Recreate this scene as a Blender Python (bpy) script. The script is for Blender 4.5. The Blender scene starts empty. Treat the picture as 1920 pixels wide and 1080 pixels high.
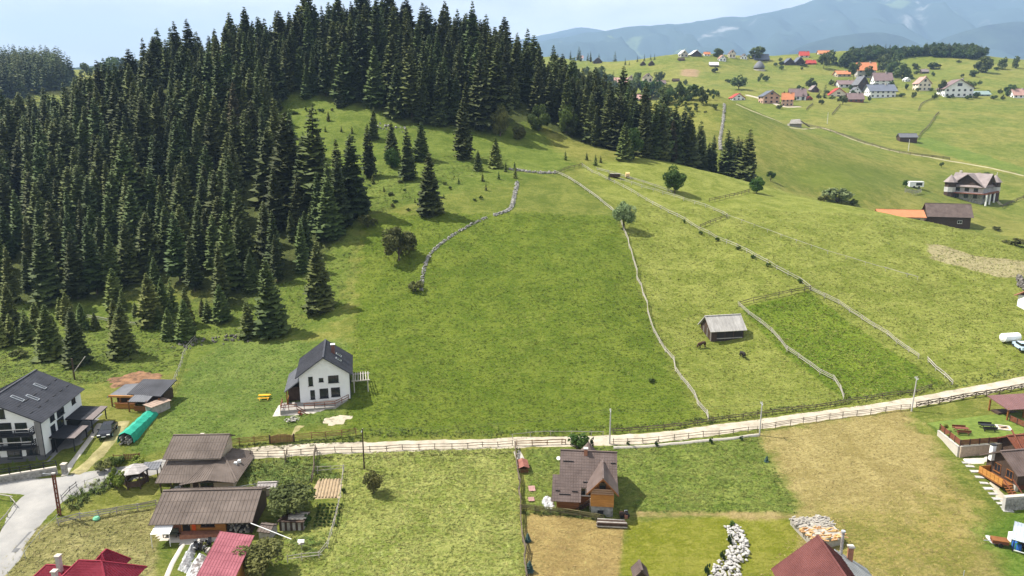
import bpy, math, random, bisect
import numpy as np
from mathutils import Vector, Matrix, noise
R = math.radians
rnd = random.Random(7)
SC = bpy.context.scene
COL = SC.collection

# ------------------------------------------------------------------ camera, sky, sun, exposure
FPX, PITCH, CAMZ = 1350.0, R(12.93), 50.0
cam_d = bpy.data.cameras.new('camera'); cam = bpy.data.objects.new('camera', cam_d); COL.objects.link(cam)
cam_d.sensor_width = 36.0; cam_d.lens = 36.0 * FPX / 1920.0
cam_d.clip_start = 0.5; cam_d.clip_end = 60000
cam.location = (0, 0, CAMZ); cam.rotation_euler = (R(90) - PITCH, 0, 0)
SC.camera = cam
SUN_EL, SUN_DIR = R(54), Vector((-1.0, 0.32, 0)).normalized()     # direction towards the sun, on the ground
world = bpy.data.worlds.new('World'); SC.world = world; world.use_nodes = True
wn, wl = world.node_tree.nodes, world.node_tree.links
for n in list(wn): wn.remove(n)
w_out = wn.new('ShaderNodeOutputWorld'); w_bg = wn.new('ShaderNodeBackground'); w_sky = wn.new('ShaderNodeTexSky')
w_sky.sky_type = 'NISHITA'; w_sky.sun_disc = False; w_sky.sun_elevation = SUN_EL
w_sky.sun_rotation = math.atan2(SUN_DIR.x, SUN_DIR.y); w_sky.air_density = 1.0; w_sky.dust_density = 4.0; w_sky.ozone_density = 1.0
w_sky.altitude = 1000
w_tc = wn.new('ShaderNodeTexCoord'); w_map = wn.new('ShaderNodeMapping'); w_map.inputs['Scale'].default_value = (1, 1, 2.6)
w_map.inputs['Location'].default_value = (0.35, 0.1, 0.0)
w_noi = wn.new('ShaderNodeTexNoise'); w_noi.inputs['Scale'].default_value = 3.2; w_noi.inputs['Detail'].default_value = 8; w_noi.inputs['Roughness'].default_value = 0.55
w_rmp = wn.new('ShaderNodeValToRGB'); w_rmp.color_ramp.elements[0].position = 0.43; w_rmp.color_ramp.elements[1].position = 0.62
w_rmp.color_ramp.elements[0].color = (.55, .55, .55, 1)
w_mix = wn.new('ShaderNodeMix'); w_mix.data_type = 'RGBA'; w_mix.inputs['B'].default_value = (10.6, 10.7, 10.8, 1)
wl.new(w_tc.outputs['Generated'], w_map.inputs[0]); wl.new(w_map.outputs[0], w_noi.inputs['Vector']); wl.new(w_noi.outputs[0], w_rmp.inputs[0])
wl.new(w_rmp.outputs[0], w_mix.inputs['Factor']); wl.new(w_sky.outputs[0], w_mix.inputs['A'])
wl.new(w_mix.outputs['Result'], w_bg.inputs[0]); wl.new(w_bg.outputs[0], w_out.inputs[0])
w_bg.inputs[1].default_value = 0.06
sun_d = bpy.data.lights.new('sun', 'SUN'); sun = bpy.data.objects.new('sun', sun_d); COL.objects.link(sun)
sun_d.energy = 5.0; sun_d.angle = R(0.55); sun_d.color = (1.0, 0.95, 0.87)
to_sun = (SUN_DIR * math.cos(SUN_EL) + Vector((0, 0, math.sin(SUN_EL)))).normalized()
sun.rotation_euler = to_sun.to_track_quat('Z', 'Y').to_euler()
SC.view_settings.view_transform = 'Standard'; SC.view_settings.look = 'None'
SC.view_settings.exposure = 1.03; SC.view_settings.gamma = 1.0; SC.view_settings.use_curve_mapping = False
SC.render.engine = 'CYCLES'
cy = SC.cycles
cy.use_denoising = True; cy.max_bounces = 6; cy.diffuse_bounces = 3; cy.glossy_bounces = 2; cy.transmission_bounces = 2
cy.volume_bounces = 0; cy.transparent_max_bounces = 6; cy.caustics_reflective = False; cy.caustics_refractive = False
try: cy.denoiser = 'OPENIMAGEDENOISE'
except Exception: pass

# ------------------------------------------------------------------ materials
MATS = {}
def nodes(m):
    m.use_nodes = True
    return m.node_tree.nodes, m.node_tree.links
def mat(key, col, rough=0.8, var=0.12, scale=1.5, bump=0.0, bscale=12.0, metal=0.0, obj_var=0.0, spec=0.3, stretch=(1, 1, 1), hue=None):
    """plain procedural surface: colour broken up by two noises, optional fine relief"""
    if key in MATS: return MATS[key]
    m = bpy.data.materials.new(key); n, l = nodes(m); b = n['Principled BSDF']
    b.inputs['Roughness'].default_value = rough; b.inputs['Metallic'].default_value = metal
    b.inputs['Specular IOR Level'].default_value = spec
    tc = n.new('ShaderNodeTexCoord'); mp = n.new('ShaderNodeMapping'); mp.inputs['Scale'].default_value = stretch
    l.new(tc.outputs['Object'], mp.inputs[0])
    n1 = n.new('ShaderNodeTexNoise'); n1.inputs['Scale'].default_value = scale; n1.inputs['Detail'].default_value = 6; n1.inputs['Roughness'].default_value = 0.65
    l.new(mp.outputs[0], n1.inputs['Vector'])
    r = n.new('ShaderNodeValToRGB')
    d = [max(0, c * (1 - var * 1.6)) for c in col]; h = [min(1, c * (1 + var * 1.4)) for c in col]
    if hue: h = [min(1, c) for c in hue]
    r.color_ramp.elements[0].position = 0.28; r.color_ramp.elements[1].position = 0.74
    r.color_ramp.elements[0].color = (*d, 1); r.color_ramp.elements[1].color = (*h, 1)
    l.new(n1.outputs[0], r.inputs[0]); out = r.outputs[0]
    if obj_var:
        oi = n.new('ShaderNodeObjectInfo'); hs = n.new('ShaderNodeHueSaturation')
        mr = n.new('ShaderNodeMapRange'); mr.inputs[3].default_value = 1 - obj_var; mr.inputs[4].default_value = 1 + obj_var
        l.new(oi.outputs['Random'], mr.inputs[0]); l.new(mr.outputs[0], hs.inputs['Value'])
        mr2 = n.new('ShaderNodeMapRange'); mr2.inputs[3].default_value = 0.5 - obj_var * 0.06; mr2.inputs[4].default_value = 0.5 + obj_var * 0.06
        ml = n.new('ShaderNodeMath'); ml.operation = 'FRACT'; mm = n.new('ShaderNodeMath'); mm.operation = 'MULTIPLY'; mm.inputs[1].default_value = 7.31
        l.new(oi.outputs['Random'], mm.inputs[0]); l.new(mm.outputs[0], ml.inputs[0]); l.new(ml.outputs[0], mr2.inputs[0]); l.new(mr2.outputs[0], hs.inputs['Hue'])
        l.new(out, hs.inputs['Color']); out = hs.outputs[0]
    l.new(out, b.inputs['Base Color'])
    if bump:
        n2 = n.new('ShaderNodeTexNoise'); n2.inputs['Scale'].default_value = bscale; n2.inputs['Detail'].default_value = 5
        l.new(mp.outputs[0], n2.inputs['Vector']); bp = n.new('ShaderNodeBump'); bp.inputs['Strength'].default_value = bump; bp.inputs['Distance'].default_value = 0.08
        l.new(n2.outputs[0], bp.inputs['Height']); l.new(bp.outputs[0], b.inputs['Normal'])
    MATS[key] = m
    return m

# ------------------------------------------------------------------ mesh helpers
def link(o, parent=None):
    COL.objects.link(o)
    if parent is not None: o.parent = parent
    return o
def mesh(name, V, F, m=None, parent=None, smooth=False):
    me = bpy.data.meshes.new(name); me.from_pydata([tuple(v) for v in V], [], F)
    if m is not None: me.materials.append(m)
    if smooth: me.polygons.foreach_set('use_smooth', [True] * len(me.polygons))
    return link(bpy.data.objects.new(name, me), parent)
def inst(name, me, parent=None, loc=(0, 0, 0), rot=(0, 0, 0), sc=(1, 1, 1)):
    o = bpy.data.objects.new(name, me); link(o, parent); o.location = loc; o.rotation_euler = rot; o.scale = sc
    return o
def empty(name, loc, rz=0.0):
    o = bpy.data.objects.new(name, None); COL.objects.link(o); o.location = loc; o.rotation_euler = (0, 0, rz); o.empty_display_size = 0.3
    return o
def tag(o, label, cat, group=None, kind=None):
    o['label'] = label; o['category'] = cat
    if group: o['group'] = group
    if kind: o['kind'] = kind
    return o
def struct(o, label=None):
    o['kind'] = 'structure'
    if label: o['label'] = label
    return o
class MB:
    """collects simple solids for one mesh object"""
    def __init__(s): s.V = []; s.F = []
    def add(s, V, F):
        k = len(s.V); s.V += [tuple(v) for v in V]; s.F += [tuple(i + k for i in f) for f in F]; return s
    def box(s, x0, x1, y0, y1, z0, z1):
        return s.add([(x0, y0, z0), (x1, y0, z0), (x1, y1, z0), (x0, y1, z0), (x0, y0, z1), (x1, y0, z1), (x1, y1, z1), (x0, y1, z1)],
                     [(3, 2, 1, 0), (4, 5, 6, 7), (0, 1, 5, 4), (1, 2, 6, 5), (2, 3, 7, 6), (3, 0, 4, 7)])
    def beam(s, p, q, w, h, up=(0, 0, 1)):
        p, q = Vector(p), Vector(q); d = (q - p).normalized(); u = Vector(up)
        if abs(d.dot(u)) > 0.97: u = Vector((0, 1, 0))
        a = d.cross(u).normalized() * w / 2; b = a.cross(d).normalized() * h / 2
        V = [p - a - b, p + a - b, p + a + b, p - a + b, q - a - b, q + a - b, q + a + b, q - a + b]
        return s.add(V, [(3, 2, 1, 0), (4, 5, 6, 7), (0, 1, 5, 4), (1, 2, 6, 5), (2, 3, 7, 6), (3, 0, 4, 7)])
    def tube(s, pts, rad, n=7):
        pts = [Vector(p) for p in pts]; rr = rad if isinstance(rad, (list, tuple)) else [rad] * len(pts); k = len(s.V)
        for i, p in enumerate(pts):
            d = (pts[min(i + 1, len(pts) - 1)] - pts[max(i - 1, 0)]).normalized(); u = Vector((0, 0, 1)) if abs(d.z) < 0.9 else Vector((0, 1, 0))
            a = d.cross(u).normalized(); b = a.cross(d)
            for j in range(n):
                t = 2 * math.pi * j / n; s.V.append(tuple(p + (a * math.cos(t) + b * math.sin(t)) * rr[i]))
        for i in range(len(pts) - 1):
            for j in range(n):
                s.F.append((k + i * n + j, k + i * n + (j + 1) % n, k + (i + 1) * n + (j + 1) % n, k + (i + 1) * n + j))
        s.F.append(tuple(k + j for j in range(n))[::-1]); s.F.append(tuple(k + (len(pts) - 1) * n + j for j in range(n)))
        return s
    def slab(s, P, th):
        """polygon P (3d, counter-clockwise seen from its outer side) given thickness th inwards"""
        P = [Vector(p) for p in P]; nr = (P[1] - P[0]).cross(P[2] - P[0]).normalized(); n = len(P)
        return s.add(P + [p - nr * th for p in P], [tuple(range(n)), tuple(range(2 * n - 1, n - 1, -1))] + [(i, i + n, (i + 1) % n + n, (i + 1) % n) for i in range(n)])
    def make(s, name, m, parent=None, smooth=False): return mesh(name, s.V, s.F, m, parent, smooth)

# ------------------------------------------------------------------ terrain: heights through surveyed points
def ray(u, v):
    a, b = (u - 960) / FPX, (540 - v) / FPX
    return a, math.cos(PITCH) + b * math.sin(PITCH), -math.sin(PITCH) + b * math.cos(PITCH)
def ptD(u, v, D):
    x, y, z = ray(u, v); t = D / y; return (x * t, D, CAMZ + z * t)
def ptZ(u, v, zz):
    x, y, z = ray(u, v); t = (zz - CAMZ) / z; return (x * t, y * t, zz)
CP = [ptZ(*p) for p in [
    (0, 1080, -3.5), (100, 960, -1.5), (300, 1050, -2.6), (600, 1050, -2.4), (960, 1060, -2.5), (1300, 1060, -2.5), (1600, 1060, -2.3), (1920, 1060, -2.2), (600, 950, -1.2), (1000, 940, -1.4), (1400, 930, -0.8), (1700, 900, 0.2), (1900, 880, 0.6),
    (305, 925, -2.1), (380, 930, -2.2), (450, 922, -2.0), (500, 940, -1.9),
    (0, 905, -0.6), (300, 875, -0.2), (460, 850, 0), (700, 843, 0), (960, 832, 0), (1200, 822, 0.3), (1450, 800, 1), (1700, 757, 2.5), (1920, 715, 5),
    (1320, 790, 1.6), (590, 772, 2.6), (100, 862, 0.4), (200, 825, 0.9), (250, 762, 2.0), (20, 720, 2.5), (1780, 720, 4.0), (1920, 640, 8.5), (420, 740, 2.6), (800, 740, 2.8)]]
CP += [ptD(*p) for p in [
    (1355, 640, 143), (1205, 570, 155), (945, 655, 136), (800, 560, 156), (660, 580, 152), (685, 405, 192), (1160, 408, 200), (960, 405, 196), (940, 330, 226), (1090, 312, 246), (1380, 335, 262),
    (1265, 362, 228), (1418, 362, 243), (1560, 382, 232), (1800, 434, 205), (1920, 482, 186), (1500, 520, 165), (1800, 600, 147), (1700, 500, 173), (1300, 430, 197),
    (60, 640, 150), (230, 670, 140), (350, 640, 146), (500, 620, 150), (600, 580, 155), (530, 200, 290), (600, 300, 246), (450, 400, 206), (560, 340, 229), (870, 290, 250), (960, 212, 290), (1050, 270, 274),
    (1200, 292, 264), (150, 470, 195), (20, 480, 190),
    (1808, 372, 360), (1600, 350, 330), (1500, 331, 340), (1450, 300, 352), (1350, 286, 338), (1280, 172, 450), (1370, 192, 440), (1300, 245, 375), (1703, 264, 480), (1900, 300, 440), (1497, 238, 500),
    (1650, 187, 680), (1480, 196, 620), (1797, 181, 680), (1910, 186, 680), (1750, 222, 570), (1560, 270, 440), (1290, 103, 950), (1350, 103, 950), (1420, 108, 960), (1420, 130, 900), (1500, 104, 960), (1230, 108, 950), (1170, 122, 950), (1600, 104, 960), (1650, 100, 970), (1650, 122, 930), (1900, 112, 950), (1750, 96, 1020), (1840, 102, 1000), (1200, 182, 700), (1100, 118, 1080), (1040, 108, 1100), (1560, 150, 800), (1800, 140, 820),
    (100, 175, 640), (60, 135, 760), (230, 140, 1000), (150, 130, 900)]]
def hp(u, D, z): return ((u - 960) / FPX * (D * 1.02), D, z)
CP += [hp(740, 342, 82), (-75, 330, 80), hp(480, 315, 70), hp(300, 308, 61), hp(150, 300, 44), hp(10, 290, 35), hp(960, 330, 68), hp(1100, 310, 49), hp(1200, 300, 37), hp(1300, 300, 30), hp(300, 230, 30), hp(150, 235, 26), hp(450, 250, 42), hp(20, 235, 24),
       hp(620, 460, 40), hp(300, 430, 35), hp(60, 450, 25), hp(950, 450, 40), hp(1120, 420, 34), hp(1180, 560, 44), hp(1000, 700, 50), hp(700, 800, 40),
       hp(1620, 285, 9.5), hp(1700, 300, 7.8), hp(1790, 300, 7.4), hp(1900, 270, 7), hp(1700, 400, 24),
       (-400, 100, -2), (-300, 60, -6), (300, 60, -5), (300, 160, 12), (0, 20, -6), (-150, -40, -10), (200, -40, -10), (-500, 300, 30), (500, 330, 18), (700, 700, 75), (1000, 1000, 125),
       (-700, 700, 70), (-1200, 1500, 70), (0, 1500, 20), (700, 1500, 60), (1400, 1500, 90), (-900, 200, 10), (900, 200, 10), (1500, 700, 90), (-500, 1200, 60), (300, 1250, 60), (700, 1250, 90)]
CPn = np.array(CP)
def tps_fit(P):
    S = 100.0; xy = P[:, :2] / S; n = len(P)
    d2 = ((xy[:, None] - xy[None]) ** 2).sum(-1); K = np.where(d2 > 0, 0.5 * d2 * np.log(np.maximum(d2, 1e-12)), 0) + np.eye(n) * 0.004
    Q = np.hstack([np.ones((n, 1)), xy]); A = np.vstack([np.hstack([K, Q]), np.hstack([Q.T, np.zeros((3, 3))])])
    return xy, np.linalg.solve(A, np.concatenate([P[:, 2], np.zeros(3)])), S
TXY, TW, TS = tps_fit(CPn)
def tps(x, y):
    x = np.asarray(x, float) / TS; y = np.asarray(y, float) / TS; z = TW[-3] + TW[-2] * x + TW[-1] * y
    for (cx, cy_), w in zip(TXY, TW[:-3]):
        d2 = (x - cx) ** 2 + (y - cy_) ** 2; z = z + w * 0.5 * d2 * np.log(np.maximum(d2, 1e-12))
    return z
def axis(lo, hi, step, far_lo, far_hi, g):
    a = list(np.arange(lo, hi + step / 2, step)); s = step; v = a[-1]
    while v < far_hi: s *= 1 + g; v += s; a.append(v)
    s = step; v = a[0]; b = []
    while v > far_lo: s *= 1 + g; v -= s; b.append(v)
    return np.array(b[::-1] + a)
GX = axis(-125, 125, 0.9, -9000, 12000, 0.028); GY = axis(58, 262, 0.9, -150, 12000, 0.028)
gx, gy = np.meshgrid(GX, GY)
def vnoise(x, y, s, seed):
    """smooth value noise on arrays"""
    x = x / s; y = y / s; xi = np.floor(x).astype(np.int64); yi = np.floor(y).astype(np.int64); fx = x - xi; fy = y - yi
    fx = fx * fx * (3 - 2 * fx); fy = fy * fy * (3 - 2 * fy)
    def h(a, b):
        n = (a * 374761393 + b * 668265263 + seed * 982451653) & 0x7fffffff; n = ((n ^ (n >> 13)) * 1274126177) & 0x7fffffff
        return ((n ^ (n >> 16)) & 0xffff) / 65535.0 - 0.5
    return (h(xi, yi) * (1 - fx) + h(xi + 1, yi) * fx) * (1 - fy) + (h(xi, yi + 1) * (1 - fx) + h(xi + 1, yi + 1) * fx) * fy
gz = tps(gx, gy)
far = np.clip((np.hypot(gx, gy) - 1300) / 600, 0, 1); far = far * far * (3 - 2 * far)
gz = gz * (1 - far) + far * (30 + 40 * vnoise(gx, gy, 900, 3))
dist = np.hypot(gx, gy)
amp = np.clip((dist - 110) / 200, 0, 1)
gz = gz + amp * (1.6 * vnoise(gx, gy, 22, 5) + 2.0 * vnoise(gx, gy, 55, 6) * np.clip((dist - 260) / 200, 0, 1)) + 0.5 * vnoise(gx, gy, 9, 8) * np.clip((dist - 125) / 60, 0, 1)
gz = gz + 0.16 * vnoise(gx, gy, 2.1, 11) + 0.10 * vnoise(gx, gy, 5.5, 12)
GZL = gz.tolist(); GXL = GX.tolist(); GYL = GY.tolist()
def H(x, y):
    i = min(max(bisect.bisect_right(GXL, x) - 1, 0), len(GXL) - 2); j = min(max(bisect.bisect_right(GYL, y) - 1, 0), len(GYL) - 2)
    fx = (x - GXL[i]) / (GXL[i + 1] - GXL[i]); fy = (y - GYL[j]) / (GYL[j + 1] - GYL[j])
    a, b = GZL[j], GZL[j + 1]
    return (a[i] * (1 - fx) + a[i + 1] * fx) * (1 - fy) + (b[i] * (1 - fx) + b[i + 1] * fx) * fy
def G(u, v, dz=0.0, start=40.0):
    """ground point seen in that direction from the survey position"""
    x, y, z = ray(u, v); t = start / y; st = 1.0; pt = t
    while t * y < 2500:
        if CAMZ + z * t < H(x * t, y * t):
            lo, hi = pt, t
            for _ in range(18):
                m = (lo + hi) / 2
                if CAMZ + z * m < H(x * m, y * m): hi = m
                else: lo = m
            return Vector((x * hi, y * hi, H(x * hi, y * hi) + dz))
        pt = t; t += st; st = max(1.0, t * 0.008)
    return Vector((x * t, y * t, CAMZ + z * t))
def proj(p):
    x, y, z = p[0], p[1], p[2] - CAMZ; c, s = math.cos(PITCH), math.sin(PITCH); d = y * c - z * s
    return 960 + FPX * x / d, 540 - FPX * (y * s + z * c) / d, d
def ground(x, y, dz=0.0): return Vector((x, y, H(x, y) + dz))

# ------------------------------------------------------------------ ground sheet with its different swards
def poly_px(pts): return [G(u, v) for u, v in pts]
def sdf(poly, X, Y):
    """signed distance to polygon, positive inside (m)"""
    d = np.full(X.shape, 1e9); ins = np.zeros(X.shape, bool); n = len(poly)
    for i in range(n):
        ax, ay = poly[i][0], poly[i][1]; bx, by = poly[(i + 1) % n][0], poly[(i + 1) % n][1]
        ex, ey = bx - ax, by - ay; t = np.clip(((X - ax) * ex + (Y - ay) * ey) / max(ex * ex + ey * ey, 1e-9), 0, 1)
        d = np.minimum(d, (X - ax - t * ex) ** 2 + (Y - ay - t * ey) ** 2)
        c = ((ay > Y) != (by > Y)) & (X < ex * (Y - ay) / (ey if abs(ey) > 1e-9 else 1e-9) + ax); ins ^= c
    d = np.sqrt(d); return np.where(ins, d, -d)
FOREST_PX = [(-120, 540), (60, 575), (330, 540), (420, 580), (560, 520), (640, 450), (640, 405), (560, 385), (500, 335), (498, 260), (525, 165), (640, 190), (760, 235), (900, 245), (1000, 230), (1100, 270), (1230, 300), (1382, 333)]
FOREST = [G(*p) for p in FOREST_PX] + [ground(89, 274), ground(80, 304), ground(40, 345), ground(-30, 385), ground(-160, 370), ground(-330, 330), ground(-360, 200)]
REG = [  # name, polygon (picture survey), edge softness, edge wander, dark colour, light colour
    ('left_slope', [(-60, 760), (340, 700), (650, 600), (690, 405), (960, 345), (1090, 312), (1000, 220), (520, 160), (440, 330), (420, 560), (-60, 540)], 4, 4, (.070, .106, .013), (.142, .174, .032)),
    ('right_fields', [(1420, 790), (1320, 790), (1205, 570), (1165, 410), (1090, 312), (1380, 335), (1560, 372), (1920, 470), (2100, 560), (2100, 690), (1920, 706)], 3, 3, (.118, .146, .020), (.228, .242, .056)),
    ('shaggy_field', [(600, 850), (966, 836), (985, 1090), (560, 1090), (520, 1000), (640, 940), (640, 880)], .8, .9, (.130, .165, .026), (.275, .285, .082)),
    ('plot_meadow', [(690, 405), (1160, 405), (1208, 570), (1322, 790), (960, 818), (640, 818), (672, 500)], 1.5, 2, (.072, .110, .009), (.132, .165, .021)),
    ('lush_parcel', [(1388, 578), (1518, 546), (1778, 722), (1588, 752)], .5, .5, (.075, .125, .008), (.145, .190, .020)),
    ('cottage_meadow', [(985, 842), (1130, 836), (1420, 818), (1500, 962), (1190, 962), (1150, 970), (985, 950)], .4, .6, (.085, .130, .016), (.195, .225, .050)),
    ('lawn', [(310, 770), (350, 690), (420, 640), (652, 640), (640, 790), (440, 826), (250, 850), (240, 850)], 1.2, 1, (.078, .122, .018), (.142, .182, .040)),
    ('left_yard', [(-60, 1100), (60, 990), (120, 972), (290, 950), (300, 1000), (290, 1100)], .5, .6, (.150, .142, .046), (.290, .262, .105)),
    ('garden_grass', [(120, 945), (215, 915), (300, 880), (300, 940), (120, 972)], .5, .6, (.120, .135, .022), (.240, .235, .060)),
    ('mown_hay', [(1426, 818), (1500, 796), (1690, 765), (1745, 830), (1800, 920), (1850, 985), (1890, 1100), (1400, 1100), (1505, 985), (1500, 955)], 1.6, 2.2, (.225, .180, .062), (.330, .268, .108)),
    ('mown_greenish', [(1560, 1100), (1520, 1000), (1560, 960), (1700, 960), (1790, 900), (1850, 985), (1890, 1100)], 5, 4, (.150, .150, .030), (.280, .225, .070)),
    ('hay_square', [(985, 962), (1040, 964), (1172, 985), (1160, 1100), (985, 1100)], .4, .5, (.230, .165, .060), (.320, .240, .090)),
    ('short_green', [(1174, 978), (1380, 962), (1480, 968), (1500, 1010), (1440, 1100), (1160, 1100)], .5, .7, (.130, .145, .012), (.210, .205, .036)),
    ('footpath', [(1190, 958), (1300, 957), (1400, 960), (1500, 962), (1500, 974), (1400, 973), (1300, 968), (1190, 970)], .5, .6, (.230, .175, .070), (.320, .250, .110)),
    ('hay_strip', [(1738, 458), (1760, 458), (1830, 480), (1940, 494), (1940, 515), (1880, 520), (1800, 500), (1745, 486)], .6, .8, (.250, .215, .110), (.330, .290, .150)),
    ('terrace_lawn', [(1738, 795), (1850, 780), (1930, 800), (1930, 830), (1800, 832)], .4, .3, (.085, .135, .016), (.140, .190, .030)),
    ('right_lawn', [(1820, 1000), (1930, 940), (1960, 1100), (1890, 1100), (1870, 1040)], 2, 1.5, (.065, .120, .012), (.130, .185, .030)),
    ('far_mown', [(1690, 262), (1740, 256), (1930, 318), (1930, 330), (1800, 300)], 3, 4, (.082, .128, .018), (.140, .178, .032)),
    ('far_dark', [(1420, 330), (1500, 300), (1580, 296), (1680, 320), (1700, 350), (1600, 372), (1500, 352)], 12, 10, (.080, .110, .014), (.130, .150, .026)),
    ('bare_patch', [(1278, 130), (1310, 130), (1308, 145), (1276, 143)], 3, 3, (.220, .150, .080), (.300, .210, .120)),
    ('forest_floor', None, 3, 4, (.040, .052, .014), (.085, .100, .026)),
]
V = np.stack([gx.ravel(), gy.ravel(), gz.ravel()], 1); nx, ny = len(GX), len(GY)
idx = np.arange(nx * ny).reshape(ny, nx)
F = np.stack([idx[:-1, :-1], idx[:-1, 1:], idx[1:, 1:], idx[1:, :-1]], -1).reshape(-1, 4)
gme = bpy.data.meshes.new('ground'); gme.vertices.add(len(V)); gme.vertices.foreach_set('co', V.ravel().astype(np.float32))
gme.loops.add(F.size); gme.loops.foreach_set('vertex_index', F.ravel().astype(np.int32)); gme.polygons.add(len(F))
gme.polygons.foreach_set('loop_start', np.arange(0, F.size, 4, dtype=np.int32)); gme.update(calc_edges=True)
gme.polygons.foreach_set('use_smooth', np.ones(len(F), bool))
near = np.hypot(V[:, 0], V[:, 1]) < 1300
POLY = {}
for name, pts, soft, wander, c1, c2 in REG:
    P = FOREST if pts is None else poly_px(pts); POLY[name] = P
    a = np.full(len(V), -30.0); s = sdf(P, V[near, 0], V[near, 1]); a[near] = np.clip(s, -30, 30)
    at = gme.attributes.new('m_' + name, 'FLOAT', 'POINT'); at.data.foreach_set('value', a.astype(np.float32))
gm = bpy.data.materials.new('ground'); n, l = nodes(gm); bs = n['Principled BSDF']
bs.inputs['Roughness'].default_value = 0.95; bs.inputs['Specular IOR Level'].default_value = 0.1
tc = n.new('ShaderNodeTexCoord')
def noi(scale, detail=5, rough=0.6, dist=0.0, vec=None):
    t = n.new('ShaderNodeTexNoise'); t.inputs['Scale'].default_value = scale; t.inputs['Detail'].default_value = detail
    t.inputs['Roughness'].default_value = rough; t.inputs['Distortion'].default_value = dist; l.new(vec or tc.outputs['Object'], t.inputs['Vector']); return t.outputs[0]
def mth(op, a, b=None, c=None, clamp=False):
    t = n.new('ShaderNodeMath'); t.operation = op; t.use_clamp = clamp
    for i, x in enumerate((a, b, c)):
        if x is None: continue
        if isinstance(x, (int, float)): t.inputs[i].default_value = x
        else: l.new(x, t.inputs[i])
    return t.outputs[0]
def mixc(f, a, b, blend='MIX'):
    t = n.new('ShaderNodeMix'); t.data_type = 'RGBA'; t.blend_type = blend
    for k, x in (('Factor', f), ('A', a), ('B', b)):
        if isinstance(x, tuple): t.inputs[k].default_value = (*x, 1)
        elif isinstance(x, (int, float)): t.inputs[k].default_value = x
        else: l.new(x, t.inputs[k])
    return t.outputs['Result']
def mrange(x, a, b, c=0.0, d=1.0):
    t = n.new('ShaderNodeMapRange'); t.interpolation_type = 'SMOOTHSTEP'; l.new(x, t.inputs[0]); t.inputs[1].default_value = a; t.inputs[2].default_value = b; t.inputs[3].default_value = c; t.inputs[4].default_value = d
    return t.outputs[0]
mpg = n.new('ShaderNodeMapping'); mpg.inputs['Rotation'].default_value = (0, 0, 0.6); mpg.inputs['Scale'].default_value = (1, 2.4, 1); l.new(tc.outputs['Object'], mpg.inputs[0])
n_big = noi(0.018, 3); n_mid = noi(0.16, 6, 0.65, 0.6); n_str = noi(0.55, 6, 0.7, 1.2, mpg.outputs[0]); n_fine = noi(2.6, 5, 0.75); n_edge = noi(0.35, 4, 0.6)
sw = mth('ADD', mth('ADD', mth('MULTIPLY', n_mid, 0.40), mth('MULTIPLY', n_str, 0.42)), mth('MULTIPLY', n_fine, 0.34))     # sward pattern ~0.58
sw = mrange(sw, 0.50, 0.67)
base = mixc(sw, (.082, .112, .015), (.168, .182, .038))
base = mixc(mrange(n_big, 0.42, 0.58), base, mixc(sw, (.118, .130, .022), (.215, .205, .052)))
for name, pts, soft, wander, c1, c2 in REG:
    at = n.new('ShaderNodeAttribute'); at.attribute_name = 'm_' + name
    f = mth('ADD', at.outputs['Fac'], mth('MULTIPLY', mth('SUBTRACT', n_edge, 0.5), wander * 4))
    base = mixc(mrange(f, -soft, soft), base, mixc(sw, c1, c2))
mow = n.new('ShaderNodeTexWave'); mow.inputs['Scale'].default_value = .42; mow.inputs['Distortion'].default_value = 3.5; mow.inputs['Detail'].default_value = 3; mow.inputs['Detail Scale'].default_value = .35; l.new(mpg.outputs[0], mow.inputs['Vector'])
base = mixc(mth('MULTIPLY', mth('MULTIPLY', mow.outputs['Fac'], mrange(noi(0.03, 3), 0.40, 0.62)), 0.22), base, mixc(1.0, base, (.62, .66, .55), 'MULTIPLY'))
pale = mth('MULTIPLY', mrange(noi(0.28, 6, 0.75, 1.5), 0.56, 0.72), mrange(noi(0.021, 3), 0.42, 0.60))
base = mixc(mth('MULTIPLY', pale, 0.42), base, (.30, .27, .10))
# flowering and trodden speckle
spk = mrange(noi(7.0, 2, 0.5), 0.67, 0.74); spk2 = mth('MULTIPLY', spk, mrange(noi(0.09, 3), 0.52, 0.70))
base = mixc(mth('MULTIPLY', spk2, 0.55), base, (.42, .40, .18))
dk = mth('MULTIPLY', mrange(noi(0.8, 5, 0.75, 1.2), 0.54, 0.70), mrange(noi(0.06, 4), 0.42, 0.60))
base = mixc(mth('MULTIPLY', dk, 0.45), base, (.035, .062, .010))
l.new(base, bs.inputs['Base Color'])
bp = n.new('ShaderNodeBump'); bp.inputs['Strength'].default_value = 1.0; bp.inputs['Distance'].default_value = 0.5
l.new(mth('ADD', mth('MULTIPLY', n_str, 0.8), mth('MULTIPLY', n_fine, 0.55)), bp.inputs['Height']); l.new(bp.outputs[0], bs.inputs['Normal'])
gme.materials.append(gm)
ground_o = link(bpy.data.objects.new('ground', gme)); struct(ground_o, 'rolling green meadow hillside with mown and unmown parcels')

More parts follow.
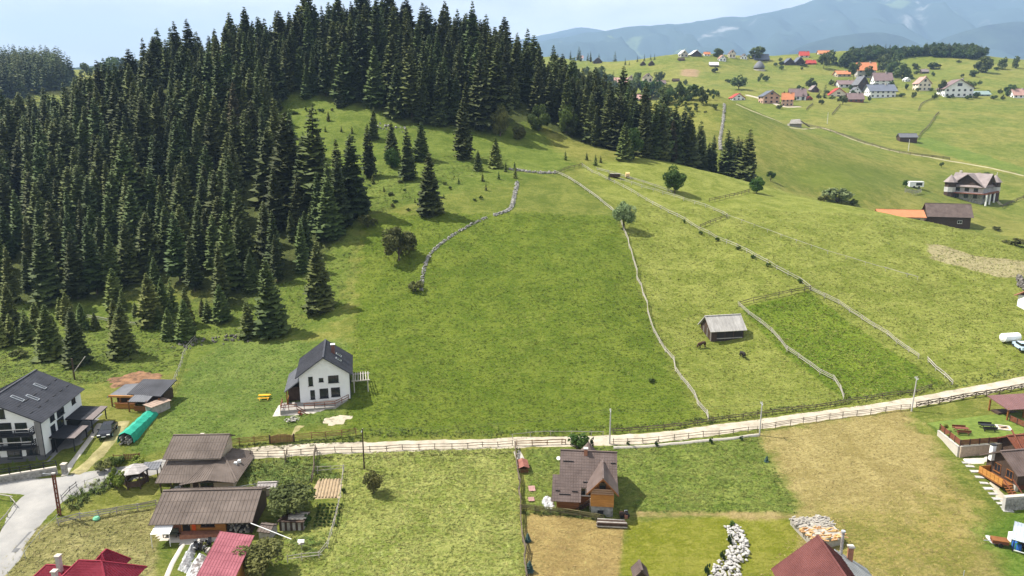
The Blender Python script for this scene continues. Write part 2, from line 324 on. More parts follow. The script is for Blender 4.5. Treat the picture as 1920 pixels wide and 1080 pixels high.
# ------------------------------------------------------------------ roads, paths and other sheets laid on the ground
def smooth_line(pts, step):
    P = [Vector(p) for p in pts]; out = []
    for i in range(len(P) - 1):
        p0, p1, p2, p3 = P[max(i - 1, 0)], P[i], P[i + 1], P[min(i + 2, len(P) - 1)]; k = max(2, int((p2 - p1).length / step))
        for j in range(k):
            t = j / k; out.append(0.5 * ((2 * p1) + (p2 - p0) * t + (2 * p0 - 5 * p1 + 4 * p2 - p3) * t * t + (3 * p1 - p0 - 3 * p2 + p3) * t ** 3))
    out.append(P[-1]); return out
def strip(name, px, width, m, dz=0.06, step=0.8, nacross=7, crown=0.05, wob=0.15, pre=(), post=()):
    L = smooth_line([ground(*q) for q in pre] + [G(u, v) for u, v in px] + [ground(*q) for q in post], step); V, F = [], []
    for i, p in enumerate(L):
        d = L[min(i + 1, len(L) - 1)] - L[max(i - 1, 0)]; d.z = 0; d.normalize(); nrm = Vector((-d.y, d.x, 0)); w = width(i / (len(L) - 1)) if callable(width) else width
        for j in range(nacross):
            s = j / (nacross - 1) * 2 - 1; off = s * w / 2 + (wob * noise.noise((p.x * .5, p.y * .5, s * 3)) if abs(s) > .9 else 0)
            q = p + nrm * off; V.append((q.x, q.y, H(q.x, q.y) + (dz + crown * (1 - s * s) if abs(s) < .99 else -0.05)))
        if i:
            for j in range(nacross - 1):
                a = (i - 1) * nacross + j; F.append((a, a + nacross, a + nacross + 1, a + 1))
    V = V; F = [f[::-1] for f in F]
    return mesh(name, V, F, m, smooth=True)
def sheet(name, px, m, dz=0.05, step=0.5, pts=None, jag=0.12):
    """thin patch following the ground inside a polygon"""
    P = pts or poly_px(px); xs = [p[0] for p in P]; ys = [p[1] for p in P]
    X, Y = np.meshgrid(np.arange(min(xs) - step, max(xs) + step * 1.5, step), np.arange(min(ys) - step, max(ys) + step * 1.5, step))
    S = sdf(P, X, Y) + jag * 2 * vnoise(X, Y, 0.9, 21); V = []; F = []; id_ = {}
    def vid(j, i):
        if (j, i) not in id_:
            x, y = X[j, i], Y[j, i]; id_[(j, i)] = len(V); V.append((x, y, H(x, y) + (dz if S[j, i] > 0.02 else -0.06)))
        return id_[(j, i)]
    for j in range(X.shape[0] - 1):
        for i in range(X.shape[1] - 1):
            if max(S[j, i], S[j + 1, i], S[j, i + 1], S[j + 1, i + 1]) > 0: F.append((vid(j, i), vid(j, i + 1), vid(j + 1, i + 1), vid(j + 1, i)))
    return mesh(name, V, F, m, smooth=True)
M_asph = mat('asphalt', (.25, .245, .235), .9, .12, .25, .25, 9, hue=(.34, .325, .30))
M_gravel = mat('gravel_track', (.36, .31, .235), .95, .2, .6, .5, 7, hue=(.50, .44, .34))
M_conc = mat('concrete', (.42, .40, .37), .9, .12, .8, .3, 8)
M_conclt = mat('pale_concrete', (.46, .42, .36), .9, .10, .8, .2, 8)
M_soil = mat('soil', (.28, .20, .12), .95, .18, 1.2, .5, 5, hue=(.42, .32, .20))
struct(strip('road', [(-30, 1090), (20, 1020), (58, 960), (100, 922), (190, 897), (270, 882), (330, 868), (420, 855)], lambda t: 3.9 + 3.4 * math.exp(-((t - .86) / .04) ** 2) - .8 * max(0, t - .9) / .1, M_asph, .07, pre=((-82, -40), (-76, 15), (-69, 52))), 'pale grey asphalt village road curving past the yards')
struct(strip('road_bend', [(-60, 916), (0, 910), (70, 912), (130, 905)], 4.2, M_asph, .055, pre=((-240, 80), (-160, 92), (-110, 95))), 'pale grey asphalt branch road below the white guest house')
struct(strip('gravel_track', [(400, 858), (470, 849), (560, 844), (660, 840), (780, 836), (900, 833), (1010, 829), (1130, 826), (1240, 819), (1330, 808), (1450, 792), (1560, 776), (1680, 760), (1800, 738), (1920, 716), (2040, 692), (2200, 660)], 3.3, M_gravel, .07, wob=.5, post=((170, 160), (250, 190), (360, 210))), 'pale gravel track running across between the fences')
struct(strip('driveway', [(142, 890), (165, 870), (190, 846), (215, 815), (232, 790)], 2.2, mat('worn_grass', (.22, .20, .07), .95, .25, .8, .4, 6, hue=(.36, .31, .15)), .04, wob=.6), 'worn grassy drive beside the parked car')
# ------------------------------------------------------------------ far mountains
def mountain(name, prof, D, depth, base, m, label, rough, seed, nx=260, ny=60):
    """a range: crest heights along x, slope falling towards the viewer over `depth` metres and away behind"""
    X0, X1 = prof[0][0], prof[-1][0]; xs = np.linspace(X0, X1, nx); pr = np.array(prof); zc = np.interp(xs, pr[:, 0], pr[:, 1])
    k = np.ones(5) / 5; zc = np.convolve(np.pad(zc, 2, 'edge'), k, 'valid'); V = []; F = []
    for j in range(ny):
        t = j / (ny - 1) * 1.6 - 0.6                        # 0 crest, 1 foot in front, negative behind
        for i, x in enumerate(xs):
            s = abs(t) if t > 0 else abs(t) * 1.4; y = D - t * depth
            f = max(0.0, 1 - s) ** 1.15
            rid = 1 - abs(2 * noise.fractal((x / 900 + seed, y / 2600, seed), 1.0, 2.1, 5))
            rid2 = noise.fractal((x / 350 + seed, y / 500, seed * 2), 1.0, 2.0, 4)
            z = base + (zc[i] - base) * f + rough * (rid - .55) * min(1, 4 * s) * (1 - .5 * s) + rough * .35 * rid2 * min(1, .25 + 3 * s)
            V.append((x, y, z))
    for j in range(ny - 1):
        for i in range(nx - 1):
            a = j * nx + i; F.append((a, a + nx, a + nx + 1, a + 1))
    return struct(mesh(name, V, F, m, smooth=True), label)
def up(u, v, D): return (ptD(u, v, D)[0], ptD(u, v, D)[2])
mm = bpy.data.materials.new('mountain_forest_and_rock'); n, l = nodes(mm); bs = n['Principled BSDF']; bs.inputs['Roughness'].default_value = 1.0; bs.inputs['Specular IOR Level'].default_value = 0
tc = n.new('ShaderNodeTexCoord'); mp = n.new('ShaderNodeMapping'); mp.inputs['Scale'].default_value = (.0016, .0016, .00035); l.new(tc.outputs['Object'], mp.inputs[0])
ns = noi(1.0, 8, 0.62, 0.4, mp.outputs[0]); ge = n.new('ShaderNodeNewGeometry'); sep = n.new('ShaderNodeSeparateXYZ'); l.new(tc.outputs['Object'], sep.inputs[0])
hz = mrange(sep.outputs['Z'], 300, 1300); rock = mth('MULTIPLY', mrange(mth('ADD', ns, mth('MULTIPLY', hz, 0.09)), 0.68, 0.78), .55)
meadow = mrange(noi(.0011, 5, 0.6), 0.60, 0.66)
c = mixc(meadow, (.045, .068, .060), (.105, .140, .080)); c = mixc(rock, c, (.36, .35, .34)); l.new(c, bs.inputs['Base Color'])
mountain('mountain_range', [up(u, v, 8600) for u, v in [(940, 120), (1005, 82), (1040, 72), (1100, 62), (1150, 54), (1190, 49), (1250, 42), (1290, 38), (1340, 33), (1385, 30), (1400, 32), (1440, 24), (1475, 14), (1500, 8), (1525, 0), (1560, -8), (1640, -12), (1740, -10), (1850, -14), (2000, -16), (2200, 10), (2600, 60)]], 8600, 4200, 40, mm, 'hazy blue mountain range with pale rock faces', 260, 3.3)
mf = mat('foothill_forest_haze_tint', (.030, .046, .042), 1.0, .35, .004, spec=0, hue=(.055, .080, .055))  # forest colour turned bluish: part of the haze is put into it
mountain('foothill', [up(u, v, 6300) for u, v in [(1380, 130), (1450, 110), (1510, 80), (1560, 66), (1610, 60), (1650, 58), (1690, 66), (1740, 90), (1800, 110), (1860, 130)]], 6300, 1500, 60, mf, 'wooded blue foothill in front of the range', 40, 8.1, 140, 40)
mountain('foothill_ridge', [up(u, v, 6500) for u, v in [(1700, 120), (1760, 72), (1800, 58), (1850, 44), (1900, 37), (1960, 36), (2050, 50), (2200, 90)]], 6500, 1600, 60, mf, 'wooded foothill ridge at the far edge of the range', 50, 5.7, 140, 40)
mountain('far_mountain', [up(u, v, 10900) for u, v in [(860, 110), (940, 80), (1010, 66), (1050, 57), (1085, 50), (1110, 52), (1150, 60), (1200, 75), (1280, 110)]], 10900, 1500, 100, mm, 'faint pale blue peak beyond the range', 100, 1.9, 120, 30)
mountain('wooded_ridge', [up(u, v, 2600) for u, v in [(-60, 150), (60, 142), (130, 128), (160, 124), (210, 120), (250, 121), (290, 118), (340, 116), (420, 122), (520, 150)]], 2600, 700, 40, mf, 'low wooded ridge on the skyline', 14, 2.4, 140, 30)

# ------------------------------------------------------------------ trees
def leaf_mat(key, dark, light, ov=0.3, scale=0.9, trans=0.25, upright=False):
    m = bpy.data.materials.new(key); n, l = nodes(m); b = n['Principled BSDF']; b.inputs['Roughness'].default_value = .75; b.inputs['Specular IOR Level'].default_value = .2
    tc = n.new('ShaderNodeNewGeometry' if upright else 'ShaderNodeTexCoord'); t = n.new('ShaderNodeTexNoise'); t.inputs['Scale'].default_value = .22 if upright else scale; t.inputs['Detail'].default_value = 7 if upright else 4; l.new(tc.outputs['Position' if upright else 'Object'], t.inputs['Vector'])
    r = n.new('ShaderNodeValToRGB'); r.color_ramp.elements[0].position = .34; r.color_ramp.elements[1].position = .68; r.color_ramp.elements[0].color = (*dark, 1); r.color_ramp.elements[1].color = (*light, 1)
    l.new(t.outputs[0], r.inputs[0]); oi = n.new('ShaderNodeObjectInfo'); hs = n.new('ShaderNodeHueSaturation'); mr = n.new('ShaderNodeMapRange'); mr.inputs[3].default_value = 1 - ov; mr.inputs[4].default_value = 1 + ov
    l.new(oi.outputs['Random'], mr.inputs[0]); l.new(mr.outputs[0], hs.inputs['Value']); l.new(r.outputs[0], hs.inputs['Color'])
    mu = n.new('ShaderNodeMath'); mu.operation = 'MULTIPLY'; mu.inputs[1].default_value = 9.7; fr = n.new('ShaderNodeMath'); fr.operation = 'FRACT'; l.new(oi.outputs['Random'], mu.inputs[0]); l.new(mu.outputs[0], fr.inputs[0])
    m2 = n.new('ShaderNodeMapRange'); m2.inputs[3].default_value = .475; m2.inputs[4].default_value = .525; l.new(fr.outputs[0], m2.inputs[0]); l.new(m2.outputs[0], hs.inputs['Hue'])
    l.new(hs.outputs[0], b.inputs['Base Color'])
    tr = n.new('ShaderNodeBsdfTranslucent'); l.new(hs.outputs[0], tr.inputs[0]); mx = n.new('ShaderNodeMixShader'); mx.inputs[0].default_value = trans
    l.new(b.outputs[0], mx.inputs[1]); l.new(tr.outputs[0], mx.inputs[2]); l.new(mx.outputs[0], n['Material Output'].inputs[0])
    if upright:
        cz = n.new('ShaderNodeCombineXYZ'); cz.inputs[2].default_value = 1.0; l.new(cz.outputs[0], b.inputs['Normal']); l.new(cz.outputs[0], tr.inputs['Normal']); mx.inputs[0].default_value = .0
    MATS[key] = m; return m
M_spruce = leaf_mat('spruce_needles', (.019, .036, .008), (.104, .128, .030), .42, .9, .06)
M_spruce_yng = leaf_mat('young_spruce_needles', (.055, .084, .015), (.160, .186, .044), .3, 1.5, .1)
M_spruce_dead = leaf_mat('dry_spruce_needles', (.050, .045, .022), (.095, .080, .035), .2)
M_blue = leaf_mat('blue_spruce_needles', (.040, .085, .070), (.100, .170, .150), .15)
M_bark = mat('bark', (.085, .065, .048), .95, .3, 3, .6, 9, stretch=(1, 1, .25))
M_leaf = leaf_mat('broad_leaves', (.030, .062, .010), (.085, .135, .024), .25, .8)
M_leaf_pale = leaf_mat('pale_leaves', (.095, .140, .045), (.270, .320, .150), .1, 1.1)
M_leaf_yel = leaf_mat('yellow_green_leaves', (.100, .130, .014), (.230, .240, .040), .15, 1.1)
M_leaf_olive = leaf_mat('olive_leaves', (.062, .076, .020), (.150, .155, .045), .25, .8)
M_leaf_far = leaf_mat('distant_leaves', (.045, .075, .020), (.095, .125, .036), .3, .3)
def spruce_mesh(seed, levels=30, spread=.165, bare=.05, per=9, wob=.25):
    """needled boughs of one spruce, unit height 1; trunk apart"""
    r = random.Random(seed); V, F = [], []
    gap = [r.uniform(0, 6.28), r.uniform(.2, .5)]
    for k in range(levels):
        t = bare + (1 - bare) * (k / levels) ** .92; prof = (1 - t) ** .70 * min(1, .62 + (t - bare) * 4.5); nb = max(4, int(per * (.55 + .6 * (1 - t))))
        a0 = r.uniform(0, 6.28)
        for b in range(nb):
            a = a0 + 6.283 * b / nb + r.uniform(-.3, .3); L = spread * prof * r.uniform(.72, 1.18) + .008
            if abs((a - gap[0] + math.pi) % 6.283 - math.pi) < .5 and r.random() < gap[1]: L *= .6
            zb = t + r.uniform(-.5, .5) / levels; droop = r.uniform(.22, .46) * (1 - .75 * t); ca, sa = math.cos(a), math.sin(a); w = L * r.uniform(.30, .44) + .006
            base = len(V); ns = 4
            for i in range(ns + 1):
                s = i / ns; rad = L * s; z = zb + L * (.12 * s - droop * s * s * 1.25 + (.16 * max(0, s - .6)))
                wi = w * (math.sin(math.pi * min(1, .18 + .82 * s)) ** .7 if i < ns else .10)
                sk = wi * r.uniform(.35, .75)
                jl, jr = r.uniform(.7, 1.3), r.uniform(.7, 1.3)
                for (off, dz) in ((-wi * jl, -sk), (0, 0), (wi * jr, -sk)):
                    V.append((ca * rad - sa * off, sa * rad + ca * off, z + dz))
            for i in range(ns):
                p = base + i * 3; F += [(p, p + 1, p + 4, p + 3), (p + 1, p + 2, p + 5, p + 4)]
                if r.random() < .85:                        # hanging twigs
                    q = len(V); sgn = r.choice((0, 2)); A, Bq = Vector(V[p + sgn]), Vector(V[p + sgn + 3]); m = (A + Bq) / 2
                    V.append((m.x + ca * .004, m.y + sa * .004, m.z - L * r.uniform(.10, .22))); F.append((p + sgn, p + sgn + 3, q))
            q = len(V); tip = Vector(V[base + ns * 3 + 1])
            V += [(tip.x - sa * .004, tip.y + ca * .004, tip.z), (tip.x + sa * .004, tip.y - ca * .004, tip.z), (tip.x + ca * L * .14, tip.y + sa * L * .14, tip.z + L * .04)]; F.append((q, q + 1, q + 2))
    q = len(V); V += [(.006, 0, .955), (-.004, .005, .955), (-.004, -.005, .955), (0, 0, 1.0)]; F += [(q, q + 1, q + 3), (q + 1, q + 2, q + 3), (q + 2, q, q + 3)]
    me = bpy.data.meshes.new('crown'); me.from_pydata(V, [], F); me.materials.append(M_spruce); return me
def trunk_mesh(rad=.011, top=.97, n=6):
    b = MB().tube([(0, 0, -.02), (0, 0, .3), (0, 0, top)], [rad, rad * .75, rad * .1], n); me = bpy.data.meshes.new('trunk'); me.from_pydata(b.V, [], b.F); me.materials.append(M_bark); return me
SPR = [spruce_mesh(100 + i, levels=28 + 2 * (i % 4), spread=[.180, .205, .160, .22, .19, .170, .25, .155][i], per=[9, 10, 9, 10, 9, 8, 10, 9][i], bare=[.04, .05, .08, .02, .06, .12, .02, .10][i]) for i in range(8)]
YSP = [spruce_mesh(200 + i, levels=16, spread=.24, bare=.02, per=8) for i in range(3)]
FSP = [spruce_mesh(300 + i, levels=12, spread=.19, bare=.04, per=6) for i in range(3)]
for me in SPR + YSP + FSP: me.polygons.foreach_set('use_smooth', [True] * len(me.polygons))
TRK = trunk_mesh()
for me in YSP: me.materials.clear(); me.materials.append(M_spruce_yng)
SPY = [SPR[i].copy() for i in (3, 6)]
for me in SPY: me.materials.clear(); me.materials.append(M_spruce_yng)
SPB = SPR[3].copy(); SPB.materials.clear(); SPB.materials.append(M_blue)
SPD = [SPR[i].copy() for i in (2, 5)]
for me in SPD: me.materials.clear(); me.materials.append(M_spruce_dead)
def spruce(p, h, label, group=None, me=None, name='spruce_tree', wide=1.0):
    o = empty(name, p, rnd.uniform(0, 6.28)); o.scale = (h * wide, h * wide, h); o.rotation_euler[0] = rnd.gauss(0, .012); o.rotation_euler[1] = rnd.gauss(0, .012)
    inst('crown', me or rnd.choice(SPR), o); inst('trunk', TRK, o); tag(o, label, 'spruce' if 'shrub' not in name else 'shrub', group); return o
def crown_mesh(seed, lobes, leaf, count, flat=.85, m=None, hollow=.55, low=.25):
    """leafy crown, radius about 1 centred at z=0, made of many leaf sprays on uneven lobes"""
    r = random.Random(seed); C = []
    for i in range(lobes):
        while True:
            p = Vector((r.uniform(-1, 1), r.uniform(-1, 1), r.uniform(-low * 2, 1)))
            if p.length < .92: break
        C.append((Vector((p.x * .74, p.y * .74, p.z * .74 * flat)), r.uniform(.17, .43)))
    V, F = [], []
    for _ in range(count):
        c, rad = r.choice(C); d = Vector((r.gauss(0, 1), r.gauss(0, 1), r.gauss(.15, 1))).normalized(); rr = rad * (r.uniform(hollow, 1.0) ** .6 + (r.random() < .08) * r.uniform(0, .25)); p = c + d * rr
        nrm = (d * .8 + Vector((r.gauss(0, .6), r.gauss(0, .6), r.gauss(.35, .6)))).normalized(); a = nrm.orthogonal().normalized(); ang = r.uniform(0, 6.28); b = nrm.cross(a); a, b = a * math.cos(ang) + b * math.sin(ang), b * math.cos(ang) - a * math.sin(ang)
        s = leaf * r.uniform(.6, 1.35); k = len(V); V += [p - a * s, p + b * s * .55 - a * s * .1, p + a * s + nrm * s * .15, p - b * s * .55 + a * s * .1]; F.append((k, k + 1, k + 2, k + 3))
    me = bpy.data.meshes.new('crown'); me.from_pydata([tuple(v) for v in V], [], F); me.materials.append(m or M_leaf); return me, C
def broad_tree(p, h, wid, label, seed, m=None, trunk=.25, group=None, cat='tree', name='broadleaf_tree', lobes=16, leaf=.085, count=2600, low=.25, flat=.9):
    o = empty(name, p, 0); cr = h * (1 - trunk) / 2; me, C = crown_mesh(seed, lobes, leaf, count, flat, m, low=low)
    inst('crown', me, o, (0, 0, h * trunk + cr * (.55 if low < .3 else .8)), (0, 0, 0), (wid / 2 * 1.1, wid / 2 * 1.1, cr * 1.15))
    b = MB().tube([(0, 0, -.3), (.05 * h * .1, 0, h * trunk), (0, .02 * h, h * (trunk + .45 * (1 - trunk)))], [h * .026, h * .02, h * .008], 7)
    for c, rd in C[:6]: b.tube([(0, 0, h * trunk * .9), (c.x * wid * .25, c.y * wid * .25, h * trunk + cr * .45), (c.x * wid * .45, c.y * wid * .45, h * trunk + cr * (.55 if low < .3 else .8) + c.z * cr)], [h * .012, h * .009, h * .003], 5)
    b.make('trunk', M_bark, o); tag(o, label, cat, group); return o
SHRUBS = {}
def shrub(p, h, wid, label, m=None, group=None, name='shrub', v=0, cat='shrub'):
    key = ((m or M_leaf).name, v % 3)
    if key not in SHRUBS: SHRUBS[key] = crown_mesh(500 + v % 3, 8, .15, 700, .8, m, low=.3)[0]
    o = empty(name, p, rnd.uniform(0, 6.28)); inst('foliage', SHRUBS[key], o, (0, 0, h * .42), (0, 0, 0), (wid / 2, wid / 2, h * .62)); tag(o, label, cat, group)
    if 'twig' not in SHRUBS:
        b = MB()
        for i in range(5): a = i * 1.26; b.tube([(0, 0, -.1), (.25 * math.cos(a), .25 * math.sin(a), .6)], [.03, .012], 4)
        me = bpy.data.meshes.new('stem'); me.from_pydata(b.V, [], b.F); me.materials.append(M_bark); SHRUBS['twig'] = me
    inst('stem', SHRUBS['twig'], o, (0, 0, 0), (0, 0, 0), (wid / 2, wid / 2, h * .8)); return o

# --- the hill forest: every trunk on real ground; the ones that show largest are things of their own
def inside(poly, x, y):
    ins = False; n = len(poly)
    for i in range(n):
        ax, ay, bx, by = poly[i][0], poly[i][1], poly[(i + 1) % n][0], poly[(i + 1) % n][1]
        if (ay > y) != (by > y) and x < (bx - ax) * (y - ay) / (by - ay) + ax: ins = not ins
    return ins
CLEAR = [[G(u, v) for u, v in q] for q in [
    [(545, 165), (640, 205), (720, 300), (640, 330), (560, 320), (520, 230)], [(440, 345), (490, 330), (520, 420), (470, 480), (450, 420)],
    [(900, 190), (1020, 215), (1100, 300), (960, 260)]]]
cand = []; cell = {}
tr = random.Random(11)
xs = [p[0] for p in FOREST]; ys = [p[1] for p in FOREST]
for _ in range(22000):
    x, y = tr.uniform(min(xs), max(xs)), tr.uniform(min(ys), max(ys))
    if not inside(FOREST, x, y) or any(inside(c, x, y) for c in CLEAR): continue
    md = 3.1 + 2.4 * (.5 + noise.noise((x * .06, y * .06, 2.2))) - (.6 if x > 20 else 0); k = (int(x // 5), int(y // 5)); ok = True
    for i in (-1, 0, 1):
        for j in (-1, 0, 1):
            for (a, b) in cell.get((k[0] + i, k[1] + j), ()):
                if (a - x) ** 2 + (b - y) ** 2 < md * md: ok = False
    if not ok: continue
    cell.setdefault(k, []).append((x, y)); e = H(x, y)
    u, v, d = proj((x, y, e)); h = tr.gauss(20, 4.0)
    if u < 640 and v > 420: h *= .74
    elif u < 520: h *= .88
    if u > 1080: h *= .94
    if tr.random() < .2: h *= tr.uniform(.5, .8)
    cand.append((x, y, e, max(8, h)))
# coverage estimate on a coarse raster, nearest first
RW, RH = 480, 270; occ = np.zeros((RH, RW), bool); score = []
for c in sorted(cand, key=lambda c: c[1]):
    x, y, e, h = c; u, v0, d = proj((x, y, e)); _, v1, _ = proj((x, y, e + h)); u /= 4; v0 /= 4; v1 /= 4; hw = .15 * (v0 - v1); cnt = 0
    for r_ in range(max(0, int(v1)), min(RH, int(v0) + 1)):
        w = hw * (r_ - v1) / max(1, v0 - v1); a, b = max(0, int(u - w)), min(RW, int(u + w) + 1)
        if a < b: cnt += int((~occ[r_, a:b]).sum()); occ[r_, a:b] = True
    score.append((cnt, c, u * 4, v0 * 4))
score.sort(key=lambda s: -s[0])
ZL = [(330, 'dark spruce on the lower left slope of the hill forest', 'spruces on the lower left slope'), (640, 'tall dark spruce in the dense forest left of the clearing', 'spruces left of the clearing'),
      (900, 'tall dark spruce on the wooded hilltop', 'spruces on the wooded hilltop'), (1100, 'dark spruce on the wooded shoulder right of the hilltop', 'spruces on the right shoulder'), (3000, 'dark spruce in the dense row ending the forest on the right', 'spruces in the right forest end')]
ZN = ['lower left slope', 'forest left of the clearing', 'wooded hilltop', 'wooded shoulder right of the hilltop', 'forest end on the right']
rest = []; NSHOW = 270; show = []
for i, (cnt, c, u, v) in enumerate(score):
    (show if i < NSHOW and cnt > 3 else rest).append((*c, u))
zone = lambda u: next(i for i, z in enumerate(ZL) if u < z[0])
YQ = {z: np.quantile([t[1] for t in show if zone(t[4]) == z] or [0], [.25, .5, .75]) for z in range(5)}; UQ = {z: np.quantile([t[4] for t in show if zone(t[4]) == z] or [0], [.33, .67]) for z in range(5)}
for x, y, e, h, u in show:
    z = zone(u); wide = tr.uniform(.92, 1.34); k = int(np.searchsorted(YQ[z], y)); dead = tr.random() < .012; ku = int(np.searchsorted(UQ[z], u))
    size = 'tall' if h > 22 else 'short' if h < 15.5 else 'middling'; shape = 'broad' if wide > 1.2 else 'slim' if wide < 1.05 else 'even'
    spruce((x, y, e - .1), h, '%s %s %sspruce, %s row, %s part of the %s' % (size, shape, 'dying ' if dead else '', ('front', 'second', 'third', 'back')[k], ('left', 'middle', 'right')[ku], ZN[z]), ZL[z][2], tr.choice(SPD) if dead else tr.choice(SPR), wide=wide)
rest = [t[:4] for t in rest]
def scatter(name, pts, protos, label, wide=(.92, 1.34)):
    """one 'stuff' object: copies of a few tree meshes set on points by geometry nodes"""
    me = bpy.data.meshes.new(name); me.from_pydata([(x, y, e - .1) for x, y, e, h in pts], [], [])
    a = me.attributes.new('h', 'FLOAT', 'POINT'); a.data.foreach_set('value', [p[3] for p in pts])
    a = me.attributes.new('w', 'FLOAT', 'POINT'); a.data.foreach_set('value', [tr.uniform(*wide) for p in pts])
    a = me.attributes.new('rz', 'FLOAT', 'POINT'); a.data.foreach_set('value', [tr.uniform(0, 6.28) for p in pts])
    o = link(bpy.data.objects.new(name, me)); col = bpy.data.collections.new(name + '_kinds')
    for p in protos:
        q = bpy.data.objects.new(name + '_kind', p); col.objects.link(q)
    ng = bpy.data.node_groups.new(name, 'GeometryNodeTree'); ng.interface.new_socket('Geometry', in_out='INPUT', socket_type='NodeSocketGeometry'); ng.interface.new_socket('Geometry', in_out='OUTPUT', socket_type='NodeSocketGeometry')
    N, L = ng.nodes, ng.links; gi = N.new('NodeGroupInput'); go = N.new('NodeGroupOutput'); ip = N.new('GeometryNodeInstanceOnPoints'); ci = N.new('GeometryNodeCollectionInfo'); ci.inputs[0].default_value = col; ci.inputs['Separate Children'].default_value = True; ci.inputs['Reset Children'].default_value = True
    def na(nm):
        t = N.new('GeometryNodeInputNamedAttribute'); t.data_type = 'FLOAT'; t.inputs[0].default_value = nm; return t.outputs[0]
    hh = na('h'); ww = N.new('ShaderNodeMath'); ww.operation = 'MULTIPLY'; L.new(hh, ww.inputs[0]); L.new(na('w'), ww.inputs[1])
    cs = N.new('ShaderNodeCombineXYZ'); L.new(ww.outputs[0], cs.inputs[0]); L.new(ww.outputs[0], cs.inputs[1]); L.new(hh, cs.inputs[2]); cr = N.new('ShaderNodeCombineXYZ'); L.new(na('rz'), cr.inputs[2])
    mp_ = N.new('GeometryNodeMeshToPoints'); L.new(gi.outputs[0], mp_.inputs[0])
    L.new(mp_.outputs[0], ip.inputs['Points']); L.new(ci.outputs[0], ip.inputs['Instance']); ip.inputs['Pick Instance'].default_value = True
    L.new(cr.outputs[0], ip.inputs['Rotation']); L.new(cs.outputs[0], ip.inputs['Scale']); L.new(ip.outputs[0], go.inputs[0])
    md = o.modifiers.new('scatter', 'NODES'); md.node_group = ng; o['kind'] = 'stuff'; o['label'] = label; return o
scatter('forest', rest, SPR, 'dense dark spruce forest covering the hill behind the front trees')

# ------------------------------------------------------------------ building kit
def PZ(u, v, z): return Vector(ptZ(u, v, z))
M_glass = bpy.data.materials.new('window_glass'); _b = nodes(M_glass)[0]['Principled BSDF']; _b.inputs['Base Color'].default_value = (.018, .022, .026, 1); _b.inputs['Roughness'].default_value = .06; _b.inputs['Specular IOR Level'].default_value = .6
M_white = mat('white_render', (.74, .74, .72), .85, .05, .5, .12, 20)
M_cream = mat('cream_render', (.66, .58, .46), .85, .06, .6, .12, 20)
M_tan = mat('tan_render', (.46, .38, .28), .85, .08, .6, .15, 18)
M_char = mat('charcoal_metal', (.022, .023, .028), .6, .15, .8, spec=.2)
M_charroof = mat('charcoal_roof', (.044, .046, .056), .6, .14, .5, spec=.2, hue=(.066, .068, .080))
M_greyroof = mat('grey_roof', (.135, .138, .150), .6, .12, .6, spec=.2)
M_brownroof = mat('brown_sheet_roof', (.105, .082, .068), .8, .16, .35, .15, 6, spec=.15, hue=(.165, .132, .112))
M_tileroof = mat('brown_tile_roof', (.100, .070, .060), .6, .14, .5, spec=.25, hue=(.145, .108, .095))
M_crim = mat('crimson_roof', (.205, .018, .034), .65, .14, .5, spec=.1, hue=(.27, .034, .055))
M_rasp = mat('raspberry_roof', (.225, .060, .078), .65, .18, .4, spec=.15, hue=(.31, .105, .125))
M_rust = mat('rust_red_roof', (.120, .043, .039), .7, .14, .4, spec=.1, hue=(.165, .064, .057))
M_orange = mat('orange_roof', (.50, .19, .085), .6, .10, .4)
M_redroof = mat('red_roof', (.42, .060, .045), .6, .12, .4)
M_terr = mat('terracotta_roof', (.34, .16, .11), .65, .14, .5)
M_wood = mat('stained_wood', (.22, .085, .025), .6, .22, 2.0, .2, 14, stretch=(.3, .3, 3))
M_woodor = mat('orange_wood', (.42, .19, .045), .65, .18, 2.0, .2, 14, stretch=(.4, .4, 2))
M_wooddk = mat('dark_wood', (.060, .038, .026), .75, .25, 2.0, .3, 12)
M_woodrd = mat('red_brown_wood', (.165, .055, .030), .7, .2, 2.0, .2, 12)
M_woodgr = mat('weathered_wood', (.30, .275, .24), .9, .22, 1.6, .4, 10, obj_var=.18, hue=(.46, .43, .385))
M_woodbr = mat('fence_wood', (.20, .105, .045), .8, .2, 2, .2, 10, obj_var=.15)
M_wooddkf = mat('old_fence_wood', (.11, .085, .062), .9, .2, 2, .3, 10, obj_var=.25)
M_pale = mat('pale_rail_wood', (.36, .33, .28), .9, .2, 2, .3, 10, obj_var=.15)
M_stone = mat('field_stone', (.22, .21, .19), .95, .35, 1.8, .5, 6, obj_var=.2, hue=(.42, .40, .365))
M_stonew = mat('white_stone', (.38, .365, .34), .9, .16, 2.5, .4, 6, obj_var=.14)
M_brick = mat('brick', (.33, .15, .09), .9, .2, 3, .3, 14)
M_sand = mat('sandstone_block', (.46, .36, .27), .9, .14, 2, .3, 12, obj_var=.15)
M_black = mat('black', (.016, .016, .018), .6, .1, 1)
M_tarp = mat('green_tarp', (.008, .270, .175), .45, .16, 1.2, .35, 3, hue=(.03, .37, .25))
M_whitep = mat('white_paint', (.80, .80, .78), .5, .03, 1)
M_plast = mat('pale_plastic_sheet', (.30, .31, .32), .5, .35, 2.2, .6, 4, hue=(.62, .62, .61))
M_yel = mat('yellow_paint', (.70, .36, .02), .5, .08, 1)
M_blue_p = mat('blue_plastic', (.03, .12, .40), .4, .1, 1)
M_metal = mat('galvanised_metal', (.42, .44, .46), .4, .12, .8, metal=.3)
M_concp = mat('concrete_pole', (.44, .42, .39), .9, .1, 1, .2, 10)
M_int = mat('dark_doors_and_painted_shade', (.030, .026, .022), .9, .2, 1)  # near-black of the dark doors; also painted as shade in the openings

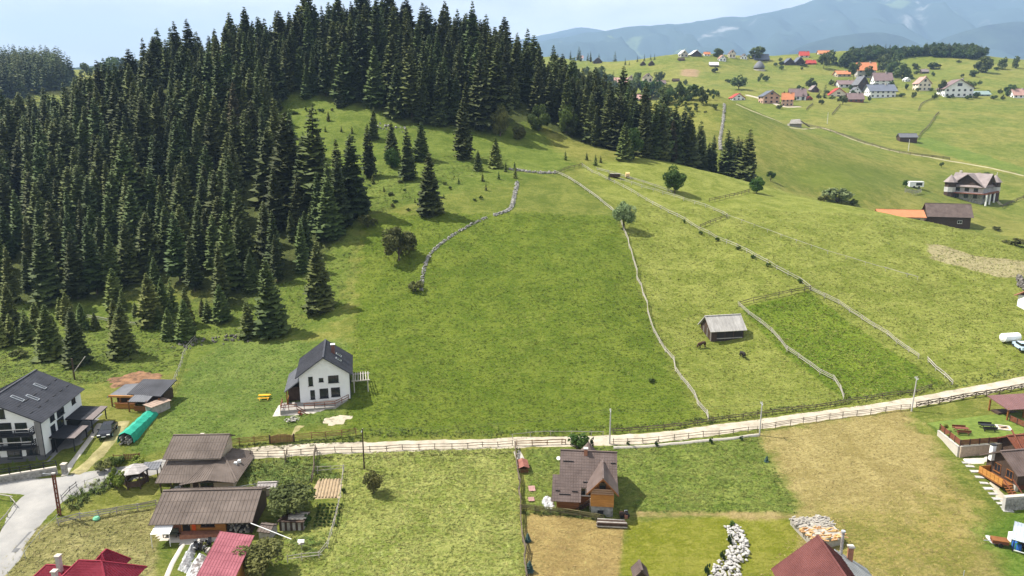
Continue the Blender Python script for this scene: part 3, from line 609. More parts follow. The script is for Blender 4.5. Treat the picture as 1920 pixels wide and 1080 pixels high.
def roof_plane(b, P, th=.14, rib=0.0, rows=0.0, rw=.05, rh=.05):
    """P: eave-left, eave-right, ridge-right, ridge-left seen from outside. Adds slab, seams along the fall and course steps"""
    P = [Vector(p) for p in P]; b.slab(P, th); nr = (P[1] - P[0]).cross(P[2] - P[0]).normalized()
    if rib:
        k = max(2, int((P[1] - P[0]).length / rib))
        for i in range(k + 1):
            t = min(max(i / k, .003), .997); p, q = P[0].lerp(P[1], t), P[3].lerp(P[2], t)
            if (q - p).length > .1: b.beam(p + nr * rh * .35, q + nr * rh * .35, rw, rh, nr)
    if rows:
        k = max(1, int((P[3] - P[0]).length / rows))
        for i in range(1, k):
            t = i / k; b.beam(P[0].lerp(P[3], t) + nr * .008, P[1].lerp(P[2], t) + nr * .008, .05, .036, nr)
    return b
def face_frame(W, D, face, s):
    if face == 'F': return Vector((s, 0, 0)), Vector((1, 0, 0)), Vector((0, -1, 0))
    if face == 'B': return Vector((s, D, 0)), Vector((-1, 0, 0)), Vector((0, 1, 0))
    if face == 'R': return Vector((W / 2, s, 0)), Vector((0, 1, 0)), Vector((1, 0, 0))
    return Vector((-W / 2, s, 0)), Vector((0, -1, 0)), Vector((-1, 0, 0))
def window(par, fr, z, w, h, fm=None, sill=True, mull=1, name='window', off=0.0):
    P, a, nr = fr; P = P + nr * off; fm = fm or M_char; b = MB(); t = .07; Z = Vector((0, 0, 1)); c = P + Z * z
    def bar(x0, x1, z0, z1, d0, d1):
        V = [c + a * x + nr * d + Z * zz for x in (x0, x1) for d in (d0, d1) for zz in (z0, z1)]
        b.add(V, [(0, 1, 3, 2), (4, 6, 7, 5), (0, 4, 5, 1), (2, 3, 7, 6), (0, 2, 6, 4), (1, 5, 7, 3)])
    bar(-w / 2 - t, -w / 2, -t, h + t, -.03, .07); bar(w / 2, w / 2 + t, -t, h + t, -.03, .07); bar(-w / 2, w / 2, h, h + t, -.03, .07); bar(-w / 2, w / 2, -t, 0, -.03, .07)
    for i in range(1, mull + 1): x = -w / 2 + w * i / (mull + 1); bar(x - .03, x + .03, 0, h, -.03, .05)
    o = b.make(name, fm, par); b = MB(); bar(-w / 2, w / 2, 0, h, -.02, .022); b.make('pane', M_glass, o)
    if sill: b = MB(); bar(-w / 2 - .15, w / 2 + .15, -t - .06, -t, -.02, .14); b.make('sill', fm, o)
    return o
def door(par, fr, w, h, m, z=0.0):
    P, a, nr = fr; c = P + Vector((0, 0, z)); b = MB()
    b.beam(c + a * (-w / 2) + nr * .02 + Vector((0, 0, h / 2)), c + a * (w / 2) + nr * .02 + Vector((0, 0, h / 2)), .1, h); o = b.make('door', m, par)
    MB().beam(c + a * (w * .36) + nr * .07 + Vector((0, 0, h * .45)), c + a * (w * .36) + nr * .07 + Vector((0, 0, h * .52)), .05, .05).make('handle', M_metal, o); return o
def gable(name, p, rz, W, D, eave, ridge, wall, roof, label, cat='house', axis='x', ov=.5, rib=.45, rows=.0, base=None, basem=None, found=1.5, group=None, gabm=None, th=.14, ridge_at=.5):
    """gabled building: front face on y=0 looking to -y; ridge along x (eaves front and back) or along y (gable to the front)"""
    o = empty(name, p, rz); b = MB(); x0, x1 = -W / 2, W / 2
    if axis == 'x':
        yr = D * ridge_at; V = [(x0, 0, -found), (x0, D, -found), (x0, D, eave), (x0, yr, ridge), (x0, 0, eave)]; V2 = [(x1, q[1], q[2]) for q in V]
    else:
        xr = x0 + W * ridge_at; V = [(x1, 0, -found), (x0, 0, -found), (x0, 0, eave), (xr, 0, ridge), (x1, 0, eave)]; V2 = [(q[0], D, q[2]) for q in V]
    b.add(V + V2, [(0, 1, 2, 3, 4)[::-1], (5, 6, 7, 8, 9)] + [(i, (i + 1) % 5, (i + 1) % 5 + 5, i + 5) for i in range(5) if i not in (2, 3)]); wl_ = b.make('wall', wall, o)
    b = MB(); u = .16
    if axis == 'x':
        s1 = (ridge - eave) / yr; s2 = (ridge - eave) / (D - yr); X0, X1 = x0 - ov, x1 + ov; e1, e2 = eave - s1 * ov + u, eave - s2 * ov + u; r = ridge + u
        roof_plane(b, [(X0, -ov, e1), (X1, -ov, e1), (X1, yr, r), (X0, yr, r)], th, rib, rows); roof_plane(b, [(X1, D + ov, e2), (X0, D + ov, e2), (X0, yr, r), (X1, yr, r)], th, rib, rows)
        b.beam((X0, yr, r + .03), (X1, yr, r + .03), .3, .1)
    else:
        s1 = (ridge - eave) / (xr - x0); s2 = (ridge - eave) / (x1 - xr); e1, e2 = eave - s1 * ov + u, eave - s2 * ov + u; r = ridge + u; Y0, Y1 = -ov, D + ov
        roof_plane(b, [(x0 - ov, Y1, e1), (x0 - ov, Y0, e1), (xr, Y0, r), (xr, Y1, r)], th, rib, rows); roof_plane(b, [(x1 + ov, Y0, e2), (x1 + ov, Y1, e2), (xr, Y1, r), (xr, Y0, r)], th, rib, rows)
        b.beam((xr, Y0, r + .03), (xr, Y1, r + .03), .3, .1)
    o['_'] = 0; del o['_']
    rf = b.make('roof', roof, o)
    if base: MB().box(x0 - .05, x1 + .05, -.05, D + .05, -found, base).make('plinth', basem or M_conc, o)
    tag(o, label, cat, group); return o, rf
def chimney(rf, x, y, z0, z1, w=.6, m=None, cap=None):
    c = MB().box(x - w / 2, x + w / 2, y - w / 2, y + w / 2, z0, z1).make('chimney', m or M_brick, rf); MB().box(x - w / 2 - .09, x + w / 2 + .09, y - w / 2 - .09, y + w / 2 + .09, z1 + .002, z1 + .12).make('chimney_cap', cap or M_conc, rf); return c
def skylight(rf, c, along, fall, nr, w=.8, h=1.2, m=None):
    c, a, f, nr = Vector(c), Vector(along).normalized(), Vector(fall).normalized(), Vector(nr).normalized(); b = MB()
    b.beam(c - f * h / 2 + nr * .05, c + f * h / 2 + nr * .05, w, .14, nr); s = b.make('roof_window', m or M_metal, rf); MB().beam(c - f * (h / 2 - .1) + nr * .1, c + f * (h / 2 - .1) + nr * .1, w - .2, .06, nr).make('roof_window_pane', M_glass, rf); return s
def railing(par, P, h=1.0, m=None, rails=3, post=1.6, rw=.06, name='railing'):
    """posts and rails along a path, each its own piece"""
    m = m or M_char; P = [Vector(p) for p in P]
    for i in range(len(P) - 1):
        a, c = P[i], P[i + 1]; k = max(1, round((c - a).length / post)); up_ = Vector((0, 0, 1))
        for j in range(k + (i == len(P) - 2)):
            q = a.lerp(c, j / k); MB().beam(q, q + up_ * h, .09, .09).make('post', m, par)
        for r_ in range(rails):
            z = h * (1 - r_ * .85 / max(1, rails)) - .03; MB().beam(a + up_ * z, c + up_ * z, rw, .09).make('rail', m, par)
def hip(b, x0, x1, y0, y1, ze, zr, run=None, rib=.3, rows=.35, th=.14):
    """hipped roof over a rectangle, ridge along its longer side"""
    w, d = x1 - x0, y1 - y0
    if w >= d:
        k = run or d / 2; ym = (y0 + y1) / 2; A, B_ = (x0 + k, ym, zr), (x1 - k, ym, zr)
        Q = [[(x0, y0, ze), (x1, y0, ze), B_, A], [(x1, y1, ze), (x0, y1, ze), A, B_], [(x1, y0, ze), (x1, y1, ze), B_, B_], [(x0, y1, ze), (x0, y0, ze), A, A]]
    else:
        k = run or w / 2; xm = (x0 + x1) / 2; A, B_ = (xm, y0 + k, zr), (xm, y1 - k, zr)
        Q = [[(x0, y0, ze), (x1, y0, ze), A, A], [(x1, y1, ze), (x0, y1, ze), B_, B_], [(x1, y0, ze), (x1, y1, ze), B_, A], [(x0, y1, ze), (x0, y0, ze), A, B_]]
    for q in Q:
        if q[2] == q[3]:
            b.slab([q[0], q[1], q[2]], th)
            P = [Vector(t) for t in q]; nr = (P[1] - P[0]).cross(P[2] - P[0]).normalized(); k2 = max(2, int((P[1] - P[0]).length / rib))
            for i in range(1, k2):
                t = i / k2; s = 1 - abs(2 * t - 1); p = P[0].lerp(P[1], t); m_ = P[0].lerp(P[1], .5); top = p + (P[2] - m_) * s
                if s > .08: b.beam(p + nr * .015, top + nr * .015, .045, .045, nr)
        else: roof_plane(b, q, th, rib, rows)
    for p, q in ((Q[0][0], A), (Q[0][1], B_ if w >= d else A), (Q[1][0], B_), (Q[1][1], A if w >= d else B_), (A, B_)):
        if (Vector(p) - Vector(q)).length > .05: b.beam(Vector(p) + Vector((0, 0, .03)), Vector(q) + Vector((0, 0, .03)), .2, .09)
    return b

# ------------------------------------------------------------------ white guest house with charcoal roof
C = G(86, 862); rz = R(7); ax = Vector((math.cos(rz), math.sin(rz), 0)); p0 = C - ax * 6.6; p0.z = 0.35
gh, rf = gable('guest_house', p0, rz, 13.2, 13.0, 6.3, 9.7, M_white, M_charroof, 'three-storey white guest house with charcoal roof and balconies', axis='y', ov=.55, rib=.42, base=.75, basem=mat('dark_plinth', (.10, .10, .105), .8))
for sy in (1, 3.3, 5.6, 7.9, 10.2, 12.2):
    for k, (xx, zz) in enumerate(((5.1, 7.07), (3.2, 8.05))):
        MB().beam((xx - .05, sy - .4 + k * .5, zz + .17), (xx - .05, sy + .5 + k * .5, zz + .17), .14, .16).make('snow_guard', M_black, rf)
nr = (3.4, 0, 6.6)
for (xx, yy) in ((2.2, 3.2), (3.4, 5.0), (2.6, 9.0)): skylight(rf, (xx, yy, 9.86 - xx * .515 + .02), (0, 1, 0), (6.6, 0, -3.4), nr, .7, 1.9)
for x, z, w, h, mu in ((5.0, .95, 1.7, 1.3, 1), (2.4, .5, 1.9, 1.75, 1), (-.6, .95, 1.7, 1.3, 1), (4.5, 2.95, 1.5, 1.2, 1), (2.6, 2.55, 1.7, 1.75, 1), (.2, 2.95, 1.5, 1.2, 1), (-2.2, 2.55, 1.7, 1.75, 1), (3.9, 4.85, 1.5, 1.2, 1), (1.6, 4.55, 1.8, 1.6, 1), (-.8, 4.85, 1.5, 1.2, 1), (-3.4, 4.55, 1.8, 1.6, 1), (.4, 7.0, 2.9, 1.35, 2)):
    window(gh, face_frame(13.2, 13, 'F', x), z, w, h, M_char, mull=mu)
MB().box(5.75, 6.63, -.035, .0, .76, 6.25).make('cladding_strip', mat('grey_cladding', (.22, .215, .21), .7), gh)
MB().box(6.602, 6.66, -.08, .05, .5, 6.1).make('drain_pipe', M_char, gh)
for y, z, w, h in ((3.4, 4.9, 1.2, 1.2), (6.0, 4.7, 2.1, 1.35), (3.2, 2.95, 1.2, 1.2), (5.6, 2.8, 1.9, 1.5), (10.4, 4.9, 1.1, 1.2)): window(gh, face_frame(13.2, 13, 'R', y), z, w, h, M_char)
for z in (2.35, 4.35):
    MB().box(-6.55, 5.7, -1.35, -.002, z, z + .2).make('balcony_floor', M_char, gh)
    railing(gh, [(-6.5, -1.3, z + .2), (5.65, -1.3, z + .2), (5.65, -.1, z + .2)], 1.0, M_char, 3, 2.2)
    MB().box(-6.5, 5.66, -1.36, -1.24, z + 1.2, z + 1.27).make('handrail', mat('pale_handrail', (.62, .58, .56), .5), gh)
# dark carports against its side
for k, (y0, y1, x1, zt) in enumerate(((1.6, 6.2, 10.3, 2.75), (6.9, 12.4, 10.8, 3.5))):
    cp = empty('carport', p0, rz); b = MB(); roof_plane(b, [(x1, y0, zt - .25), (x1, y1, zt - .25), (6.68, y1, zt + .15), (6.68, y0, zt + .15)], .16, .5); b.make('roof', M_char, cp)
    b = MB(); roof_plane(b, [(x1 + .02, y0 - .05, zt - .15), (x1 + .02, y1 + .05, zt - .15), (x1 - 1.1, y1 + .05, zt - .05), (x1 - 1.1, y0 - .05, zt - .05)], .08, .4); b.make('roof_edge', mat('brown_grey_sheet', (.20, .165, .155), .6), cp)
    for x in (x1 - .3, 7.4):
        for y in (y0 + .2, y1 - .2): MB().box(x - .07, x + .07, y - .07, y + .07, -1, zt - .3).make('post', M_char, cp)
    MB().box(6.72, 6.8, y0 + .3, y1 - .3, -1, zt - .4).make('back_panel', M_black, cp)
    tag(cp, ('nearer', 'farther')[k] + ' dark flat-roofed carport against the white guest house', 'carport')
struct(sheet('courtyard_paving', [(88, 872), (112, 845), (150, 835), (180, 790), (195, 770), (160, 765), (120, 800), (95, 850)], mat('grey_paving', (.20, .195, .19), .85, .12, .8, .2, 8), .05), 'dark grey paved yard beside the guest house')
struct(strip('garden_path', [(120, 893), (132, 872), (150, 848), (172, 818), (186, 795)], 1.0, M_conclt, .06, wob=.05), 'pale paved edging beside the guest house yard')
# low stone garden wall and black fence
def wall_run(name, P, h, th, m, label, cat='wall', cap=None, z_off=-.6, blocks=None, bm=None):
    o = empty(name, P[0]); b = MB()
    for i in range(len(P) - 1):
        a, c = P[i] - P[0], P[i + 1] - P[0]; b.beam(a + Vector((0, 0, (h + z_off) / 2)), c + Vector((0, 0, (h + z_off) / 2)), th, h - z_off)
        if cap: MB().beam(a + Vector((0, 0, h + .05)), c + Vector((0, 0, h + .05)), th + .1, .1).make('coping', cap, o)
    b.make('core', m, o)
    if blocks:
        bw, bh = blocks; rr = random.Random(len(label)); b = MB()
        for i in range(len(P) - 1):
            a, c = P[i] - P[0], P[i + 1] - P[0]; L = (c - a).length; d = (c - a) / L; nrm = Vector((d.y, -d.x, 0))
            for r_ in range(int(h / bh)):
                x = -(r_ % 2) * bw / 2
                while x < L - .05:
                    w = bw * rr.uniform(.75, 1.2); x0, x1 = max(0, x), min(L, x + w); z = r_ * bh + bh / 2; pr = rr.uniform(.02, .06)
                    if x1 - x0 > .06: b.beam(a + d * (x0 + .015) + nrm * (th / 2 + pr / 2) + Vector((0, 0, z)), a + d * (x1 - .015) + nrm * (th / 2 + pr / 2) + Vector((0, 0, z)), pr + .02, bh - .03)
                    x += w
        q = b.make('blocks', bm or m, o); q['kind'] = 'stuff'
    tag(o, label, cat); return o
Pw = [G(-70, 918), G(0, 906), G(60, 896), G(108, 888)]
wall_run('garden_wall', Pw, 1.05, .35, M_conc, 'low stone garden wall with pale coping below the guest house', cap=M_conclt, blocks=(.5, .3), bm=M_stone)
gf = empty('metal_fence', Pw[0]); railing(gf, [q - Pw[0] + Vector((0, 0, 1.15)) for q in Pw], .95, M_char, 2, 1.5, .05); tag(gf, 'black metal fence standing on the low stone garden wall', 'fence')
for k, u in enumerate((8, 18, 27, 36, 54, 72, 83)):
    q = G(u, 886 - u * .09); spruce(q, [1.5, 1.4, 1.9, 1.2, 2.0, 2.2, 1.6][k], 'small clipped conifer behind the black fence of the guest house', 'clipped conifers along the guest house fence', YSP[k % 3], 'conifer_shrub', .95)
gp = empty('gate_pillar', G(122, 888)); MB().box(-.3, .3, -.3, .3, -.4, 1.5).make('pillar', M_stone, gp); MB().box(-.38, .38, -.38, .38, 1.502, 1.62).make('coping', M_conclt, gp); tag(gp, 'stone gate pillar at the end of the low garden wall', 'pillar')

# ------------------------------------------------------------------ garden pavilion, car, tarp stack
p = G(250, 768); p.z -= .1; pv = empty('garden_pavilion', p, R(-4))
MB().box(-4.2, 4.4, 2.2, 5.2, -.5, 2.3).make('back_wall', M_wooddk, pv); b = MB(); roof_plane(b, [(-1.6, 1.2, 2.4), (4.9, .4, 2.5), (5.2, 5.4, 3.7), (-1.0, 5.6, 3.6)], .16, .38); b.make('roof', M_charroof, pv)
b = MB(); roof_plane(b, [(-5.0, .8, 1.95), (-.9, 1.0, 2.3), (-.7, 4.6, 3.2), (-3.9, 4.6, 2.9)], .14, .4); b.make('side_roof', M_greyroof, pv)
b = MB(); roof_plane(b, [(-.2, -1.0, 1.95), (3.2, -1.0, 2.0), (3.4, .9, 2.5), (0, .9, 2.45)], .12, .4); b.make('porch_roof', M_greyroof, pv)
for x, y in ((-4.3, .9), (-2.6, .7), (-.2, -.8), (3.0, -.8), (4.5, .5)): MB().box(x - .09, x + .09, y - .09, y + .09, -.5, 2.1).make('post', M_wood, pv)
MB().box(-3.4, .1, .35, .5, 0, 1.0).make('counter_panel', M_woodor, pv); MB().box(-3.6, .2, .2, .7, 1.002, 1.08).make('counter_top', M_wood, pv); MB().box(-4.6, .4, .55, .8, 2.0, 2.35).make('lintel', M_woodor, pv)
MB().box(.5, 3.0, -.5, -.38, 0, .95).make('parapet', M_wood, pv); MB().box(-4.4, 4.4, 0.9, 5.0, -.5, .02).make('floor', M_conclt, pv)
tag(pv, 'low dark-roofed wooden garden pavilion with open counter', 'pavilion')
# dug soil bank behind it
struct(sheet('dug_bank', [(205, 712), (235, 705), (262, 697), (300, 700), (302, 722), (270, 722), (238, 724), (212, 728)], mat('dug_earth', (.10, .055, .030), .95, .45, .9, .7, 4, hue=(.32, .17, .085)), .22, jag=.5), 'bare reddish earth bank dug behind the pavilion')
def car(p, heading, paint, label):
    o = empty('parked_car', p, heading); b = MB()   # forward = +x
    prof = [(-2.15, .45), (-2.2, .85), (-1.95, 1.0), (-1.55, 1.05), (1.0, .98), (1.95, .85), (2.2, .62), (2.2, .38), (1.9, .28), (-1.95, .28)]
    hw = .88; V = []; n_ = len(prof)
    for y, s in ((-hw, .97), (-hw + .12, 1.0), (hw - .12, 1.0), (hw, .97)):
        for x, z in prof: V.append((x * s, y, .28 + (z - .28) * (1 if abs(y) < hw else .93)))
    F = [tuple(range(n_))[::-1], tuple(3 * n_ + i for i in range(n_))] + [(k * n_ + i, k * n_ + (i + 1) % n_, (k + 1) * n_ + (i + 1) % n_, (k + 1) * n_ + i) for k in range(3) for i in range(n_)]
    F = [f[::-1] for f in F]; body = mesh('body', V, F, paint, o)
    cab = [(-1.75, 1.03), (-1.1, 1.46), (.15, 1.48), (1.0, 1.0)]; V = []
    for y, k in ((-.80, 0), (.80, 0)):
        for x, z in cab: V.append((x, y * (1 if z < 1.1 else .80), z))
    mesh('cabin_glass', V, [(0, 1, 2, 3)[::-1], (4, 5, 6, 7), (0, 4, 5, 1)[::-1], (1, 5, 6, 2)[::-1], (2, 6, 7, 3)[::-1]], M_glass, o)
    V = [(-1.12, -.66, 1.462), (-1.12, .66, 1.462), (.17, .66, 1.482), (.17, -.66, 1.482)]; MB().slab([V[0], V[3], V[2], V[1]], .03).make('car_roof', paint, o)
    for x in (-1.3, 1.35):
        for y in (-.86, .86):
            w = MB().tube([(x, y - .11, .32), (x, y + .11, .32)], .32, 14).make('wheel', M_black, o); s = 1 if y > 0 else -1; MB().tube([(x, y + s * .112, .32), (x, y + s * .125, .32)], .2, 10).make('rim', M_metal, w)
    for y in (-.62, .62): MB().box(2.05, 2.19, y - .2, y + .2, .60, .74).make('headlight', M_whitep, o); MB().box(-2.2, -2.1, y - .18, y + .18, .7, .84).make('tail_light', M_redroof, o)
    MB().box(2.19, 2.23, -.26, .26, .40, .52).make('number_plate', M_whitep, o)
    for y in (-.98, .98): MB().box(.62, .78, y - .1, y + .1, .95, 1.1).make('wing_mirror', paint, o)
    o.scale = (1.12, 1.12, 1.12); tag(o, label, 'car'); return o
M_carp = mat('dark_blue_car_paint', (.012, .013, .019), .25, .05, 1, spec=.4)
a, c = G(195, 827), G(210, 800); d = a - c; car((a + c) / 2 + Vector((0, 0, .03)), math.atan2(d.y, d.x), M_carp, 'dark saloon car parked on the worn grass drive')
a, c = G(236, 834), G(284, 778); d = (c - a); L = d.length; o = empty('tarp_covered_stack', a, math.atan2(d.y, d.x)); V, F = [], []; N = 16
for i in range(N + 1):
    x = L * i / N; s = .06 * math.sin(i * 1.9)
    for (y, z) in ((-1.25, .25), (-1.15, 1.1), (-.9, 1.65), (0, 2.05), (.9, 1.65), (1.15, 1.1), (1.25, .25)):
        V.append((x + .05 * math.sin(y * 3 + i), y + .07 * noise.noise((i * .7, y, 3)), z + s + .1 * noise.noise((i * .8, y * 2, 1))))
for i in range(N):
    for j in range(6): k = i * 7 + j; F.append((k, k + 7, k + 8, k + 1)[::-1])
t_ = mesh('tarpaulin', V, F, M_tarp, o, False)
md = t_.modifiers.new('thick', 'SOLIDIFY'); md.thickness = .02; md.offset = -1
b = MB(); rr = random.Random(4)
for k in range(26): y = rr.uniform(-.85, .85); z = rr.uniform(.12, 1.35); b.tube([(rr.uniform(-.5, .1), y, z), (L - .1, y, z)], rr.uniform(.09, .14), 6)
b.make('logs', M_woodgr, o); tag(o, 'long log stack under a bright green tarpaulin', 'log stack')
p = G(296, 772); o = empty('plank_stack', p, R(62))
for k in range(5): MB().box(-1.6, 1.8, -.9 + k * .36, -.57 + k * .36, .05, 1.45 + .05 * (k % 2)).make('plank_pack', M_woodgr, o)
b = MB(); roof_plane(b, [(-1.9, -1.1, 1.62), (2, -1.1, 1.6), (2, 1.1, 1.72), (-1.9, 1.1, 1.74)], .05, .5); b.make('cover_sheet', mat('rusty_sheet', (.30, .22, .17), .8, .2, 1), o); tag(o, 'weathered plank stack under brown sheets behind the green tarpaulin', 'plank stack')

# ------------------------------------------------------------------ brown-roofed house by the road, with summer house and long barn
p = Vector((-50.5, 94.6, -2.1)); bh = empty('brown_roofed_house', p, R(2)); bh.scale = (1, 1, .84)
MB().box(4.0, 10.2, .3, 8.2, -1.5, 2.55).make('wall', M_tan, bh); MB().box(.1, 4.0, 3.3, 8.1, -1.5, 2.5).make('porch_back_wall', M_tan, bh)
MB().box(-.1, 7.4, 3.4, 8.6, 2.55, 4.95).make('upper_wall', M_tan, bh)
b = MB(); roof_plane(b, [(-.5, -.7, 2.35), (11.1, -.7, 2.35), (7.9, 3.9, 4.3), (-.5, 3.9, 4.3)], .14, .42, 1.6); rf = b.make('lower_roof', M_brownroof, bh)
b = MB(); roof_plane(b, [(11.1, -.7, 2.35), (11.1, 8.9, 2.35), (7.9, 7.0, 4.3), (7.9, 3.9, 4.3)], .14, .42); b.beam((11.1, -.7, 2.4), (7.9, 3.9, 4.35), .25, .1); b.make('hip_roof', M_brownroof, bh)
b = MB(); roof_plane(b, [(3.0, -1.0, 2.1), (7.05, -1.05, 2.95), (7.05, 3.4, 4.15), (5.2, 3.2, 3.98)], .1, .42); roof_plane(b, [(7.05, -1.05, 2.95), (10.9, -1.0, 2.32), (8.6, 2.9, 3.9), (7.05, 3.4, 4.15)], .1, .42); b.make('cross_gable_roof', M_brownroof, bh)
b = MB(); roof_plane(b, [(-.7, 2.7, 4.75), (7.8, 2.7, 4.75), (7.8, 7.0, 7.0), (-.7, 7.0, 7.0)], .14, .42, 1.5); roof_plane(b, [(7.8, 9.2, 5.6), (-.7, 9.2, 5.6), (-.7, 7.0, 7.0), (7.8, 7.0, 7.0)], .14, .42); b.beam((-.7, 7, 7.03), (7.8, 7, 7.03), .3, .1); b.make('upper_roof', M_brownroof, bh)
mesh('upper_gable', [(7.35, 3.4, 4.9), (7.35, 8.6, 4.9), (7.35, 8.6, 5.8), (7.35, 7, 6.85), (-.05, 3.4, 4.9), (-.05, 8.6, 4.9), (-.05, 8.6, 5.8), (-.05, 7, 6.85)], [(0, 1, 2, 3), (4, 7, 6, 5)], M_tan, bh)
mesh('front_gable', [(4.0, .28, 2.5), (10.2, .28, 2.5), (7.05, .28, 3.1)], [(0, 1, 2)], M_tan, bh)
window(bh, (Vector((6.4, .3, 0)), Vector((1, 0, 0)), Vector((0, -1, 0))), 1.0, 1.7, 1.1, M_wooddk, mull=3); door(bh, (Vector((4.8, .3, 0)), Vector((1, 0, 0)), Vector((0, -1, 0))), .8, 1.95, M_wooddk)
for x in (.1, 1.6, 3.2): MB().box(x - .07, x + .07, -.4, -.26, -1.5, 2.3).make('porch_post', M_wooddk, bh)
MB().box(1.5, 2.4, .6, 1.6, -.3, .6).make('porch_table', M_whitep, bh); MB().box(-.3, 4, -.6, 3.3, -1.0, -.05).make('porch_floor', M_conc, bh)
for x, y in ((9.6, 3.4), (9.9, 4.1)): MB().box(x - .2, x + .2, y - .2, y + .2, 3.1, 3.6).make('vent', M_whitep, bh)
tag(bh, 'tan house under two-level brown sheet roof beside the road', 'house')
chim = empty('chimney_post', G(381, 836)); MB().box(-.22, .22, -.22, .22, -.5, 1.9).make('shaft', M_concp, chim); MB().box(-.3, .3, -.3, .3, 1.902, 2.05).make('cap', M_conclt, chim); tag(chim, 'square grey post rising behind the brown sheet roof', 'post')
p = G(255, 905); o = empty('summer_house', p); b = MB(); P6 = [Vector((1.9 * math.cos(a), 1.9 * math.sin(a), 2.1)) for a in [i * math.pi / 3 + .3 for i in range(6)]]
for i in range(6): b.slab([P6[i], P6[(i + 1) % 6], Vector((0, 0, 3.0))], .1)
b.make('roof', mat('pale_shingle', (.36, .33, .31), .85, .2, 2), o)
for q in P6: MB().box(q.x * .86 - .07, q.x * .86 + .07, q.y * .86 - .07, q.y * .86 + .07, -.6, 2.12).make('post', M_wooddk, o)
for i in range(6):
    a, c = P6[i] * .84, P6[(i + 1) % 6] * .84; MB().beam((a.x, a.y, .45), (c.x, c.y, .45), .06, .9).make('panel', M_wooddk, o)
tag(o, 'small hexagonal summer house with pale shingle roof', 'summer house')
p = G(287, 898); o = empty('link_shelter', p, R(4)); b = MB(); roof_plane(b, [(-1.3, -.8, 1.9), (1.2, -.8, 1.9), (1.2, .9, 2.3), (-1.3, .9, 2.3)], .1, .4); b.make('roof', M_greyroof, o)
for x in (-1.1, 1.0):
    for y in (-.6, .7): MB().box(x - .06, x + .06, y - .06, y + .06, -.5, 2.0).make('post', M_wooddk, o)
tag(o, 'narrow grey roofed shelter between summer house and brown house', 'shelter')
p = Vector((-46.0, 83.5, -2.1)); rz = R(2.5); lb = empty('long_barn', p, rz); W, D = 12.9, 7.6; lb.scale = (.95, .95, .95)
MB().box(3.0, 12.7, 1.1, D, -1.5, 2.35).make('wall', M_woodor, lb); MB().box(.2, 3.0, 1.6, D, -1.5, 2.35).make('side_wall', M_brick, lb)
mesh('gable_wall', [(12.75, 0.2, -1.5), (12.75, D, -1.5), (12.75, D, 2.3), (12.75, 4.5, 4.2), (12.75, .2, 2.2), (12.65, 0.2, -1.5), (12.65, D, -1.5), (12.65, D, 2.3), (12.65, 4.5, 4.2), (12.65, .2, 2.2)], [(0, 1, 2, 3, 4), (9, 8, 7, 6, 5), (0, 4, 9, 5), (1, 6, 7, 2)], M_wooddk, lb)
b = MB(); roof_plane(b, [(-.5, -.7, 2.15), (13.3, -.7, 2.15), (13.3, 4.5, 4.35), (-.5, 4.5, 4.35)], .13, .5, 1.75); roof_plane(b, [(13.3, 8.2, 2.75), (-.5, 8.2, 2.75), (-.5, 4.5, 4.35), (13.3, 4.5, 4.35)], .13, .5); b.beam((-.5, 4.5, 4.4), (13.3, 4.5, 4.4), .35, .1); b.make('roof', M_brownroof, lb)
mesh('awning', [(.1, -1.7, 1.35), (2.6, -1.7, 1.35), (2.7, -.1, 2.0), (.3, -.1, 2.0)], [(0, 1, 2, 3)], M_whitep, lb).modifiers.new('t', 'SOLIDIFY').thickness = .04
for x in (.15, 2.55): MB().beam((x, -1.65, -1), (x, -1.65, 1.35), .07, .07).make('awning_post', M_whitep, lb)
fr = lambda x: (Vector((x, 1.1, 0)), Vector((1, 0, 0)), Vector((0, -1, 0)))
door(lb, fr(3.7), 1.0, 2.0, M_int); window(lb, fr(6.6), .7, 1.7, 1.2, M_wooddk, mull=2); MB().box(4.5, 5.0, .96, 1.04, .2, 2.0).make('curtain', mat('orange_cloth', (.70, .10, .01), .8), lb)
window(lb, fr(5.6), 1.2, .35, .4, M_wooddk, mull=0); MB().box(8.9, 9.1, .8, 1.05, -1, 2.3).make('door_panel', M_woodor, lb); MB().box(9.2, 12.6, .95, 1.08, -1.5, 2.2).make('store_shade_panel', M_int, lb)  # store opening is a near-black panel, its shade painted on the wall
for k in range(26):
    rr = random.Random(k); x, z = 9.5 + rr.random() * 2.9, .15 + .32 * (k % 5); MB().tube([(x, .35, z), (x, .95, z)], .15, 7).make('log', M_woodgr, lb)
MB().box(3.2, 8.4, -.2, .9, -1.2, .18).make('porch_step', M_brick, lb)
tag(lb, 'long barn with brown sheet roof, orange wooden front and white awning', 'barn')
struct(sheet('patio', [(290, 1003), (330, 1003), (400, 998), (425, 996), (412, 1012), (380, 1022), (345, 1020), (300, 1013)], M_conclt, .07), 'pale paved patio in front of the long barn')
struct(strip('yard_path', [(345, 1018), (335, 1035), (322, 1058), (308, 1095)], .7, M_conclt, .06, wob=.05), 'narrow pale paved path crossing the yard grass')
p = G(320, 1002); o = empty('garden_swing_seat', p + Vector((.3, -.6, 0))); MB().box(-.9, .9, -.3, .3, .4, .55).make('seat', mat('olive_cloth', (.10, .11, .08), .9), o); MB().box(-.9, .9, .25, .4, .55, 1.05).make('backrest', MATS['olive_cloth'], o)
for x in (-.85, .85):
    for y in (-.25, .3): MB().box(x - .04, x + .04, y - .04, y + .04, -.1, .45).make('leg', M_char, o)
tag(o, 'olive cushioned garden seat under the white awning', 'seat')

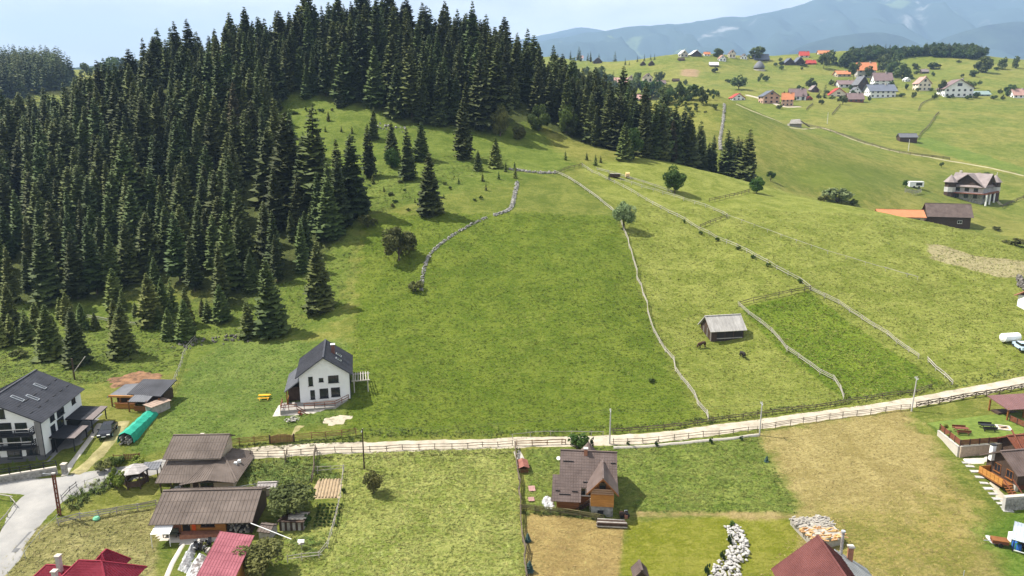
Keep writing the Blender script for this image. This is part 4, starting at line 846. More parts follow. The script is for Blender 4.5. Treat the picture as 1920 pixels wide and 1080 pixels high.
# ------------------------------------------------------------------ crimson roofed villa at the lower edge
ch = empty('crimson_roofed_villa', Vector((-50.6, 68.2, -4.0)), R(-4)); ch.scale = (.9, .9, .93)
MB().box(.3, 7.9, .3, 6.2, -1, 4.3).make('wall', M_cream, ch); MB().box(-4.4, .3, 1.2, 6.6, -1, 3.3).make('wing_wall', M_cream, ch); MB().box(2.1, 4.9, 6.2, 8.3, -1, 3.9).make('rear_bay_wall', M_cream, ch); MB().box(3.4, 6.2, -1.6, .3, -1, 3.8).make('front_bay_wall', M_cream, ch)
hip(MB(), -.5, 8.8, -.6, 7.1, 4.2, 7.3, 3.2).make('roof', M_crim, ch)
hip(MB(), -5.2, 2.4, .6, 7.3, 3.2, 6.0, 3.0).make('wing_roof', M_crim, ch)
hip(MB(), 1.5, 5.5, 4.6, 9.0, 3.9, 6.3, 1.7).make('rear_bay_roof', M_crim, ch)
hip(MB(), 2.8, 6.9, -2.3, 2.6, 3.7, 6.2, 2.0).make('front_bay_roof', M_crim, ch)
for x, y, z in ((-.2, 3.6, 7.5), (.9, 1.3, 7.0)): MB().box(x - .26, x + .26, y - .26, y + .26, 4, z).make('chimney', M_conc, ch); MB().box(x - .34, x + .34, y - .34, y + .34, z + .002, z + .14).make('chimney_cap', M_conclt, ch)
window(ch, (Vector((8.0 - .1, 3, 0)), Vector((0, 1, 0)), Vector((1, 0, 0))), 1.8, 1.3, 1.3); window(ch, (Vector((1.5, .3, 0)), Vector((1, 0, 0)), Vector((0, -1, 0))), 1.8, 1.3, 1.3)
tag(ch, 'villa with many-hipped crimson tile roof and two pale chimneys', 'house')
# raspberry shed
a, c, e = PZ(413, 996, .9), PZ(477, 1004, .9), PZ(366, 1084, .35); W = (c - a).length; rz = math.atan2((c - a).y, (c - a).x); d = e - a; o = empty('raspberry_roofed_shed', a, rz); M_ = Matrix.Rotation(-rz, 3, 'Z'); dl = M_ @ d; L = 11.5; dl = dl.normalized() * L
b = MB(); roof_plane(b, [(dl.x, dl.y, dl.z), (dl.x + W, dl.y, dl.z), (W, 0, 0), (0, 0, 0)], .12, .38, 1.2); b.make('roof', M_rasp, o)
V = [(.25, -.3, -4), (W - .25, -.3, -4), (W - .25 + dl.x, dl.y + .3, -4), (.25 + dl.x, dl.y + .3, -4)]; V += [(x, y, -.25 + dl.z * max(0, y / dl.y)) for x, y, _ in V]
mesh('wall', V, [(0, 4, 5, 1)[::-1], (1, 5, 6, 2)[::-1], (2, 6, 7, 3)[::-1], (3, 7, 4, 0)[::-1]], M_woodor, o); MB().box(W * .5 + dl.x * .85, W * .5 + .2 + dl.x * .85, dl.y * .85, dl.y * .85 + .2, dl.z * .85, dl.z * .85 + .9).make('flue', M_black, o); tag(o, 'shed under a raspberry red ribbed metal roof', 'shed')
# heap of things under plastic sheets
def lump_pile(name, px, h, m, label, seed, cat, parent=None, step=.3):
    P = poly_px(px); xs = [p.x for p in P]; ys = [p.y for p in P]; X, Y = np.meshgrid(np.arange(min(xs), max(xs), step), np.arange(min(ys), max(ys), step)); S = sdf(P, X, Y); V = []; F = []; id_ = {}
    def vid(j, i):
        if (j, i) not in id_: x, y = X[j, i], Y[j, i]; id_[(j, i)] = len(V); V.append((x, y, H(x, y) - .05 + h * min(1, max(0, S[j, i] / .6)) ** .5 * (.75 + .9 * noise.noise((x * 1.1, y * 1.1, seed)) + .35 * noise.noise((x * 3, y * 3, seed)))))
        return id_[(j, i)]
    for j in range(X.shape[0] - 1):
        for i in range(X.shape[1] - 1):
            if max(S[j, i], S[j + 1, i + 1]) > -.2: F.append((vid(j, i), vid(j, i + 1), vid(j + 1, i + 1), vid(j + 1, i)))
    o = mesh(name, V, F, m, parent)
    if label: tag(o, label, cat)
    return o
lump_pile('sheeted_pile', [(335, 1068), (345, 1045), (358, 1025), (366, 1012), (372, 1018), (364, 1040), (352, 1075)], 1.0, M_plast, 'pale heap under crumpled plastic sheets nearest the yard path', 2, 'pile', step=.22)
lump_pile('sheeted_pile', [(345, 1090), (358, 1060), (372, 1042), (392, 1045), (375, 1090)], .8, mat('grey_sheeting', (.40, .41, .42), .5, .4, 1.4, .6, 4, hue=(.70, .71, .72)), 'grey sheeted heap beside the raspberry roof', 5, 'pile', step=.22)
o = empty('junk_heap', G(380, 1030)); rr = random.Random(3)
for k in range(26): x, y = rr.uniform(-.8, .9), rr.uniform(-1.1, 1.4); MB().beam((x, y, .1), (x + rr.uniform(-.7, .7), y + rr.uniform(-.8, .8), rr.uniform(.3, 1.1)), rr.uniform(.12, .4), rr.uniform(.1, .3)).make('oddment', rr.choice([M_black, M_whitep, M_char, M_woodgr, M_leaf_olive, M_plast, M_int]), o)
tag(o, 'jumbled dark and white junk heap between the sheeted piles and the patio', 'junk heap')

# ------------------------------------------------------------------ fences
POSTM = MB().box(-.06, .06, -.06, .06, -.35, 1); POST_ME = {}
def unit_box(key, m):
    if (key, m.name) not in POST_ME:
        if key == 'post': b = MB().tube([(0, 0, -.3), (0, 0, .97), (0, 0, 1)], [.5, .46, .3], 6)
        else: b = MB().tube([(0, 0, 0), (.33, 0, .10), (.66, 0, -.06), (1, 0, 0)], [.5, .52, .48, .44], 5)
        me = bpy.data.meshes.new(key); me.from_pydata(b.V, [], b.F); me.materials.append(m); POST_ME[(key, m.name)] = me
    return POST_ME[(key, m.name)]
def fence(name, px, label, m, h=1.15, sp=2.5, rails=2, pw=.13, rw=.09, pts=None, jit=.05, group=None, cat='fence', zig=0.0, x_brace=False, rail_m=None, curve=True):
    P = pts or [G(u, v) for u, v in px]; L = smooth_line(P, .4) if curve else P; o = empty(name, P[0]); acc = 0; Q = [L[0]]
    for i in range(1, len(L)):
        d = math.hypot(L[i].x - L[i - 1].x, L[i].y - L[i - 1].y); acc += d
        if acc >= sp * .995: Q.append(L[i]); acc = 0
    if (Q[-1] - L[-1]).length > .4: Q.append(L[-1])
    rr = random.Random(len(label) * 13 + len(Q)); Q = [Vector((q.x + rr.gauss(0, jit), q.y + rr.gauss(0, jit), H(q.x, q.y))) for q in Q]; pm, rm = unit_box('post', m), unit_box('rail', rail_m or m); o.location = Q[0]
    for q in Q: inst('post', pm, o, q - Q[0], (rr.gauss(0, .04), rr.gauss(0, .04), 0), (pw, pw, h * rr.uniform(.92, 1.06)))
    for i in range(len(Q) - 1):
        for k in range(rails):
            z = h * (.88 - k * .72 / max(1, rails - .25)); a = Q[i] + Vector((rr.gauss(0, .03), rr.gauss(0, .03), z + rr.gauss(0, .035))); c = Q[i + 1] + Vector((0, 0, z + rr.gauss(0, .035))); d = c - a
            a = a - d * .06; d = d * 1.12
            inst('rail', rm, o, a - Q[0], (0, -math.asin(d.z / d.length), math.atan2(d.y, d.x)), (d.length, rw * rr.uniform(.8, 1.2), rw * 1.5 * rr.uniform(.8, 1.2)))
        if x_brace:
            for s in (0, 1):
                a = Q[i] + Vector((0, 0, h * (.1 + .75 * s))); d = Q[i + 1] + Vector((0, 0, h * (.85 - .75 * s))) - a; inst('brace', rm, o, a - Q[0], (0, -math.asin(d.z / d.length), math.atan2(d.y, d.x)), (d.length, rw, rw))
    tag(o, label, cat, group); return o
def stone_wall(name, px, label, w=1.0, h=.7, per_m=9, size=.34, m=None, seed=1):
    L = smooth_line([G(u, v) for u, v in px], .5); o = empty(name, L[0]); rr = random.Random(seed); b = MB()
    tot = sum((L[i + 1] - L[i]).length for i in range(len(L) - 1)); N = int(tot * per_m)
    for _ in range(N):
        t = rr.random() * (len(L) - 1.001); i = int(t); p = L[i].lerp(L[i + 1], t - i); d = (L[i + 1] - L[i]).normalized(); nrm = Vector((-d.y, d.x, 0)); f = rr.uniform(-1, 1); q = p + nrm * f * w / 2
        s = size * rr.uniform(.55, 1.35); z = H(q.x, q.y) + h * (1 - abs(f)) * rr.random() + s * .2; e = [s * rr.uniform(.7, 1.2) for _ in range(3)]; k = len(b.V); c = q - L[0]; c.z = z - L[0].z
        rot = Matrix.Rotation(rr.uniform(0, 6.28), 3, Vector((rr.gauss(0, 1), rr.gauss(0, 1), rr.gauss(0, 1)))); V = []
        for sx in (-1, 1):
            for sy in (-1, 1):
                for sz in (-1, 1): V.append(c + rot @ Vector((sx * e[0] * .5 * rr.uniform(.7, 1), sy * e[1] * .5 * rr.uniform(.7, 1), sz * e[2] * .4)))
        b.add(V, [(0, 1, 3, 2), (4, 6, 7, 5), (0, 4, 5, 1), (2, 3, 7, 6), (0, 2, 6, 4), (1, 5, 7, 3)])
    q = b.make('stones', m or M_stone, o); q['kind'] = 'stuff'; tag(o, label, 'stone wall'); return o
RF = 'rail fences dividing the meadow'
fence('rail_fence', [(1160, 412), (1178, 455), (1195, 515), (1208, 566), (1228, 625), (1262, 685), (1300, 745), (1328, 790)], 'pale split-rail fence along the right edge of the big plot', M_pale, 1.2, 3.2, 3, .12, .075, rail_m=M_pale, jit=.22)
fence('rail_fence', [(1386, 576), (1420, 604), (1460, 640), (1505, 682), (1530, 698), (1562, 716), (1588, 752)], 'pale split-rail fence between the barn pasture and the lush parcel', M_pale, 1.2, 3.2, 3, .12, .075, jit=.22)
fence('rail_fence', [(1388, 574), (1430, 563), (1480, 552), (1520, 545)], 'weathered dark rail fence closing the top of the lush parcel', M_wooddkf, 1.15, 3, 2, .13, .1)
fence('rail_fence', [(1522, 546), (1560, 566), (1600, 590), (1650, 622), (1690, 650), (1722, 672)], 'pale rail fence along the far side of the lush parcel', M_pale, 1.2, 3.2, 3, .12, .075, jit=.2)
fence('rail_fence', [(1740, 680), (1752, 693), (1768, 706), (1784, 722)], 'short pale rail fence ending at the gravel track', M_pale, 1.1, 2.4, 2, .14, .12)
fence('rail_fence', [(1092, 313), (1130, 334), (1170, 354), (1230, 388), (1280, 414), (1320, 438), (1360, 456), (1400, 474), (1450, 503), (1520, 544)], 'long weathered rail fence running down the ridge meadow', M_woodgr, 1.2, 3.4, 2, .14, .085, jit=.2)
fence('rail_fence', [(1165, 340), (1220, 358), (1280, 376), (1330, 393), (1365, 408)], 'weathered rail fence on the upper ridge below the round tree', M_woodgr, 1.2, 3.4, 2, .14, .085, jit=.2)
fence('rail_fence', [(1312, 428), (1335, 418), (1362, 409)], 'short cross fence joining the two ridge fences', M_wooddkf, 1.1, 2.6, 2, .14, .11)
fence('rail_fence', [(1366, 409), (1430, 432), (1500, 458), (1580, 484), (1660, 508), (1720, 525)], 'thin wire fence of low posts across the yellow ridge field', M_woodgr, .9, 4.5, 1, .12, .07)
fence('rail_fence', [(1330, 379), (1365, 371), (1405, 361)], 'dark rail fence running to the small round tree on the ridge', M_wooddkf, 1.2, 2.6, 2, .15, .12)
fence('rail_fence', [(1045, 327), (1065, 318), (1092, 312)], 'short dark fence above the stone row', M_wooddkf, 1.1, 2.6, 2, .14, .11)
fence('rail_fence', [(1120, 320), (1160, 330), (1230, 352), (1260, 362)], 'faint rail fence behind the grazing shelter', M_woodgr, 1.0, 4, 2, .13, .1)
fence('rail_fence', [(1040, 325), (1065, 336), (1090, 352), (1120, 374), (1150, 398)], 'weathered rail fence above the top of the plot', M_woodgr, 1.1, 3, 2, .14, .12)
fence('rail_fence', [(470, 856), (520, 855), (590, 851), (660, 848), (740, 845), (830, 842), (900, 839), (960, 836)], 'dark post-and-rail fence on the lower side of the gravel track', M_wooddkf, 1.0, 2.4, 2, .11, .06)
fence('rail_fence', [(968, 836), (1010, 835), (1060, 834)], 'brown rail fence behind the bush by the cottage', M_woodbr, 1.0, 2.2, 2, .13, .1)
fence('rail_fence', [(1150, 833), (1230, 829), (1300, 821), (1370, 815), (1420, 809)], 'dark post-and-rail fence above the low kerb wall by the cottage meadow', M_wooddkf, 1.0, 2.2, 2, .11, .06)
fence('rail_fence', [(1430, 806), (1490, 796), (1560, 786), (1640, 776), (1705, 768)], 'brown post-and-rail fence along the top of the mown hay field', M_wooddkf, 1.1, 2.4, 3, .11, .055)
fence('lattice_fence', [(1718, 764), (1780, 754), (1850, 742), (1930, 727), (2000, 713)], 'dark cross-braced fence along the track above the terrace', M_wooddkf, 1.1, 2.0, 2, .15, .12, x_brace=True)
fence('wire_fence', [(960, 823), (1010, 818), (1070, 817), (1130, 818)], 'thin rail fence on the upper side of the track below the plot', M_woodgr, .9, 3, 1, .1, .06)
fence('wire_fence', [(1150, 812), (1240, 806), (1330, 793), (1420, 780), (1500, 770), (1590, 757)], 'low dark brushwood fence on the upper side of the track', M_wooddkf, .9, 2.6, 2, .12, .1)
fence('wire_fence', [(1595, 755), (1660, 745), (1720, 735), (1745, 727)], 'low leaning rail fence below the lush parcel', M_wooddkf, .8, 3, 2, .12, .1, jit=.2)
BF = [(416, 838), (460, 833), (506, 829)]
fence('board_fence', BF, 'orange-brown board fence left of the slatted gate', M_woodbr, 1.25, 2.2, 4, .13, .07)
fence('board_fence', [(552, 827), (600, 823), (640, 819), (668, 815)], 'orange-brown board fence right of the slatted gate', M_woodbr, 1.25, 2.2, 4, .13, .07)
a, c = G(508, 832), G(550, 828); o = empty('slatted_gate', a, math.atan2((c - a).y, (c - a).x)); L = (c - a).length
for k in range(17): x = L * (k + .5) / 17; h = 1.25 + .3 * math.sin(math.pi * (k + .5) / 17); MB().box(x - .08, x + .08, -.03, .03, .1, h).make('slat', M_woodbr, o)
for z in (.35, 1.05): MB().box(0, L, .032, .09, z, z + .1).make('cross_bar', M_woodbr, o)
for x in (-.12, L + .12): MB().box(x - .1, x + .1, -.1, .1, -.3, 1.5).make('gate_post', M_wooddk, o)
tag(o, 'brown gate of upright slats with an arched top', 'gate')
fence('rail_fence', [(110, 985), (150, 975), (200, 967), (250, 958), (292, 950)], 'grey rail fence across the left yard', M_woodgr, 1.1, 2.1, 3, .14, .1)
fence('garden_fence', [(595, 888), (620, 886), (645, 884)], 'pale netted fence at the top of the vegetable garden', M_pale, 1.2, 1.6, 2, .1, .07, curve=False)
fence('garden_fence', [(645, 884), (640, 920), (632, 965), (622, 1005), (605, 1044), (590, 1048), (565, 1052), (540, 1056)], 'pale rail fence round the lower side of the vegetable garden', M_pale, 1.1, 2.0, 2, .1, .06)
fence('garden_fence', [(592, 848), (590, 865), (588, 885), (585, 905)], 'dark plank fence beside the vegetable garden', M_wooddkf, 1.3, 1.4, 3, .15, .12)
fence('garden_fence', [(537, 853), (535, 872)], 'short dark fence near the track bend', M_wooddkf, 1.2, 1.5, 2, .13, .1)
fence('garden_fence', [(400, 928), (440, 924), (480, 918)], 'thin metal fence between brown house and long barn', M_metal, 1.0, 1.8, 2, .07, .05)
fence('plot_fence', [(966, 840), (970, 880), (974, 925), (978, 975), (982, 1030), (988, 1095)], 'dark rail fence between shaggy field and cottage land', M_wooddkf, 1.2, 1.9, 3, .16, .13, jit=.1)
fence('picket_fence', [(978, 958), (1030, 964), (1080, 970), (1130, 978)], 'mossy plank fence in front of the cottage', mat('mossy_wood', (.15, .13, .06), .9, .25, 2, .3, 10, obj_var=.2), 1.1, 1.7, 4, .14, .1)
fence('wire_fence', [(300, 770), (320, 735), (335, 700), (348, 662), (366, 640)], 'grey post fence up the slope behind the pavilion', M_woodgr, 1.3, 1.9, 2, .12, .06)
fence('rail_fence', [(165, 598), (210, 606), (260, 612), (340, 616)], 'old grey rail fence below the forest edge', M_woodgr, 1.0, 3, 2, .15, .12)
fence('road_fence', [(-20, 1010), (10, 975), (25, 955), (28, 945), (15, 938), (-20, 935)], 'low rail along the grass island at the road bend', M_woodgr, .8, 1.8, 1, .1, .12)
fence('road_post_row', [(18, 1085), (60, 1030), (85, 1000), (110, 975)], 'thin wire fence posts along the road edge of the yard', M_metal, 1.0, 3.2, 1, .08, .03)
fence('road_railing', [(118, 940), (132, 925), (145, 915)], 'dark metal road railing beside the pole', M_char, 1.1, 1.3, 2, .08, .07, curve=False)
fence('road_post_row', [(160, 910), (190, 900), (215, 893)], 'thin posts along the verge below the gate', M_char, .9, 2.4, 1, .07, .03)
stone_wall('dry_stone_wall', [(925, 404), (948, 397), (960, 386), (965, 365), (970, 342)], 'pale tumbled dry stone wall curving up the meadow', 1.1, .5, 14, .36)
stone_wall('dry_stone_wall', [(790, 545), (793, 515), (805, 480), (830, 455), (860, 435), (890, 418), (912, 408)], 'low tumbled stone row curving across the plot', .9, .35, 10, .3, seed=2)
stone_wall('dry_stone_wall', [(955, 318), (985, 322), (1015, 325), (1042, 325)], 'grey stone row running along the top of the meadow', 1.0, .6, 9, .5, seed=3)
stone_wall('dry_stone_wall', [(1358, 196), (1357, 215), (1354, 240), (1350, 262), (1351, 282)], 'long pale stone wall climbing the far scrub knoll', 1.3, .7, 6, .6, seed=4)
stone_wall('rock_outcrop', [(335, 655), (352, 645), (380, 640), (410, 632), (440, 640), (470, 628)], 'broken grey rocks at the foot of the forest', 5.0, .3, 3, .42, mat('dark_rock', (.11, .10, .085), .95, .35, 1.5, .5, 5, hue=(.24, .22, .19)), 5)
stone_wall('rock_outcrop', [(700, 235), (730, 240), (760, 244)], 'pale scree among the spruces on the clearing', 3.5, .4, 3, .6, None, 6)

# ------------------------------------------------------------------ white house with charcoal roof beside the plot
C = G(553, 769); rz = R(12); p0 = Vector((-32.3, 117.3, 3.0)); wh, rf = gable('white_house', p0, rz, 8.4, 9.6, 4.9, 7.9, M_white, M_charroof, 'white house with steep charcoal roof, concrete terrace and brown railings', axis='y', ov=.6, rib=.40, found=3)
for x, z, w, h, mu in ((-2.3, 3.0, .6, 1.5, 0), (-.55, 3.6, .6, .55, 0), (1.5, 3.3, 1.6, 1.15, 1), (-2.1, .55, .6, 1.5, 0), (-.2, .6, 1.3, 1.6, 1), (1.75, .75, 1.35, 1.5, 1)): window(wh, face_frame(8.4, 9.6, 'F', x), z, w, h, M_char, mull=mu)
window(wh, face_frame(8.4, 9.6, 'R', 1.6), .6, .95, 1.7, M_char); window(wh, face_frame(8.4, 9.6, 'R', 5.6), 1.2, 1.0, 1.3, M_char)
MB().box(4.21, 4.32, -.08, .03, -2, 4.7).make('drain_pipe', M_char, wh)
nr = Vector((3, 0, 4.2)); s = 3 / 4.2
for yy in (3.0, 5.6): skylight(rf, (2.4, yy, 8.06 - 2.4 * s), (0, 1, 0), (4.2, 0, -3), nr, .8, 1.1)
chimney(rf, 1.5, 4.9, 6.4, 8.6, .6, mat('red_brown_chimney', (.16, .075, .06), .8), M_whitep)
b = MB(); roof_plane(b, [(-6.7, 8.6, 2.35), (-6.7, -.6, 2.35), (-4.3, -.6, 4.1), (-4.3, 8.6, 4.1)], .14, .42); b.make('porch_roof', mat('slate_sheet', (.16, .165, .18), .4, .12, .6, spec=.5), wh)
for y in (-.2, 2.8, 5.8): MB().box(-6.45, -6.29, y - .08, y + .08, -2.5, 2.4).make('porch_post', M_wood, wh)
MB().box(-6.2, -4.22, 1.2, 6.5, 0, 2.5).make('porch_room', M_wooddk, wh); MB().box(-6.3, -6.2, -.2, 5.8, .02, .9).make('porch_rail', M_wood, wh)
V = [(-7.3, -3.0), (1.7, -3.0), (4.0, -.2), (4.0, .6), (-7.3, .6)]; n_ = len(V); V3 = [(x, y, -3.0) for x, y in V] + [(x, y, -.02) for x, y in V]
mesh('terrace', V3, [tuple(range(n_, 2 * n_))] + [(i, (i + 1) % n_, (i + 1) % n_ + n_, i + n_) for i in range(n_)], mat('cast_concrete', (.27, .25, .225), .9, .18, .7, .3, 5, stretch=(1, 1, .3)), wh)
railing(wh, [(-7.2, .4, 0), (-7.2, -2.9, 0), (-4.6, -2.9, 0)], .95, M_woodrd, 2, 1.5, .09); railing(wh, [(-3.4, -2.9, 0), (1.65, -2.9, 0), (3.9, -.25, 0)], .95, M_woodrd, 2, 1.8, .09)
for k in range(8): MB().box(-4.4 + k * .34, -4.02 + k * .34, -4.0, -3.02, -.45 - k * .27, -.25 - k * .27).make('step', M_woodrd, wh)
for y in (-4.0, -3.05): MB().beam((-4.5, y, .55), (-1.75, y, -1.45), .08, .12).make('stair_rail', M_woodrd, wh)
struct(sheet('house_paving', [(514, 782), (560, 778), (600, 772), (630, 762), (648, 752), (652, 748), (652, 742), (520, 760)], M_conclt, .08, jag=.05), 'pale paving round the white house terrace')
M_pgl = mat('off_white_paint', (.46, .42, .38), .8); pg = empty('white_pergola', p0, rz)
for x in (4.9, 7.3):
    for y in (2.0, 5.6): MB().box(x - .08, x + .08, y - .08, y + .08, -2, 2.45).make('post', M_pgl, pg)
for y in (2.0, 5.6): MB().box(4.5, 7.7, y - .06, y + .06, 2.45, 2.62).make('beam', M_pgl, pg)
for k in range(7): MB().box(4.7 + k * .44, 4.8 + k * .44, 1.5, 6.1, 2.622, 2.74).make('slat', M_pgl, pg)
tag(pg, 'small white pergola beside the white house wall', 'pergola')
p = G(496, 748); o = empty('picnic_bench', p, R(6)); MB().box(-.95, .95, -.32, .32, .72, .78).make('table_top', M_yel, o)
for y in (-.75, .75): MB().box(-.95, .95, y - .14, y + .14, .42, .48).make('seat', M_yel, o)
for x in (-.7, .7): MB().beam((x, -.72, .02), (x, 0, .7), .09, .06).make('leg', M_yel, o); MB().beam((x, .72, .02), (x, 0, .7), .09, .06).make('leg', M_yel, o)
tag(o, 'bright yellow picnic bench on the lawn', 'bench')
o = empty('firewood_heap', G(548, 787)); rr = random.Random(5)
for k in range(34): r_ = 1.1 * rr.random() ** .5; a = rr.uniform(0, 6.28); x, y = r_ * math.cos(a), r_ * math.sin(a); MB().tube([(x, y, .08 + (1.1 - r_) * .35), (x + rr.uniform(-.5, .5), y + rr.uniform(-.5, .5), .1 + (1.1 - r_) * .5 * rr.random())], .09, 5).make('log', M_woodgr, o)
tag(o, 'loose firewood heap below the terrace stairs', 'firewood')
struct(sheet('sand_patch', [(604, 788), (620, 782), (650, 778), (660, 784), (640, 794), (615, 796)], mat('pale_sand', (.40, .35, .26), .95, .12, 1), .06, jag=.4), 'pale sand patch on the lawn'); struct(sheet('worn_patch', [(545, 812), (552, 800), (575, 793), (578, 799), (560, 808), (548, 818)], MATS['worn_grass'], .05, jag=.5), 'worn bare patch on the lawn')

# ------------------------------------------------------------------ log cottage
ct = empty('log_cottage', Vector((5.8, 89.0, -1.65)), R(-6)); ct.scale = (.97, .97, .95); sl = .75
MB().box(.9, 8.2, 1.5, 8.6, -1.5, 3.6).make('wall', M_wood, ct); MB().box(.25, 3.4, .2, 1.5, -1.5, 2.1).make('wing_wall', M_wood, ct)
mesh('gable_wall', [(.9, 1.5, 3.5), (.9, 9.5, 3.5), (.9, 5.5, 6.7), (8.2, 1.5, 3.5), (8.2, 9.5, 3.5), (8.2, 5.5, 6.7)], [(0, 2, 1), (3, 4, 5)], M_wood, ct)
b = MB(); z = lambda y: 6.85 - sl * (5.5 - y)
roof_plane(b, [(3.6, .9, z(.9)), (8.7, .9, z(.9)), (8.7, 5.5, 6.85), (3.6, 5.5, 6.85)], .13, .34, .42); roof_plane(b, [(.55, .9, z(.9)), (3.6, .9, z(.9)), (3.6, 5.5, 6.85), (.55, 5.5, 6.85)], .13, .34, .42)
roof_plane(b, [(-.4, -.9, z(-.9)), (3.65, -.9, z(-.9)), (3.65, 2.35, z(2.35) + .004), (-.4, 2.35, z(2.35) + .004)], .13, .34, .42); roof_plane(b, [(8.7, 10, 3.5), (.55, 10, 3.5), (.55, 5.5, 6.85), (8.7, 5.5, 6.85)], .13, .34, .42); b.beam((.5, 5.5, 6.9), (8.75, 5.5, 6.9), .28, .1); rf = b.make('roof', M_tileroof, ct)
for x0, x1, y in ((1.0, 2.5, 4.0), (3.9, 5.3, 1.5), (7.8, 8.5, 4.0), (.6, 2.2, -.1), (.1, .7, .3), (2.4, 3.2, .3)): MB().beam((x0, y, z(y) + .1), (x1, y, z(y) + .1), .1, .12).make('snow_guard', M_black, rf)
chimney(rf, 4.2, 5.1, 6.2, 7.4, .5, M_brick)
MB().box(5.1, 8.1, -.7, 2.0, -1.5, 1.5).make('stone_base', M_stone, ct); MB().box(5.02, 8.18, -.78, 2.2, 1.502, 4.05).make('front_room', M_woodor, ct)
mesh('front_gable', [(5.0, -.76, 4.05), (8.2, -.76, 4.05), (6.6, -.76, 5.9)], [(0, 1, 2)], M_wood, ct)
b = MB(); roof_plane(b, [(4.4, 4.2, 3.75), (4.4, -1.5, 3.75), (6.6, -1.5, 6.2), (6.6, 4.2, 6.2)], .13, .0, .0); roof_plane(b, [(8.8, -1.5, 3.75), (8.8, 3.4, 3.75), (6.6, 4.2, 6.2), (6.6, -1.5, 6.2)], .13); b.beam((6.6, -1.5, 6.23), (6.6, 4.2, 6.23), .25, .1); b.make('front_gable_roof', M_tileroof, ct)
for s in (-1, 1): MB().beam((6.6, -1.52, 6.1), (6.6 + s * 2.2, -1.52, 3.65), .06, .2).make('barge_board', M_wood, ct)
MB().box(5.1, 8.1, -1.25, -.78, 3.55, 3.65).make('balcony_floor', M_wood, ct)
for k in range(3): MB().box(5.05, 8.15, -1.32, -1.25, 3.68 + k * .3, 3.9 + k * .3).make('balcony_board', mat('faded_boards', (.32, .20, .13), .7), ct)
fr = lambda x, y: (Vector((x, y, 0)), Vector((1, 0, 0)), Vector((0, -1, 0)))
window(ct, fr(6.6, -.79), 4.2, .75, 1.0, M_wooddk, mull=0); window(ct, fr(4.3, 1.5), 1.9, 1.5, 1.0, M_whitep, mull=1); door(ct, fr(6.4, -.72), .8, 1.9, M_black, -1.0)
for k in range(6): MB().box(.26, 3.42, .16, .2, .1 + k * .34, .38 + k * .34).make('log_course', M_wood, ct)
for k in range(7): MB().box(5.0 - .3 * k - .3, 5.0 - .3 * k, .1, .9, 1.2 - .25 * k, 1.28 - .25 * k).make('step', M_wooddk, ct)
MB().beam((5.0, .05, 2.2), (2.9, .05, .3), .08, .12).make('stair_rail', M_wooddk, ct); MB().beam((4.95, .0, -.6), (4.95, -.1, 2.3), .1, .1).make('stair_post', M_pale, ct)
b = MB()
for k in range(6): a, c = k * math.pi / 3, (k + 1) * math.pi / 3; b.slab([(4.6 + 1.6 * math.cos(a), 9.4 + 1.6 * math.sin(a), 4.6), (4.6 + 1.6 * math.cos(c), 9.4 + 1.6 * math.sin(c), 4.6), (4.6, 9.4, 6.5)], .1)
b.make('turret_roof', M_tileroof, ct); MB().tube([(4.6, 9.4, -1), (4.6, 9.4, 4.6)], 1.2, 8).make('turret', M_wood, ct)
MB().tube([(.2, 7, 4.7), (.2, 6.95, 4.75)], .3, 12).make('satellite_dish', M_whitep, ct); MB().beam((.9, 7, 4.6), (.2, 7, 4.7), .06, .06).make('dish_arm', M_metal, ct)
MB().box(.5, .9, 4.2, 5.3, -1, 3.4).make('side_stair', M_conclt, ct)
tag(ct, 'orange-brown log cottage with tiled roof and front gable on stone base', 'cottage')
p = G(1147, 986); o = empty('lumber_stack', p, R(-5))
for k in range(5):
    for j in range(3): MB().box(-2.0 + .05 * j, 2.0 - .08 * k, -.6 + k * .24, -.39 + k * .24, .12 + j * .2, .29 + j * .2).make('plank', M_wooddk if (k + j) % 3 else M_woodgr, o)
for x in (-1.5, 1.5): MB().box(x - .08, x + .08, -.6, .6, 0, .12).make('bearer', M_wooddk, o)
tag(o, 'dark plank stack on bearers at the corner of the cottage fence', 'lumber stack')
o = empty('scrap_heap', G(1175, 968)); rr = random.Random(8)
for k in range(12): x, y = rr.uniform(-.9, .9), rr.uniform(-.5, .5); MB().box(x - .2, x + .2, y - .2, y + .2, .0, rr.uniform(.25, .7)).make('oddment', rr.choice([M_black, M_wooddk, M_whitep, M_brick]), o)
tag(o, 'small dark scrap heap beside the cottage', 'scrap heap')
p = G(983, 885); o = empty('log_pile', p, R(96))
for k in range(18): MB().tube([(-.3, -.5 + .2 * (k % 6), .12 + .2 * (k // 6)), (2.0, -.5 + .2 * (k % 6), .12 + .2 * (k // 6))], .1, 6).make('log', M_woodbr, o)
b = MB(); roof_plane(b, [(-.4, -.75, .8), (2.2, -.75, .8), (2.2, .1, 1.15), (-.4, .1, 1.15)], .05, .3); roof_plane(b, [(2.2, .95, .8), (-.4, .95, .8), (-.4, .1, 1.15), (2.2, .1, 1.15)], .05, .3); b.make('cover', mat('faded_red_sheet', (.30, .12, .09), .7, .25, 1), o); tag(o, 'narrow log pile under a faded red sheet by the plot fence', 'log pile')
p = G(975, 862); o = empty('board_pile', p, R(100)); rr = random.Random(9)
for k in range(9): y = -.6 + k * .15; MB().beam((-.6 + rr.uniform(-.3, .3), y, .1 + rr.random() * .2), (2.8 + rr.uniform(-.4, .4), y + rr.uniform(-.1, .1), .15 + rr.random() * .2), .14, .05).make('board', M_pale, o)
tag(o, 'pale loose boards lying by the corner of the plot fence', 'board pile')
